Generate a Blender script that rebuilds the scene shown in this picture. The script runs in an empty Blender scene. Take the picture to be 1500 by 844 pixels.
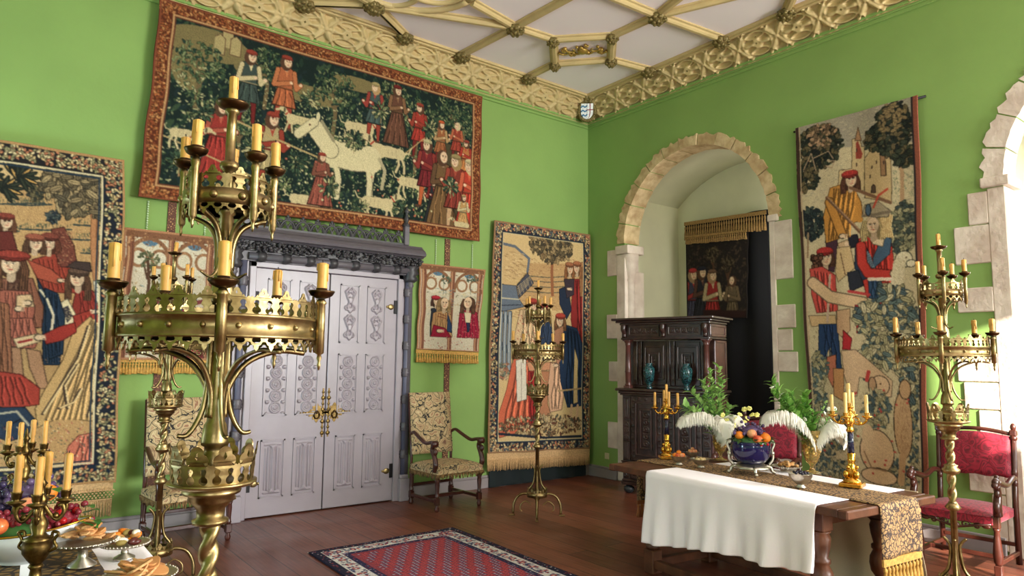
import bpy, math, random
import numpy as np
from mathutils import Vector, Matrix
from mathutils.geometry import tessellate_polygon
PI = math.pi
random.seed(7)
scene = bpy.context.scene
COL = scene.collection

# ---------------------------------------------------------------- camera, world, sun, window light, exposure
CAM_F, CAM_YAW, CAM_PITCH, CAM_ROLL, CAM_H = 1007.8, 0.656406, 0.104632, 0.0104965, 1.55
def cam_axes():
    f = Vector((math.cos(CAM_PITCH)*math.sin(CAM_YAW), math.cos(CAM_PITCH)*math.cos(CAM_YAW), math.sin(CAM_PITCH)))
    r = Vector((math.cos(CAM_YAW), -math.sin(CAM_YAW), 0)); u = r.cross(f)
    c, s = math.cos(CAM_ROLL), math.sin(CAM_ROLL)
    return f, c*r + s*u, c*u - s*r
cf, cr, cu = cam_axes()
cd = bpy.data.cameras.new('camera'); cam = bpy.data.objects.new('camera', cd); COL.objects.link(cam)
cd.sensor_width = 36; cd.lens = CAM_F/1500*36; cd.clip_start = 0.05
cam.matrix_world = Matrix(((cr.x, cu.x, -cf.x, 0), (cr.y, cu.y, -cf.y, 0), (cr.z, cu.z, -cf.z, CAM_H), (0, 0, 0, 1)))
scene.camera = cam

world = bpy.data.worlds.new('world'); scene.world = world; world.use_nodes = True
wn = world.node_tree.nodes; wl = world.node_tree.links
bg = wn['Background']; bg.inputs['Color'].default_value = (0.75, 0.86, 1, 1); bg.inputs['Strength'].default_value = 2.0

sun = bpy.data.lights.new('sun', 'SUN'); sun.energy = 22; sun.angle = 0.008; sun.color = (1, .93, .8)
so = bpy.data.objects.new('sun', sun); COL.objects.link(so)
so.rotation_euler = Vector((0.36, 0.85, -0.30)).to_track_quat('-Z', 'Y').to_euler()

def area(name, loc, direction, w, h, power, col):
    l = bpy.data.lights.new(name, 'AREA'); l.shape = 'RECTANGLE'; l.size = w; l.size_y = h; l.energy = power; l.color = col
    o = bpy.data.objects.new(name, l); COL.objects.link(o); o.location = loc
    o.rotation_euler = Vector(direction).to_track_quat('-Z', 'Z').to_euler(); return o
# daylight through the tall windows: three in the wall on the right (two of them in niches), three behind the camera, one on the left
area('daylight_niche_window', (8.15, 0.75, 2.45), (-1, .12, -.18), 1.7, 2.6, 85, (1, .97, .92))
area('daylight_side_window', (6.65, -2.6, 2.6), (-1, .45, .05), 2.0, 3.0, 860, (.99, .98, .97))
area('daylight_rear_window', (5.5, -4.4, 2.6), (-0.25, 1, .02), 1.5, 3.0, 450, (.98, .98, 1))
area('daylight_rear_middle_window', (1.9, -4.4, 2.6), (0.0, 1, .0), 1.5, 3.0, 80, (1, .97, .94))
area('daylight_rear_left_window', (-1.6, -4.4, 1.7), (0.6, 1, -.22), 1.5, 1.8, 130, (.93, .96, 1))
area('daylight_left_window', (-2.9, 5.2, 1.3), (1, 0.6, -.1), 1.2, 1.8, 170, (.62, .84, 1))
area('daylight_recess_window', (7.5, 4.2, 2.6), (0.1, 1, 0.02), .7, 1.6, 15, (1, .97, .9))
scene.view_settings.view_transform = 'Standard'; scene.view_settings.look = 'None'
scene.view_settings.exposure = 0.02; scene.view_settings.gamma = 1

# ---------------------------------------------------------------- pixel helper used for laying things out at true depth
def ray(x, y):
    return cf + (x-750)/CAM_F*cr - (y-422)/CAM_F*cu
def at_z(x, y, z):
    d = ray(x, y); t = (z-CAM_H)/d.z; return Vector((d.x*t, d.y*t, z))
def at_y(x, y, Y):
    d = ray(x, y); t = Y/d.y; return Vector((d.x*t, Y, CAM_H + d.z*t))
def at_x(x, y, X):
    d = ray(x, y); t = X/d.x; return Vector((X, d.y*t, CAM_H + d.z*t))

# ---------------------------------------------------------------- materials
def lin(c):
    return tuple((v/12.92 if v <= .04045 else ((v+.055)/1.055)**2.4) for v in c)
def rgb(r, g, b): return lin((r/255, g/255, b/255)) + (1,)
MATS = {}
def mat(name, col, rough=.6, metal=0, var=0.0, vscale=6, bump=0.0, bscale=60, col2=None, spec=None, coat=0, trans=0, ior=1.45, sheen=0, sss=0):
    if name in MATS: return MATS[name]
    m = bpy.data.materials.new(name); m.use_nodes = True; nt = m.node_tree; n = nt.nodes; L = nt.links
    b = n['Principled BSDF']; b.inputs['Base Color'].default_value = col
    b.inputs['Roughness'].default_value = rough; b.inputs['Metallic'].default_value = metal
    if spec is not None: b.inputs['Specular IOR Level'].default_value = spec
    if coat: b.inputs['Coat Weight'].default_value = coat; b.inputs['Coat Roughness'].default_value = .15
    if trans: b.inputs['Transmission Weight'].default_value = trans
    if sheen: b.inputs['Sheen Weight'].default_value = sheen; b.inputs['Sheen Roughness'].default_value = .4
    if sss: b.inputs['Subsurface Weight'].default_value = sss; b.inputs['Subsurface Radius'].default_value = (.02, .01, .004)
    b.inputs['IOR'].default_value = ior
    tc = n.new('ShaderNodeTexCoord')
    if var or col2:
        no = n.new('ShaderNodeTexNoise'); no.inputs['Scale'].default_value = vscale; no.inputs['Detail'].default_value = 5
        L.new(tc.outputs['Object'], no.inputs['Vector'])
        r = n.new('ShaderNodeValToRGB'); r.color_ramp.elements[0].position = .35; r.color_ramp.elements[1].position = .68
        c2 = col2 or tuple(min(1, v*(1+var)) for v in col[:3]) + (1,)
        c1 = col if col2 else tuple(v*(1-var) for v in col[:3]) + (1,)
        r.color_ramp.elements[0].color = c1; r.color_ramp.elements[1].color = c2
        L.new(no.outputs['Fac'], r.inputs['Fac']); L.new(r.outputs['Color'], b.inputs['Base Color'])
    if bump:
        nb = n.new('ShaderNodeTexNoise'); nb.inputs['Scale'].default_value = bscale; nb.inputs['Detail'].default_value = 4
        L.new(tc.outputs['Object'], nb.inputs['Vector'])
        bp = n.new('ShaderNodeBump'); bp.inputs['Strength'].default_value = bump; bp.inputs['Distance'].default_value = .01
        L.new(nb.outputs['Fac'], bp.inputs['Height']); L.new(bp.outputs['Normal'], b.inputs['Normal'])
    MATS[name] = m; return m
def mat_attr(name, rough=.9, weave=250, bump=.35):
    if name in MATS: return MATS[name]
    m = bpy.data.materials.new(name); m.use_nodes = True; nt = m.node_tree; n = nt.nodes; L = nt.links
    b = n['Principled BSDF']; b.inputs['Roughness'].default_value = rough; b.inputs['Specular IOR Level'].default_value = .15
    a = n.new('ShaderNodeAttribute'); a.attribute_name = 'Col'
    tc = n.new('ShaderNodeTexCoord'); no = n.new('ShaderNodeTexNoise'); no.inputs['Scale'].default_value = weave; no.inputs['Detail'].default_value = 2
    L.new(tc.outputs['Object'], no.inputs['Vector'])
    mr = n.new('ShaderNodeMapRange'); mr.inputs['From Min'].default_value = .3; mr.inputs['From Max'].default_value = .7
    mr.inputs['To Min'].default_value = .85; mr.inputs['To Max'].default_value = 1.14
    L.new(no.outputs['Fac'], mr.inputs['Value'])
    mx = n.new('ShaderNodeVectorMath'); mx.operation = 'SCALE'
    L.new(a.outputs['Color'], mx.inputs[0]); L.new(mr.outputs['Result'], mx.inputs['Scale']); L.new(mx.outputs['Vector'], b.inputs['Base Color'])
    bp = n.new('ShaderNodeBump'); bp.inputs['Strength'].default_value = bump; bp.inputs['Distance'].default_value = .004
    L.new(no.outputs['Fac'], bp.inputs['Height']); L.new(bp.outputs['Normal'], b.inputs['Normal'])
    MATS[name] = m; return m
def mat_ramp(name, stops, scale, kind='noise', dist=0, rough=.85, detail=2, vec=(1, 1, 1), bump=.3, metal=0, mul=None, sheen=0):
    """ramp over a noise / voronoi / contour texture: brocades, marbles, woven florals"""
    if name in MATS: return MATS[name]
    m = bpy.data.materials.new(name); m.use_nodes = True; nt = m.node_tree; n = nt.nodes; L = nt.links
    b = n['Principled BSDF']; b.inputs['Roughness'].default_value = rough; b.inputs['Metallic'].default_value = metal
    if sheen: b.inputs['Sheen Weight'].default_value = sheen
    tc = n.new('ShaderNodeTexCoord'); mp = n.new('ShaderNodeMapping'); mp.inputs['Scale'].default_value = vec
    L.new(tc.outputs['Object'], mp.inputs['Vector']); src = mp.outputs['Vector']
    if kind in ('noise', 'contour'):
        t = n.new('ShaderNodeTexNoise'); t.inputs['Scale'].default_value = scale; t.inputs['Detail'].default_value = detail; t.inputs['Distortion'].default_value = dist
        L.new(src, t.inputs['Vector']); out = t.outputs['Fac']
        if kind == 'contour':
            mm = n.new('ShaderNodeMath'); mm.operation = 'MULTIPLY'; mm.inputs[1].default_value = mul or 8; L.new(out, mm.inputs[0])
            fr = n.new('ShaderNodeMath'); fr.operation = 'FRACT'; L.new(mm.outputs[0], fr.inputs[0]); out = fr.outputs[0]
    else:
        t = n.new('ShaderNodeTexVoronoi'); t.inputs['Scale'].default_value = scale
        if kind == 'edge': t.feature = 'DISTANCE_TO_EDGE'
        if dist:
            nz = n.new('ShaderNodeTexNoise'); nz.inputs['Scale'].default_value = scale*.7; L.new(src, nz.inputs['Vector'])
            ad = n.new('ShaderNodeVectorMath'); ad.operation = 'MULTIPLY_ADD'; ad.inputs[1].default_value = (dist, dist, dist)
            L.new(nz.outputs['Color'], ad.inputs[0]); L.new(src, ad.inputs[2]); src = ad.outputs['Vector']
        L.new(src, t.inputs['Vector']); out = t.outputs['Distance']
    r = n.new('ShaderNodeValToRGB'); cr_ = r.color_ramp
    while len(cr_.elements) < len(stops): cr_.elements.new(.5)
    for e, (p, c) in zip(cr_.elements, stops): e.position = p; e.color = c
    L.new(out, r.inputs['Fac']); L.new(r.outputs['Color'], b.inputs['Base Color'])
    if bump:
        bp = n.new('ShaderNodeBump'); bp.inputs['Strength'].default_value = bump; bp.inputs['Distance'].default_value = .004
        L.new(out, bp.inputs['Height']); L.new(bp.outputs['Normal'], b.inputs['Normal'])
    MATS[name] = m; return m

GREEN = mat('green_wall_paint', rgb(130, 162, 86), .75, var=.06, vscale=1.2, bump=.12, bscale=25)
CREAM = mat('cream_plaster', rgb(214, 211, 178), .85, var=.05, vscale=2, bump=.15, bscale=12)
CEILM = mat('ceiling_plaster', rgb(240, 228, 228), .9)
OCHRE = mat('ochre_gilt_plaster', rgb(198, 174, 122), .55, var=.08, vscale=5, bump=.1)
BOSSM = mat('antique_bronze_plaster', rgb(122, 106, 62), .45, metal=.35, var=.3, vscale=40)
STONE = mat('limestone', rgb(222, 208, 192), .9, col2=rgb(196, 176, 160), vscale=5, bump=.8, bscale=18)
STONE2 = mat('yellow_limestone', rgb(214, 190, 146), .9, col2=rgb(178, 148, 106), vscale=9, bump=1, bscale=25)
DOORM = mat('lilac_grey_paint', rgb(162, 152, 160), .30, var=.03)
DOORD = mat('slate_grey_paint', rgb(98, 92, 98), .38, var=.08, vscale=20)
DOORK = mat('dark_slate_paint', rgb(62, 59, 62), .4, var=.1, vscale=20)
BRASS = mat('aged_brass', rgb(176, 154, 108), .38, metal=1, col2=rgb(116, 94, 58), vscale=14, bump=.15, bscale=40)
BRASSD = mat('dark_brass', rgb(96, 72, 46), .35, metal=1, col2=rgb(62, 46, 30), vscale=20)
GILT = mat('gilt', rgb(226, 176, 78), .25, metal=1, col2=rgb(196, 138, 48), vscale=30)
WAX = mat('yellow_wax', rgb(218, 164, 84), .45, var=.08, vscale=30, sss=.15)
WAX2 = mat('cream_wax', rgb(240, 205, 130), .45, sss=.15)
WICK = mat('wick', rgb(40, 34, 30), .9)
WALNUT = mat('polished_walnut', rgb(68, 32, 24), .28, var=.35, vscale=9, coat=.3)
WALNUT2 = mat('worn_oak', rgb(92, 54, 34), .4, var=.4, vscale=8, bump=.2, bscale=30)
EBON = mat('dark_carved_oak', rgb(58, 38, 34), .3, var=.4, vscale=12, coat=.25)
EBON2 = mat('reddish_dark_oak', rgb(84, 46, 40), .32, var=.3, vscale=10, coat=.25)
SILVER = mat('tarnished_silver', rgb(196, 188, 174), .35, metal=1, var=.12, vscale=30)
BLACKC = mat('black_cloth', rgb(16, 16, 20), .95)
TEALC = mat('dark_teal_cloth', rgb(8, 22, 24), .8, sheen=.3)
LINEN = mat('white_linen', rgb(248, 240, 243), .9, bump=.2, bscale=180, sheen=.2)
LINEN2 = mat('natural_linen', rgb(206, 184, 150), .9, bump=.2, bscale=150)
GOLDF = mat('gold_fringe', rgb(194, 148, 72), .7, var=.25, vscale=60)
TANF = mat('tan_fringe', rgb(196, 158, 110), .8, var=.2, vscale=60)
IRON = mat('black_iron', rgb(40, 38, 40), .5, metal=.6)
LEAF = mat('leaf_green', rgb(130, 176, 90), .5, col2=rgb(172, 206, 120), vscale=12)
LEAFD = mat('leaf_dark', rgb(44, 88, 42), .45, col2=rgb(66, 112, 54), vscale=12)
PETAL = mat('yellow_petal', rgb(228, 222, 130), .6)
PETALW = mat('white_petal', rgb(240, 240, 220), .6)
FEATH = mat('white_feather', rgb(246, 242, 230), .8)
GLASS = mat('amber_glass', rgb(228, 200, 130), .08, trans=.85, ior=1.3)
BROCADE = mat_ramp('brocade', [(0, rgb(36, 30, 30)), (.02, rgb(44, 36, 34)), (.04, rgb(190, 168, 124)), (.11, rgb(170, 140, 102)), (.17, rgb(208, 188, 144)), (.24, rgb(142, 92, 70)), (.31, rgb(196, 170, 124)), (.45, rgb(120, 84, 66))], 8, 'edge', dist=.34, rough=.8)
VELVET = mat_ramp('crimson_velvet', [(0, rgb(84, 4, 24)), (.3, rgb(136, 10, 38)), (.6, rgb(158, 22, 50)), (1, rgb(110, 6, 30))], 13, 'contour', dist=1.2, detail=0, mul=5, rough=.65, sheen=.15)
RUNNER = mat_ramp('brown_gold_runner', [(0, rgb(52, 42, 38)), (.12, rgb(60, 46, 38)), (.2, rgb(150, 116, 62)), (.45, rgb(168, 132, 76)), (.6, rgb(84, 66, 48)), (1, rgb(60, 46, 38))], 26, 'edge', dist=.02, rough=.6)
RUNNER2 = mat_ramp('brown_gold_fall', [(0, rgb(58, 44, 40)), (.07, rgb(70, 52, 44)), (.13, rgb(168, 130, 84)), (.3, rgb(182, 146, 96)), (.42, rgb(96, 72, 56)), (.6, rgb(150, 114, 74)), (1, rgb(92, 68, 52))], 34, 'edge', dist=.05, rough=.7)
BRAID = mat_ramp('braid', [(0, rgb(84, 52, 40)), (.2, rgb(110, 66, 48)), (.45, rgb(206, 164, 108)), (1, rgb(170, 110, 76))], 45, 'edge', rough=.8)
TEALV = mat_ramp('teal_glaze', [(0, rgb(6, 20, 26)), (.45, rgb(10, 34, 40)), (.54, rgb(52, 104, 106)), (.62, rgb(10, 36, 42)), (1, rgb(12, 44, 48))], 34, 'noise', dist=1.5, rough=.15)
COBALT = mat('cobalt_glaze', rgb(10, 8, 66), .06, coat=.6)
BLUEST = mat('blue_black_enamel', rgb(24, 28, 52), .15, coat=.4)
MARBLE = mat('white_porcelain', rgb(226, 228, 232), .12, coat=.4)
ATTR = mat_attr('woven_wool')
RUGM = mat_attr('knotted_rug', .95, 160, .6)

# ---------------------------------------------------------------- object helpers
def empty(name, loc=(0, 0, 0), rz=0):
    o = bpy.data.objects.new(name, None); COL.objects.link(o); o.location = loc; o.rotation_euler = (0, 0, rz); o.empty_display_size = .1
    return o
def tag(o, label, cat, group=None):
    o['label'] = label; o['category'] = cat
    if group: o['group'] = group
    return o
def thing(name, label, cat, loc=(0, 0, 0), rz=0, group=None):
    return tag(empty(name, loc, rz), label, cat, group)

class MB:
    """collects shapes; build() links them as ONE mesh object"""
    def __init__(s): s.v = []; s.f = []; s.sm = []; s.M = None
    def add(s, vs, fs, smooth=False):
        o = len(s.v)
        if s.M is not None: vs = [tuple(s.M @ Vector(p)) for p in vs]
        s.v += [tuple(p) for p in vs]; s.f += [tuple(i+o for i in f) for f in fs]; s.sm += [smooth]*len(fs); return s
    def box(s, c, d, rot=None, bev=0):
        x, y, z = d[0]/2, d[1]/2, d[2]/2
        if bev:
            b = min(bev, x*.9, y*.9, z*.9); vs = []; fs = []
            # chamfered box: 24 verts
            idx = {}
            for sx in (-1, 1):
                for sy in (-1, 1):
                    for sz in (-1, 1):
                        for a in range(3):
                            p = [sx*(x-b), sy*(y-b), sz*(z-b)]; e = [x, y, z]; p[a] = (sx, sy, sz)[a]*e[a]
                            idx[sx, sy, sz, a] = len(vs); vs.append(p)
            for a in range(3):
                o1, o2 = (a+1) % 3, (a+2) % 3
                for sg in (-1, 1):
                    q = []
                    for (p1, p2) in ((-1, -1), (1, -1), (1, 1), (-1, 1)):
                        k = [0, 0, 0]; k[a] = sg; k[o1] = p1; k[o2] = p2; q.append(idx[(*k, a)])
                    fs.append(q if sg > 0 else q[::-1])
                for p1 in (-1, 1):
                    for p2 in (-1, 1):
                        k0 = [0]*3; k0[a] = -1; k0[o1] = p1; k0[o2] = p2; k1 = list(k0); k1[a] = 1
                        q = [idx[(*k0, o1)], idx[(*k1, o1)], idx[(*k1, o2)], idx[(*k0, o2)]]
                        fs.append(q if p1*p2 < 0 else q[::-1])
            for sx in (-1, 1):
                for sy in (-1, 1):
                    for sz in (-1, 1):
                        q = [idx[sx, sy, sz, a] for a in range(3)]; fs.append(q if sx*sy*sz > 0 else q[::-1])
        else:
            vs = [(i*x, j*y, k*z) for i in (-1, 1) for j in (-1, 1) for k in (-1, 1)]
            fs = [(0, 1, 3, 2), (4, 6, 7, 5), (0, 4, 5, 1), (2, 3, 7, 6), (0, 2, 6, 4), (1, 5, 7, 3)]
        if rot is not None:
            R_ = rot if isinstance(rot, Matrix) else Matrix.Rotation(rot, 3, 'Z')
            vs = [R_ @ Vector(p) for p in vs]
        return s.add([(p[0]+c[0], p[1]+c[1], p[2]+c[2]) for p in vs], fs)
    def b2(s, x0, x1, y0, y1, z0, z1, bev=0):
        return s.box(((x0+x1)/2, (y0+y1)/2, (z0+z1)/2), (abs(x1-x0), abs(y1-y0), abs(z1-z0)), bev=bev)
    def lathe(s, prof, c=(0, 0, 0), n=24, axis=None, flute=0, k=0):
        vs = []; fs = []
        for r, z in prof:
            for i in range(n):
                a = 2*PI*i/n; rr = r*(1+flute*math.cos(k*a)) if flute else r
                vs.append(Vector((rr*math.cos(a), rr*math.sin(a), z)))
        m = len(prof)
        for j in range(m-1):
            for i in range(n):
                i2 = (i+1) % n; fs.append((j*n+i, j*n+i2, (j+1)*n+i2, (j+1)*n+i))
        if prof[0][0] > 1e-5: fs.append(tuple(range(n))[::-1])
        if prof[-1][0] > 1e-5: fs.append(tuple((m-1)*n+i for i in range(n)))
        if axis is not None:
            q = Vector(axis).to_track_quat('Z', 'Y'); vs = [q @ p for p in vs]
        return s.add([(p.x+c[0], p.y+c[1], p.z+c[2]) for p in vs], fs, True)
    def tube(s, pts, r, n=8, flat=None, cap=True):
        pts = [Vector(p) for p in pts]; m = len(pts)
        rs = r if isinstance(r, (list, tuple)) else [r]*m
        if len(rs) != m: rs = [rs[0]+(rs[-1]-rs[0])*i/(m-1) for i in range(m)]
        vs = []; fs = []; up = None
        for i, p in enumerate(pts):
            t = (pts[min(i+1, m-1)]-pts[max(i-1, 0)]).normalized()
            if up is None:
                up = Vector((0, 0, 1)) if abs(t.z) < .9 else Vector((1, 0, 0))
            a = up-t*up.dot(t)
            if a.length < 1e-6: a = t.orthogonal()
            a.normalize(); b = t.cross(a); up = a
            for k in range(n):
                th = 2*PI*k/n; w = flat or 1
                vs.append(p + a*(math.cos(th)*rs[i]*w) + b*(math.sin(th)*rs[i]))
        for j in range(m-1):
            for k in range(n):
                k2 = (k+1) % n; fs.append((j*n+k, j*n+k2, (j+1)*n+k2, (j+1)*n+k))
        if cap: fs.append(tuple(range(n))[::-1]); fs.append(tuple((m-1)*n+k for k in range(n)))
        return s.add(vs, fs, True)
    def ball(s, c, r, n=12, m=8, sc=(1, 1, 1), rot=None):
        vs = [(0, 0, -1)]; fs = []
        for j in range(1, m):
            th = PI*j/m
            for i in range(n):
                a = 2*PI*i/n; vs.append((math.sin(th)*math.cos(a), math.sin(th)*math.sin(a), -math.cos(th)))
        vs.append((0, 0, 1))
        for i in range(n): fs.append((0, 1+(i+1) % n, 1+i))
        for j in range(m-2):
            for i in range(n):
                i2 = (i+1) % n; fs.append((1+j*n+i, 1+j*n+i2, 1+(j+1)*n+i2, 1+(j+1)*n+i))
        l = len(vs)-1
        for i in range(n): fs.append((l, 1+(m-2)*n+i, 1+(m-2)*n+(i+1) % n))
        vs = [Vector((p[0]*r*sc[0], p[1]*r*sc[1], p[2]*r*sc[2])) for p in vs]
        if rot is not None: vs = [rot @ p for p in vs]
        return s.add([(p[0]+c[0], p[1]+c[1], p[2]+c[2]) for p in vs], fs, True)
    def prism(s, loop, holes, d, mapf):
        """flat outline (with holes) of thickness d, every point (x, y, t) mapped by mapf"""
        loops = [loop]+list(holes); flat = [p for l in loops for p in l]
        tris = tessellate_polygon([[Vector((p[0], p[1], 0)) for p in l] for l in loops])
        n = len(flat); vs = [mapf(p[0], p[1], 0) for p in flat]+[mapf(p[0], p[1], d) for p in flat]
        fs = []
        for t in tris:
            fs.append(tuple(t)); fs.append(tuple(i+n for i in t[::-1]))
        o = 0
        for l in loops:
            k = len(l)
            for i in range(k):
                a, b = o+i, o+(i+1) % k; fs.append((a, b, b+n, a+n))
            o += k
        return s.add(vs, fs)
    def build(s, name, m, parent=None, loc=None):
        me = bpy.data.meshes.new(name); me.from_pydata(s.v, [], s.f)
        me.polygons.foreach_set('use_smooth', s.sm); me.materials.append(m); me.update()
        o = bpy.data.objects.new(name, me); COL.objects.link(o)
        if parent is not None: o.parent = parent
        if loc is not None: o.location = loc
        return o
def struct(o): o['kind'] = 'structure'; return o
def copy_tree(o, parent=None):
    c = o.copy(); COL.objects.link(c); c.parent = parent
    for ch in list(CH.get(o.name, [])) or [x for x in o.children]: copy_tree(ch, c)
    return c
CH = {}
def lerp(a, b, t): return a+(b-a)*t
def arc(c, r, a0, a1, n, plane='xz'):
    out = []
    for i in range(n+1):
        a = math.radians(lerp(a0, a1, i/n)); x, y = r*math.cos(a), r*math.sin(a)
        out.append((c[0]+x, c[1], c[2]+y) if plane == 'xz' else (c[0]+x, c[1]+y, c[2]))
    return out
def spline(P, n=6):
    P = [Vector(p) for p in P]; out = []
    for i in range(len(P)-1):
        p0 = P[max(i-1, 0)]; p1 = P[i]; p2 = P[i+1]; p3 = P[min(i+2, len(P)-1)]
        for k in range(n):
            t = k/n
            out.append(.5*((2*p1)+(p2-p0)*t+(2*p0-5*p1+4*p2-p3)*t*t+(3*p1-p0-3*p2+p3)*t**3))
    out.append(P[-1]); return out

# ---------------------------------------------------------------- painter: colour or height drawn on a fine grid of vertices
class Paint:
    def __init__(s, w, h, res, col, ch=3):
        s.w, s.h, s.res = w, h, res; s.W = int(w*res)+1; s.H = int(h*res)+1; s.ch = ch
        s.a = np.zeros((s.H, s.W, ch), np.float32); s.a[:] = np.array(col, np.float32)
        s.rng = np.random.default_rng(3)
    def _bb(s, x0, x1, y0, y1):
        i0 = max(0, int(y0*s.res)-1); i1 = min(s.H, int(y1*s.res)+2); j0 = max(0, int(x0*s.res)-1); j1 = min(s.W, int(x1*s.res)+2)
        if i0 >= i1 or j0 >= j1: return None
        yy, xx = np.mgrid[i0:i1, j0:j1]; return i0, i1, j0, j1, xx/s.res, yy/s.res
    def put(s, bb, m, col):
        s.a[bb[0]:bb[1], bb[2]:bb[3]][m] = col
    def ell(s, cx, cy, rx, ry, col, rot=0, ring=0, add=False):
        R_ = max(rx, ry)+.01; bb = s._bb(cx-R_, cx+R_, cy-R_, cy+R_)
        if bb is None: return
        X = bb[4]-cx; Y = bb[5]-cy; c, q = math.cos(rot), math.sin(rot)
        d = ((X*c+Y*q)/rx)**2+((-X*q+Y*c)/ry)**2
        m = d < 1
        if ring: m &= d > (1-ring)**2
        s.put(bb, m, col)
    def poly(s, pts, col, edge=None, ew=.008):
        xs = [p[0] for p in pts]; ys = [p[1] for p in pts]; bb = s._bb(min(xs), max(xs), min(ys), max(ys))
        if bb is None: return
        X, Y = bb[4], bb[5]; m = np.zeros(X.shape, bool); n = len(pts)
        for i in range(n):
            x1, y1 = pts[i]; x2, y2 = pts[(i+1) % n]
            if y1 == y2: continue
            c = ((y1 > Y) != (y2 > Y)) & (X < (x2-x1)*(Y-y1)/(y2-y1)+x1); m ^= c
        s.put(bb, m, col)
        if edge is not None:
            for i in range(n): s.line([pts[i], pts[(i+1) % n]], ew, edge)
    def line(s, pts, w, col):
        for i in range(len(pts)-1):
            x1, y1 = pts[i]; x2, y2 = pts[i+1]
            bb = s._bb(min(x1, x2)-w, max(x1, x2)+w, min(y1, y2)-w, max(y1, y2)+w)
            if bb is None: continue
            X, Y = bb[4], bb[5]; dx, dy = x2-x1, y2-y1; L2 = dx*dx+dy*dy+1e-9
            t = np.clip(((X-x1)*dx+(Y-y1)*dy)/L2, 0, 1)
            s.put(bb, (X-x1-t*dx)**2+(Y-y1-t*dy)**2 < (w/2)**2, col)
    def scatter(s, n, box, cols, r0, r1, asp=2.2, fn=None):
        for _ in range(n):
            x = s.rng.uniform(box[0], box[1]); y = s.rng.uniform(box[2], box[3])
            if fn and not fn(x, y): continue
            r = s.rng.uniform(r0, r1); c = cols[s.rng.integers(len(cols))]
            s.ell(x, y, r, r/asp, c, s.rng.uniform(0, 3.14))
    def blur(s, k=1):
        for _ in range(k):
            b = s.a.copy(); b[1:] += s.a[:-1]; b[:-1] += s.a[1:]; b[:, 1:] += s.a[:, :-1]; b[:, :-1] += s.a[:, 1:]
            b[0] += s.a[0]; b[-1] += s.a[-1]; b[:, 0] += s.a[:, 0]; b[:, -1] += s.a[:, -1]; s.a = b/5
    def grain(s, amt):
        s.a *= (1+s.rng.normal(0, amt, s.a.shape[:2]))[..., None].astype(np.float32)
def C(r, g, b): return (r/255, g/255, b/255)

def grid_obj(name, P3, cols, m, parent=None, back=None, smooth=True):
    """P3: (H, W, 3) positions; cols: (H, W, 3) srgb or None; back: vector to thicken towards"""
    H, W = P3.shape[:2]; v = P3.reshape(-1, 3)
    idx = np.arange(H*W).reshape(H, W)
    q = np.stack([idx[:-1, :-1], idx[1:, :-1], idx[1:, 1:], idx[:-1, 1:]], -1).reshape(-1, 4)
    if back is not None:
        loop = np.concatenate([idx[0, :], idx[1:, -1], idx[-1, -2::-1], idx[-2:0:-1, 0]])
        bv = v[loop]+np.array(back); o = len(v); k = len(loop); v = np.concatenate([v, bv])
        nx = np.roll(np.arange(k), -1)
        sq = np.stack([loop, loop[nx], o+nx, o+np.arange(k)], -1)
        q = np.concatenate([q, sq])
    me = bpy.data.meshes.new(name); me.vertices.add(len(v)); me.vertices.foreach_set('co', v.astype(np.float32).ravel())
    nf = len(q); me.loops.add(nf*4); me.loops.foreach_set('vertex_index', q.astype(np.int32).ravel())
    me.polygons.add(nf); me.polygons.foreach_set('loop_start', np.arange(nf, dtype=np.int32)*4)
    me.update(calc_edges=True); me.validate()
    me.polygons.foreach_set('use_smooth', np.full(len(me.polygons), smooth))
    if cols is not None:
        c = cols.reshape(-1, 3).clip(0, 1); c = np.where(c <= .04045, c/12.92, ((c+.055)/1.055)**2.4)
        if back is not None: c = np.concatenate([c, c[loop]])
        at = me.color_attributes.new('Col', 'FLOAT_COLOR', 'POINT')
        at.data.foreach_set('color', np.concatenate([c, np.ones((len(c), 1))], 1).astype(np.float32).ravel())
    me.materials.append(m)
    o = bpy.data.objects.new(name, me); COL.objects.link(o)
    if parent is not None: o.parent = parent
    return o
def relief(name, P, m, parent, origin, ux, uy, un, depth):
    """P.a[...,0] is height 0..1; origin = top-left corner, ux/uy = unit vectors right/down, un = out of the surface"""
    yy, xx = np.mgrid[0:P.H, 0:P.W]
    X = (xx/(P.W-1)*P.w)[..., None]; Y = (yy/(P.H-1)*P.h)[..., None]
    P3 = np.array(origin)+X*np.array(ux)+Y*np.array(uy)+(P.a[..., :1]*depth)*np.array(un)
    return grid_obj(name, P3, None, m, parent)
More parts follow.
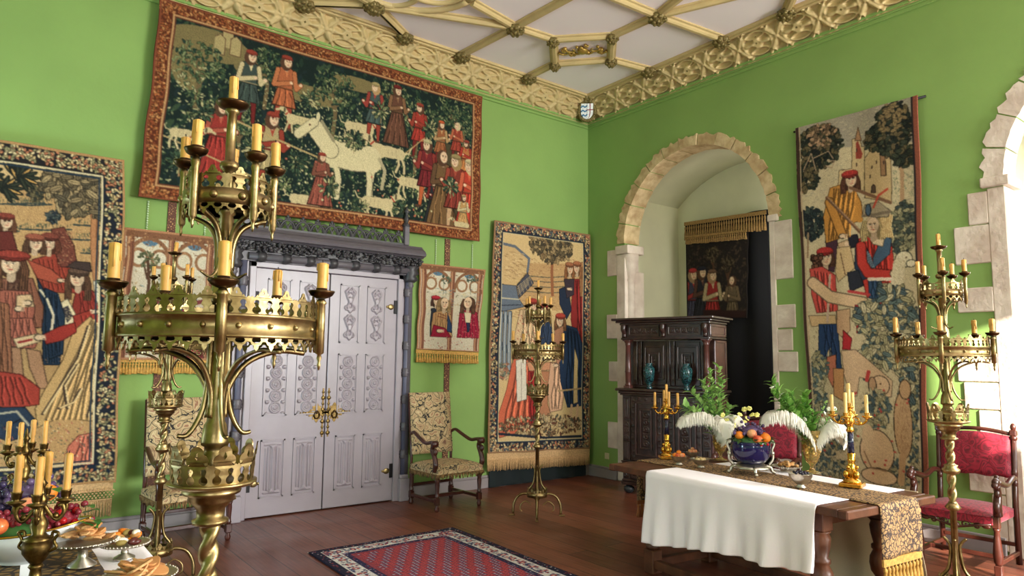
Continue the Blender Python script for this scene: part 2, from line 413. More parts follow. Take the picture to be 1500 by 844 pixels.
# ================================================================ THE ROOM
WX0, WX1, WY0, WY1 = -3.0, 6.75, -4.6, 7.0
ZC = 5.24
def floor_material():
    m = bpy.data.materials.new('oak_floorboards'); m.use_nodes = True; nt = m.node_tree; n = nt.nodes; L = nt.links
    b = n['Principled BSDF']; tc = n.new('ShaderNodeTexCoord'); mp = n.new('ShaderNodeMapping'); mp.inputs['Rotation'].default_value = (0, 0, PI/2)
    L.new(tc.outputs['Object'], mp.inputs['Vector'])
    br = n.new('ShaderNodeTexBrick'); br.offset = .37; br.inputs['Scale'].default_value = 1
    br.inputs['Brick Width'].default_value = 3.1; br.inputs['Row Height'].default_value = .215; br.inputs['Mortar Size'].default_value = .004; br.inputs['Mortar Smooth'].default_value = .1
    br.inputs['Color1'].default_value = rgb(126, 72, 52); br.inputs['Color2'].default_value = rgb(98, 54, 40); br.inputs['Mortar'].default_value = rgb(38, 20, 16)
    L.new(mp.outputs['Vector'], br.inputs['Vector'])
    m2 = n.new('ShaderNodeMapping'); m2.inputs['Scale'].default_value = (14, .9, 1); L.new(tc.outputs['Object'], m2.inputs['Vector'])
    no = n.new('ShaderNodeTexNoise'); no.inputs['Scale'].default_value = 3; no.inputs['Detail'].default_value = 6; L.new(m2.outputs['Vector'], no.inputs['Vector'])
    mr = n.new('ShaderNodeMapRange'); mr.inputs['From Min'].default_value = .3; mr.inputs['From Max'].default_value = .7; mr.inputs['To Min'].default_value = .72; mr.inputs['To Max'].default_value = 1.3; L.new(no.outputs['Fac'], mr.inputs['Value'])
    vm = n.new('ShaderNodeVectorMath'); vm.operation = 'SCALE'; L.new(br.outputs['Color'], vm.inputs[0]); L.new(mr.outputs['Result'], vm.inputs['Scale']); L.new(vm.outputs['Vector'], b.inputs['Base Color'])
    n2 = n.new('ShaderNodeTexNoise'); n2.inputs['Scale'].default_value = 2.2; n2.inputs['Detail'].default_value = 5; L.new(tc.outputs['Object'], n2.inputs['Vector'])
    m3 = n.new('ShaderNodeMapRange'); m3.inputs['To Min'].default_value = .2; m3.inputs['To Max'].default_value = .52; L.new(n2.outputs['Fac'], m3.inputs['Value']); L.new(m3.outputs['Result'], b.inputs['Roughness'])
    bp = n.new('ShaderNodeBump'); bp.inputs['Strength'].default_value = .5; bp.inputs['Distance'].default_value = .006; L.new(br.outputs['Fac'], bp.inputs['Height']); bp.invert = True
    b2 = n.new('ShaderNodeBump'); b2.inputs['Strength'].default_value = .12; b2.inputs['Distance'].default_value = .01; L.new(no.outputs['Fac'], b2.inputs['Height']); L.new(bp.outputs['Normal'], b2.inputs['Normal']); L.new(b2.outputs['Normal'], b.inputs['Normal'])
    return m
FLOORM = floor_material()
struct(MB().b2(WX0-.3, 8.6, WY0-.3, WY1+.3, -.2, 0).build('floor', FLOORM))
# ceiling slab, rear of the room
ceiling = struct(MB().b2(WX0-.3, 8.6, WY0-.3, WY1+.3, ZC, ZC+.15).build('ceiling', CEILM))
struct(MB().b2(WX0-.3, WX1+.25, WY1, WY1+.3, 0, ZC).build('wall_back', GREEN))
def wall_open(name, x0, x1, y0, y1, axis, holes):
    """wall slab along 'axis' with rectangular window openings (a0, a1, z0, z1)"""
    m = MB(); hs = sorted(holes); lo, hi = (x0, x1) if axis == 'x' else (y0, y1); cur = lo
    def bb(a0, a1, z0, z1):
        if a1-a0 < 1e-4: return
        if axis == 'x': m.b2(a0, a1, y0, y1, z0, z1)
        else: m.b2(x0, x1, a0, a1, z0, z1)
    for (a0, a1, z0, z1) in hs:
        bb(cur, a0, 0, ZC); bb(a0, a1, 0, z0); bb(a0, a1, z1, ZC); cur = a1
    bb(cur, hi, 0, ZC)
    return struct(m.build(name, GREEN))
SUNWINS = [(3.20, 3.62, 2.25, 2.75), (3.66, 4.08, 3.2, 4.3), (4.12, 4.66, 3.3, 4.6)]  # unseen openings, placed and sized to shape the sun patches
wall_open('wall_rear', WX0-.3, WX1+.25, WY0-.1, WY0, 'x', SUNWINS)
wall_open('wall_left', WX0-.3, WX0, WY0, WY1, 'y', [])
# wall on the right with two arched openings
A1, A2, AZ, RI, RO = 5.22, 0.90, 3.12, 1.08, 1.20
def arch_pts(c, r, n=28, z=AZ): return [(c+r*math.cos(PI*i/n), z+r*math.sin(PI*i/n)) for i in range(n+1)]
loop = [(WY0, 0), (A2-RI, 0)] + arch_pts(A2, RI)[::-1] + [(A2+RI, 0), (A1-RI, 0)] + arch_pts(A1, RI)[::-1] + [(A1+RI, 0), (WY1, 0), (WY1, ZC), (WY0, ZC)]
struct(MB().prism(loop, [], .25, lambda y, z, t: (WX1+t, y, z)).build('wall_right', GREEN))

# recess chambers behind the arches
def chamber(name, yl, yr, xb, zs, zp, window=None):
    m = MB(); X0 = WX1+.25; t = .12; c = (yl+yr)/2; w = (yl-yr)/2; sag = zp-zs; R_ = (w*w+sag*sag)/(2*sag); n = 16
    prof = []
    a = math.asin(w/R_)
    for i in range(n+1):
        th = lerp(-a, a, i/n); prof.append((c-R_*math.sin(th), zp-R_+R_*math.cos(th)))
    m.b2(X0, xb+t, yl, yl+t, 0, zs)                                   # left side wall
    vs = []; fs = []
    for (y, z) in prof: vs += [(X0, y, z), (xb, y, z), (xb, y, z+.1), (X0, y, z+.1)]
    for i in range(n):
        o = i*4
        for k in range(4): k2 = (k+1) % 4; fs.append((o+k, o+k2, o+4+k2, o+4+k))
    m.add(vs, fs, True)
    back = [(yr, 0), (yl, 0)] + prof
    if window:
        y0, y1, z0, z1 = window; hole = [[(y0, z0), (y1, z0), (y1, z1), (y0, z1)]]
    else: hole = []
    m.prism(back, hole, t, lambda y, z, tt: (xb+tt, y, z))
    m.b2(X0, xb+t, yr-t, yr, 0, zs)
    # closing lunette between arch and chamber
    front = [(yl, 0), (A_in[0]+RI+.02, 0)] + arch_pts(A_in[0], RI+.02) + [(A_in[0]-RI-.02, 0), (yr, 0)] + prof[::-1]
    m.prism(front[::-1], [], .03, lambda y, z, tt: (X0+tt, y, z))
    return struct(m.build(name, CREAM))
A_in = (A1,); chamber('wall_recess', 6.42, 4.02, 8.02, 3.80, 4.25)
A_in = (A2,); chamber('wall_recess_window', 2.1, -.3, 8.3, 3.80, 4.25, (0.1, 1.7, 1.1, 3.6))

# rough stone arches
def stone_arch(name, c, ro, seed, m_):
    rnd = random.Random(seed); root = None
    m = MB(); n = 13
    for i in range(n):
        a0 = PI*i/n+.006; a1 = PI*(i+1)/n-.006; k = 7; out = []; inn = []
        for j in range(k+1):
            a = lerp(a0, a1, j/k); r1 = ro+rnd.uniform(-.022, .022); out.append((c+r1*math.cos(a), AZ+r1*math.sin(a))); r2 = RI-.012+rnd.uniform(-.004, .004); inn.append((c+r2*math.cos(a), AZ+r2*math.sin(a)))
        off = rnd.uniform(.012, .03)
        m.prism(out+inn[::-1], [], .27+off, lambda y, z, t, o=off: (WX1-o+t, y, z))
    return struct(m.build(name, m_))
stone_arch('trim_1', A1, RO, 4, STONE2)
stone_arch('trim_2', A2, RO+.03, 9, STONE)
def jamb(name, blocks, m_, extra=None):
    m = MB(); rnd = random.Random(len(blocks))
    for (y0, y1, z0, z1, x0, x1) in blocks:
        m.b2(x0-rnd.uniform(0, .006), x1, y0+.003, y1-.003, z0+.003, z1-.003, bev=.008)
    if extra: extra(m)
    return struct(m.build(name, m_))
def PZ(px, py): return at_x(px, py, WX1).z
# right jamb of the first arch
j = A1-RI; D0, D1 = WX1-.012, WX1+.26
jamb('trim_3', [(j-.05, j+.02, 0, 3.1, D0, D1), (3.89, j-.04, 2.44, 3.08, D0, D0+.1), (3.88, j-.04, PZ(1150, 481), PZ(1150, 446), D0, D0+.1), (3.92, j-.04, PZ(1150, 514), PZ(1150, 482), D0, D0+.1),
     (3.87, j-.04, PZ(1150, 545), PZ(1150, 515), D0, D0+.1), (3.90, j-.04, .35, .8, D0, D0+.1), (j-.1, j+.03, 3.08, 3.16, D0-.02, D1+.02)], STONE)
# left jamb with its little engaged shaft and capital
j = A1+RI
def shaft(m):
    m.lathe([(.085, 0), (.085, .2), (.065, .26), (.06, 2.6), (.075, 2.63), (.06, 2.66), (.075, 2.72), (.1, 2.86), (.115, 2.94), (.115, 2.98)], (WX1+.10, j-.005, 0), 20)
jamb('trim_4', [(j-.02, j+.14, 0, 2.98, D0, D1), (j-.09, j+.15, 2.98, 3.10, D0-.02, D1+.03), (j+.13, 6.62, 2.70, 3.06, D0, D0+.1), (j+.13, 6.63, 1.85, 2.18, D0, D0+.1), (j+.13, 6.6, 1.28, 1.55, D0, D0+.1),
     (j+.13, 6.62, .4, .75, D0, D0+.1), (j-.06, j+.02, 2.1, 2.75, WX1+.14, D1+.06), (j-.09, j+.02, 1.3, 2.09, WX1+.13, D1+.08), (j-.06, j+.02, 0, 1.29, WX1+.14, D1+.06)], STONE, shaft)
# left jamb of the second arch
j = A2+RI; zz = [PZ(1430, p) for p in (282, 330, 387, 421, 458, 517, 560, 600, 660, 720, 800)]
bl = [(j-.02, j+.12, 0, 3.06, D0, D1), (j-.06, j+.16, 3.06, 3.15, D0-.03, D1+.02)]
for a, b_, w in ((0, 1, 2.25), (1, 2, 2.37), (3, 4, 2.37), (5, 6, 2.40), (6, 7, 2.36), (7, 8, 2.26), (8, 9, 2.36), (9, 10, 2.2)): bl.append((j+.11, w, zz[b_], zz[a], D0, D0+.1))
jamb('trim_5', bl, STONE)
j = A2-RI
jamb('trim_6', [(j-.14, j+.02, 0, 3.08, D0, D1), (j-.4, j-.12, 2.4, 2.9, D0, D0+.1), (j-.4, j-.12, 1.5, 1.9, D0, D0+.1)], STONE)
# the splayed window behind the second arch: glazing bars
w2 = struct(MB().b2(8.32, 8.36, .05, .12, 1.1, 3.6).b2(8.32, 8.36, 1.68, 1.75, 1.1, 3.6).b2(8.32, 8.36, .1, 1.7, 1.05, 1.12).b2(8.32, 8.36, .1, 1.7, 3.56, 3.62).b2(8.33, 8.35, .88, .92, 1.1, 3.6).b2(8.33, 8.35, .1, 1.7, 2.3, 2.34).build('window_1', STONE))

# skirting boards
SKIRT = mat('skirting_paint', rgb(142, 132, 132), .5)
def skirt(name, boxes):
    m = MB()
    for (x0, x1, y0, y1) in boxes:
        m.b2(x0, x1, y0, y1, 0, .12, bev=.004)
        if abs(x1-x0) > abs(y1-y0): m.b2(x0, x1, y0+.01, y1, .12, .15, bev=.006)
        else: m.b2(x0+.01, x1, y0, y1, .12, .15, bev=.006)
    return struct(m.build(name, SKIRT))
skirt('baseboard_back', [(WX0, 1.86, 6.965, 7.0), (3.86, WX1, 6.965, 7.0)])
skirt('baseboard_right', [(6.715, 6.75, 6.44, 6.965), (6.715, 6.75, A2+RI+.13, A1-RI-.06), (6.715, 6.75, WY0, A2-RI-.15)])
skirt('baseboard_left', [(WX0, WX0+.035, WY0, WY1)])

# ---------------------------------------------------------------- frieze: cove of pierced stars between wall and ceiling
CZ0, CZ1, CD = 4.97, ZC, .25
def frieze_height(n_cells):
    P = Paint(n_cells*.475, .38, 110, (0,), 1)
    yy, xx = np.mgrid[0:P.H, 0:P.W]; U = (xx/(P.W-1)*n_cells) % 1; V = yy/(P.H-1)
    u = U-.5; v = V-.5; r = np.hypot(u, v); th = np.arctan2(v, u)
    h = np.zeros(U.shape)
    def ridge(d, w): return np.clip(1-np.abs(d)/w, 0, 1)
    # six leaf petals round each centre, quarter circles between, beaded edges
    k6 = np.abs(((th/(PI/3)+.5) % 1)-.5)*2; half = np.clip(np.sin(np.clip(r/.47, 0, 1)*PI), 0, 1)*.62
    petal = np.clip((half-k6*r/.30)*6, 0, 1)*(r < .47); h = np.maximum(h, petal*(.75+.25*(k6 < .12)))
    h = np.maximum(h, .9*(r < .055))
    for (cx, cy, R_) in ((0, .5, .36), (1, .5, .36), (0, -.05, .40), (1, -.05, .40), (0, 1.05, .40), (1, 1.05, .40)):
        h = np.maximum(h, .8*np.clip(ridge(np.hypot(U-cx, V-cy)-R_, .035)*2, 0, 1))
    for (cx, cy) in ((.25, .08), (.75, .08), (.25, .92), (.75, .92)): h = np.maximum(h, .85*np.clip((.07-np.hypot(U-cx, V-cy))*40, 0, 1))
    h = np.maximum(h, np.clip((np.abs(v)-.465)*60, 0, 1))
    for s in (0, 1): h = np.maximum(h, .8*((np.abs(U-s)+np.abs(v)) < .19))
    P.a[..., 0] = h; P.blur(1); return P
def frieze(name, side):
    n_cells = 16; P = frieze_height(n_cells)
    yy, xx = np.mgrid[0:P.H, 0:P.W]; t = 1-yy/(P.H-1); s = xx/(P.W-1)*P.w; h = P.a[..., 0]*.06
    nrm = np.array([CD, CZ1-CZ0]); nrm = nrm/np.linalg.norm(nrm)      # out of the wall / downwards
    outw = CD*t + h*nrm[1]; z = CZ0+(CZ1-CZ0)*t - h*nrm[0]
    if side == 'back':
        x = np.minimum(WX1-s, WX1-outw); X = np.stack([x, WY1-outw, z], -1)[:, ::-1]
    else:
        y = np.minimum(WY1-s, WY1-outw); X = np.stack([WX1-outw, y, z], -1)
    o = struct(grid_obj(name, X, None, OCHRE))
    k = 0
    for i in range(0, n_cells):
        c = (i)*.475
        if i == 0: continue
        m = MB(); d = Vector((0, -nrm[1], -nrm[0])) if side == 'back' else Vector((-nrm[1], 0, -nrm[0]))
        m.lathe([(.055, 0), (.058, .01), (.03, .018), (.045, .026), (.03, .036), (.012, .03), (.012, .042), (0, .046)], (0, 0, 0), 16, d, flute=.22, k=4)
        mid = CD/2+.008
        loc = (WX1-c, WY1-mid, (CZ0+CZ1)/2) if side == 'back' else (WX1-mid, WY1-c, (CZ0+CZ1)/2)
        q = m.build('frieze_rosette', BOSSM, o, loc)
    return o
frieze('trim_7', 'back'); frieze('trim_8', 'right')
def rails(name, specs, m_):
    m = MB()
    for (o0, o1, z0, z1) in specs:                                     # o: distance out from the wall
        m.b2(WX0, WX1-o0, WY1-o1, WY1-o0, z0, z1, bev=.003); m.b2(WX1-o1, WX1-o0, WY0, WY1-o1, z0, z1, bev=.003)
    return struct(m.build(name, m_))
rails('trim_9', [(0, .05, 4.945, 4.975), (0, .035, 4.915, 4.945), (0, .02, 4.88, 4.915)], GREEN)
rails('trim_10', [(.25, .29, ZC-.05, ZC), (.29, .325, ZC-.032, ZC), (.225, .26, ZC-.035, ZC)], OCHRE)

# ---------------------------------------------------------------- ceiling ribs and bosses
MXm, MYm = 3.0, 3.0+.29
base_nodes = dict(a=(3.016, 6.3), b=(3.583, 6.70), c=(4.366, 6.70), d=(4.443, 5.756), e=(5.40, 6.70), f=(4.959, 5.715), g=(5.407, 6.193), h=(5.427, 5.23),
    i=(5.863, 5.675), j=(6.44, 5.577), k=(5.465, 4.606), l=(6.44, 3.70), m=(6.44, 4.50), n=(2.42, 6.70), o=(6.0, 3.29), p=(3.77, 5.62), q=(5.28, 3.93), r=(4.5, 4.66))
base_edges = ['ab', 'an', 'ad', 'dc', 'df', 'fg', 'fh', 'gi', 'hi', 'ge', 'ij', 'hk', 'km', 'ko', 'ol', 'dp', 'dr', 'kr', 'kq']
def rib_mesh(m, p, q, w=.055, d=.06):
    p = Vector((*p, 0)); q = Vector((*q, 0)); t = (q-p); L_ = t.length
    if L_ < .05: return
    t.normalize(); s = Vector((-t.y, t.x, 0))
    prof = [(-w, 0), (-w, -.018), (-w*.62, -.024), (-w*.55, -.045), (-w*.3, -d), (w*.3, -d), (w*.55, -.045), (w*.62, -.024), (w, -.018), (w, 0)]
    vs = [tuple(e+s*a+Vector((0, 0, ZC+b))) for e in (p, q) for a, b in prof]; n = len(prof)
    m.add(vs, [(i, i+1, i+1+n, i+n) for i in range(n-1)] + [tuple(range(n))[::-1], tuple(range(n, 2*n))])
def refl(p, fx, fy): return (2*MXm-p[0] if fx else p[0], 2*MYm-p[1] if fy else p[1])
for fx in (0, 1):
    for fy in (0, 1):
        for e in base_edges:
            p, q = refl(base_nodes[e[0]], fx, fy), refl(base_nodes[e[1]], fx, fy)
            if min(p[1], q[1]) < 2.5 and (fx or min(p[1], q[1]) < 1): continue
            m = MB(); rib_mesh(m, p, q); m.build('ceiling_rib', OCHRE, ceiling)
def boss(p, r=.095, n=8):
    m = MB(); m.lathe([(r*.7, 0), (r, -.02), (r*.95, -.05), (r*.6, -.085), (r*.3, -.1), (0, -.11)][::-1], (0, 0, 0), 24, flute=.14, k=7)
    rnd = random.Random(int(p[0]*100+p[1]*37))
    for i in range(9):
        a = 2*PI*i/9; m.ball((r*.85*math.cos(a), r*.85*math.sin(a), -.045-rnd.uniform(0, .02)), r*.27, 8, 6, (1, 1, .8))
    for i in range(5):
        a = 2*PI*i/5+.3; m.ball((r*.4*math.cos(a), r*.4*math.sin(a), -.09), r*.25, 8, 6)
    return m.build('ceiling_boss', BOSSM, ceiling, (p[0], p[1], ZC-.015))
for k_, p in base_nodes.items():
    for fx in (0, 1):
        for fy in (0, 1):
            q = refl(p, fx, fy)
            if k_ in 'pqr' and k_ != 'r': continue
            if q[1] < 2.6 or (fx and q[1] < 4.4) or (fy and q[1] < 3): continue
            boss(q, .07 if k_ in 'ghfi' else .095)
# round quatrefoil panel
m = MB()
for k in range(4):
    a = PI/2*k
    cx, cy = 3.0+.34*math.cos(a), 5.62+.34*math.sin(a)
    pts = [(cx+.3*math.cos(b), cy+.3*math.sin(b), ZC-.01) for b in [a-1.9+3.8*i/20 for i in range(21)]]
    m.tube(pts, .03, 8)
m.tube([(3.0+.72*math.cos(2*PI*i/48), 5.62+.62*math.sin(2*PI*i/48), ZC-.01) for i in range(49)], .04, 8)
m.build('quatrefoil_rib', OCHRE, ceiling)
# gilded scrollwork plaque in the square panel
m = MB(); cx, cy = 5.415, 5.703; rnd = random.Random(5); dx = Vector((.7, -.7, 0)); dy = Vector((.7, .7, 0))
for s in (-1, 1):
    for k in range(3):
        pts = []
        for i in range(12):
            a = i/11*4.6; rr = .07*(1-i/14)
            pts.append(Vector((cx, cy, ZC-.03)) + dx*s*(.05+.08*k+rr*math.cos(a)) + dy*((-1)**k*.03+rr*math.sin(a)))
        m.tube(pts, [.016, .006], 6)
for k in range(16):
    p = Vector((cx, cy, ZC-.02)) + dx*rnd.uniform(-.24, .24) + dy*rnd.uniform(-.12, .12); m.ball(p, rnd.uniform(.018, .034), 8, 6)
m.ball((cx, cy, ZC-.03), .065, 12, 8, (1, 1, .6))
m.build('scroll_plaque', mat('gilded_plaster', rgb(178, 146, 74), .35, metal=.6), ceiling)
# painted shield in the corner, held by a leafy bracket
sh = Vector((6.50, 6.76, 5.03)); n_ = (Vector((0, 0, CAM_H))-sh); n_.normalize(); nz = Vector((-.62, -.66, -.42)).normalized()
rx = Vector((nz.y, -nz.x, 0)).normalized()*-1; ry = nz.cross(rx)*1
if ry.z > 0: ry = -ry
if rx.dot(cr) < 0: rx = -rx
P = Paint(.17, .21, 500, C(238, 240, 240))
P.poly([(0, 0), (.085, 0), (.085, .21), (0, .21)], C(236, 238, 240))
for k in range(3): P.line([(0, .05+.06*k), (.03, .03+.06*k), (.055, .05+.06*k), (.085, .03+.06*k)], .018, C(64, 120, 160))
P.line([(.085, 0), (.085, .21)], .006, C(30, 30, 34)); P.line([(.127, 0), (.127, .21)], .014, C(140, 34, 40)); P.line([(.085, .085), (.17, .085)], .014, C(140, 34, 40))
yy, xx = np.mgrid[0:P.H, 0:P.W]; t = yy/(P.H-1); wsc = np.where(t < .5, 1, np.sqrt(np.clip(1-((t-.5)*2)**2.2, 0.001, 1)))
X = (xx/(P.W-1)-.5)*P.w*wsc; Y = (t-.5)*P.h
P3 = np.array(sh)+X[..., None]*np.array(rx)+Y[..., None]*np.array(ry)+(.02*np.cos(X*9))[..., None]*np.array(nz)
boss_c = empty('corner_shield_bracket', (0, 0, 0)); struct(boss_c)
grid_obj('shield', P3, P.a, mat_attr('painted_shield', .4, 60, .05), boss_c, back=-nz*.02)
m = MB(); rnd = random.Random(2)
for k in range(26):
    a = 2*PI*k/26; p = sh+rx*.11*math.cos(a)+ry*.13*math.sin(a)-nz*.015
    m.ball(p, rnd.uniform(.022, .034), 8, 6)
for k in range(14): m.ball(sh-ry*rnd.uniform(.12, .2)+rx*rnd.uniform(-.06, .06)-nz*.01, rnd.uniform(.02, .035), 8, 6)
m.build('leafy_surround', BOSSM, boss_c)

# ================================================================ DOUBLE DOOR AND ITS CARVED SURROUND
DY = 6.965
door = struct(empty('door_1', (0, 0, 0)))
def panel_frame(m, x0, x1, z0, z1, y):
    for (i, wd, dp) in ((0, .014, .012), (.016, .008, .004)):
        for (a, b, c, d) in ((x0+i, x1-i, z1-i-wd, z1-i), (x0+i, x1-i, z0+i, z0+i+wd), (x0+i, x0+i+wd, z0+i, z1-i), (x1-i-wd, x1-i, z0+i, z1-i)):
            m.b2(a, b, y-dp, y, c, d)
def draw_scroll(w, h):
    P = Paint(w, h, 260, (0,), 1); cx = w/2; r = w*.4
    for k in range(2):
        cy = h*(.25+.5*k)
        for s in (-1, 1):
            pts = [(cx+s*w*.40*math.sin(PI*t)*(.55+.45*math.cos(PI*2*t)) + s*.1*w*(t < .5), cy-h*.22+h*.44*t) for t in [i/24 for i in range(25)]]
            P.line(pts, .014, (.9,))
            for (yy_, rr) in ((-.15, .2), (.14, .2)): P.ell(cx+s*w*.2, cy+yy_*h, w*rr*.75, w*rr*.75, (.75,), ring=.45); 
        P.ell(cx, cy, w*.14, h*.06, (1,)); P.ell(cx, cy-h*.17, w*.1, h*.03, (.8,)); P.ell(cx, cy+h*.17, w*.1, h*.03, (.8,))
    P.blur(2); return P
def draw_rounds(w, h):
    P = Paint(w, h, 260, (0,), 1); n = 5 if h > .55 else 4; s = h/n
    for k in range(n):
        cy = s*(k+.5); cx = w/2
        P.ell(cx, cy, s*.47, s*.47, (.9,), ring=.16); P.ell(cx, cy, s*.32, s*.32, (.6,), ring=.3); P.ell(cx, cy, s*.18, s*.18, (1,)); P.ell(cx+.01, cy-.01, s*.07, s*.07, (.3,))
        for sx in (-1, 1):
            P.ell(cx+sx*w*.42, cy+s*.5, w*.1, s*.12, (.8,))
    P.blur(2); return P
def draw_linenfold(w, h):
    P = Paint(w, h, 260, (0,), 1)
    for i, (x, v) in enumerate([(.14, .5), (.28, .8), (.42, .45), (.5, 1), (.58, .45), (.72, .8), (.86, .5)]):
        top = h*(.06+.05*abs(x-.5)*4 if i % 2 else .12); P.line([(w*x, top), (w*x, h-top)], w*.075, (v,))
    for s in (0, 1):
        y = h*.05 if s == 0 else h*.95; sg = 1 if s == 0 else -1
        P.poly([(w*.3, y), (w*.5, y+sg*h*.1), (w*.7, y)], (.9,)); P.line([(w*.1, y), (w*.9, y)], .01, (.6,))
    P.blur(2); return P
leafs = [('left', 2.125, 2.897, [(2.25, 2.49), (2.575, 2.81)]), ('right', 2.909, 3.70, [(3.02, 3.245), (3.335, 3.56)])]
scroll_me = None
for side, x0, x1, cols in leafs:
    lf = MB().b2(x0, x1, DY-.035, DY+.01, .012, 2.44, bev=.004).build('door_leaf', DOORM, door)
    y = DY-.035
    for (a, b) in cols:
        for (z0, z1, fn) in ((1.715, 2.345, draw_scroll), (.975, 1.6, draw_rounds), (.185, .745, draw_linenfold)):
            m = MB(); panel_frame(m, a, b, z0, z1, y)
            pf = m.build('panel_moulding', DOORM, lf)
            P = fn(b-a-.05, z1-z0-.05)
            relief('carved_panel', P, DOORM, lf, (a+.025, y-.001, z1-.025), (1, 0, 0), (0, 0, -1), (0, -1, 0), .024)
    # brass lock plate: pierced cross with ring handle
    hx = x1-.09 if side == 'left' else x0+.09; sg = -1 if side == 'left' else 1
    m = MB()
    pts = []
    for i in range(60):
        a = 2*PI*i/60; r = .055+.035*abs(math.cos(2*a))**2+.012*math.cos(12*a); pts.append((hx+r*math.cos(a)*1.25, .99+r*math.sin(a)))
    m.prism(pts, [], .006, lambda X, Z, t: (X, y-t, Z))
    ex = hx-sg*.065
    for k in range(8): m.ball((ex, y-.004, .99+(-.21+.06*k)), .016 if k % 2 else .022, 8, 6, (1, .3, 1))
    m.b2(ex-.007, ex+.007, y-.006, y, .74, 1.24)
    for k in range(3): m.ball((hx+sg*(.1+.035*k), y-.004, .99), .024-.006*k, 8, 6, (1, .3, 1))
    hp = m.build('lock_plate', mat('dull_brass', rgb(140, 116, 70), .4, metal=1, col2=rgb(90, 70, 42), vscale=40), lf)
    m = MB(); m.tube([(hx+.028*math.cos(a), y-.022, .965+.034*math.sin(a)) for a in [2*PI*i/20 for i in range(21)]], .006, 6); m.ball((hx, y-.015, 1.0), .014)
    m.build('ring_handle', BRASSD, hp)
    ex = x0+.02 if side == 'left' else x1-.02; sg = 1 if side == 'left' else -1
    for z in (2.13, .33):
        m = MB(); m.b2(ex-.018, ex+.018, y-.012, y, z-.075, z+.075)
        m.build('hinge', IRON, lf)
        m = MB(); m.ball((ex+sg*.055, y-.003, z), .032, 10, 8, (1.2, .3, 1)); m.ball((ex+sg*.1, y-.003, z), .014, 8, 6, (1, .4, 1)); m.b2(min(ex, ex+sg*.06), max(ex, ex+sg*.06), y-.006, y, z-.012, z+.012)
        m.build('hinge_leaf', BRASS, lf)
struct(MB().b2(2.07, 3.76, 6.985, 6.999, 0, 2.46).build('gap_shade_sheet', BLACKC))  # black sheet behind the leaves stands in for the shade in their gaps
# surround
sur = struct(empty('trim_12', (0, 0, 0)))
m = MB()
for (x0, x1) in ((2.06, 2.125), (3.70, 3.765)):
    m.b2(x0, x1, 6.9, 7.0, 0, 2.5, bev=.006)
m.b2(2.06, 3.765, 6.9, 7.0, 2.445, 2.50, bev=.006)
m.build('inner_architrave', DOORM, sur)
for s, xo, xi in (('l', 1.87, 2.06), ('r', 3.955, 3.765)):
    a, b = min(xo, xi), max(xo, xi)
    if s == 'r': b = 3.87; 
    m = MB(); m.b2(a, b, 6.93, 7.0, .26, 2.5); m.build('jamb_panel', DOORM, sur)
    m = MB(); m.b2(a-.01, b+.01, 6.84, 7.0, 0, .24, bev=.006); m.b2(a, b, 6.86, 7.0, .24, .28, bev=.01); m.build('plinth_block', DOORM, sur)
    xc = a+.06 if s == 'r' else b-.06
    m = MB(); m.lathe([(.034, .28), (.034, 2.5)], (xc, 6.915, 0), 14)
    sh_ = m.build('jamb_shaft', mat('blue_grey_paint', rgb(98, 98, 118), .4), sur)
    for k in range(7):
        z = .5+.3*k; m = MB(); m.lathe([(.036, -.05), (.046, -.03), (.04, -.015), (.052, 0), (.04, .015), (.046, .03), (.036, .05)], (xc, 6.915, z), 12, flute=.12, k=6)
        m.build('carved_knot', DOORD, sh_)
    xe = b-.025 if s == 'r' else a+.03
    m = MB(); m.lathe([(.03, .28), (.03, 2.36), (.045, 2.38), (.035, 2.4), (.06, 2.52), (.066, 2.56)], (xe, 6.9, 0), 14); m.build('corner_column', DOORD, sur)
    m = MB(); m.lathe([(.05, 2.42), (.085, 2.45), (.06, 2.49), (.09, 2.52), (.07, 2.56), (.1, 2.6)], (xe, 6.9, 0), 16, flute=.12, k=8); m.build('carved_capital', DOORK, sur)
# rounded lintel roll with knots
m = MB(); m.b2(1.9, 3.9, 6.88, 7.0, 2.5, 2.60); m.tube([(2.03, 6.87, 2.545), (3.8, 6.87, 2.545)], .038, 14); lr = m.build('lintel_roll', DOORD, sur)
for k in range(7):
    m = MB(); x = 2.15+.25*k; m.lathe([(.04, -.045), (.052, -.02), (.056, 0), (.052, .02), (.04, .045)], (x, 6.87, 2.545), 12, (1, 0, 0), flute=.12, k=6); m.build('carved_knot', DOORK, lr)
# frieze of leaves
m = MB(); m.b2(1.9, 3.92, 6.84, 7.0, 2.595, 2.70); rnd = random.Random(8)
for k in range(330):
    m.ball((rnd.uniform(1.9, 3.93), 6.82+rnd.uniform(-.03, .015), rnd.uniform(2.6, 2.695)), rnd.uniform(.012, .024), 6, 5, (rnd.uniform(.7, 1.4), 1, rnd.uniform(.6, 1.1)))
for k in range(14):
    m.ball((1.89+rnd.uniform(-.02, .02), 6.84+.01*k, rnd.uniform(2.61, 2.69)), .02, 6, 5); m.ball((3.93+rnd.uniform(-.02, .02), 6.84+.01*k, rnd.uniform(2.61, 2.69)), .02, 6, 5)
m.build('leaf_carving', DOORK, sur)
# shelf
def shelf_profile(y): return None
m = MB(); prof = [(7.0, 2.69), (6.80, 2.69), (6.77, 2.705), (6.735, 2.712), (6.725, 2.735), (6.74, 2.755), (6.76, 2.775), (6.80, 2.80), (6.83, 2.83), (7.0, 2.83)]
nn = len(prof); vs = [(x, y_, z_) for x in (1.87, 3.95) for (y_, z_) in prof]
m.add(vs, [(i, (i+1) % nn, (i+1) % nn+nn, i+nn) for i in range(nn)]+[tuple(range(nn)), tuple(range(nn, 2*nn))[::-1]])
m.build('shelf', DOORD, sur)
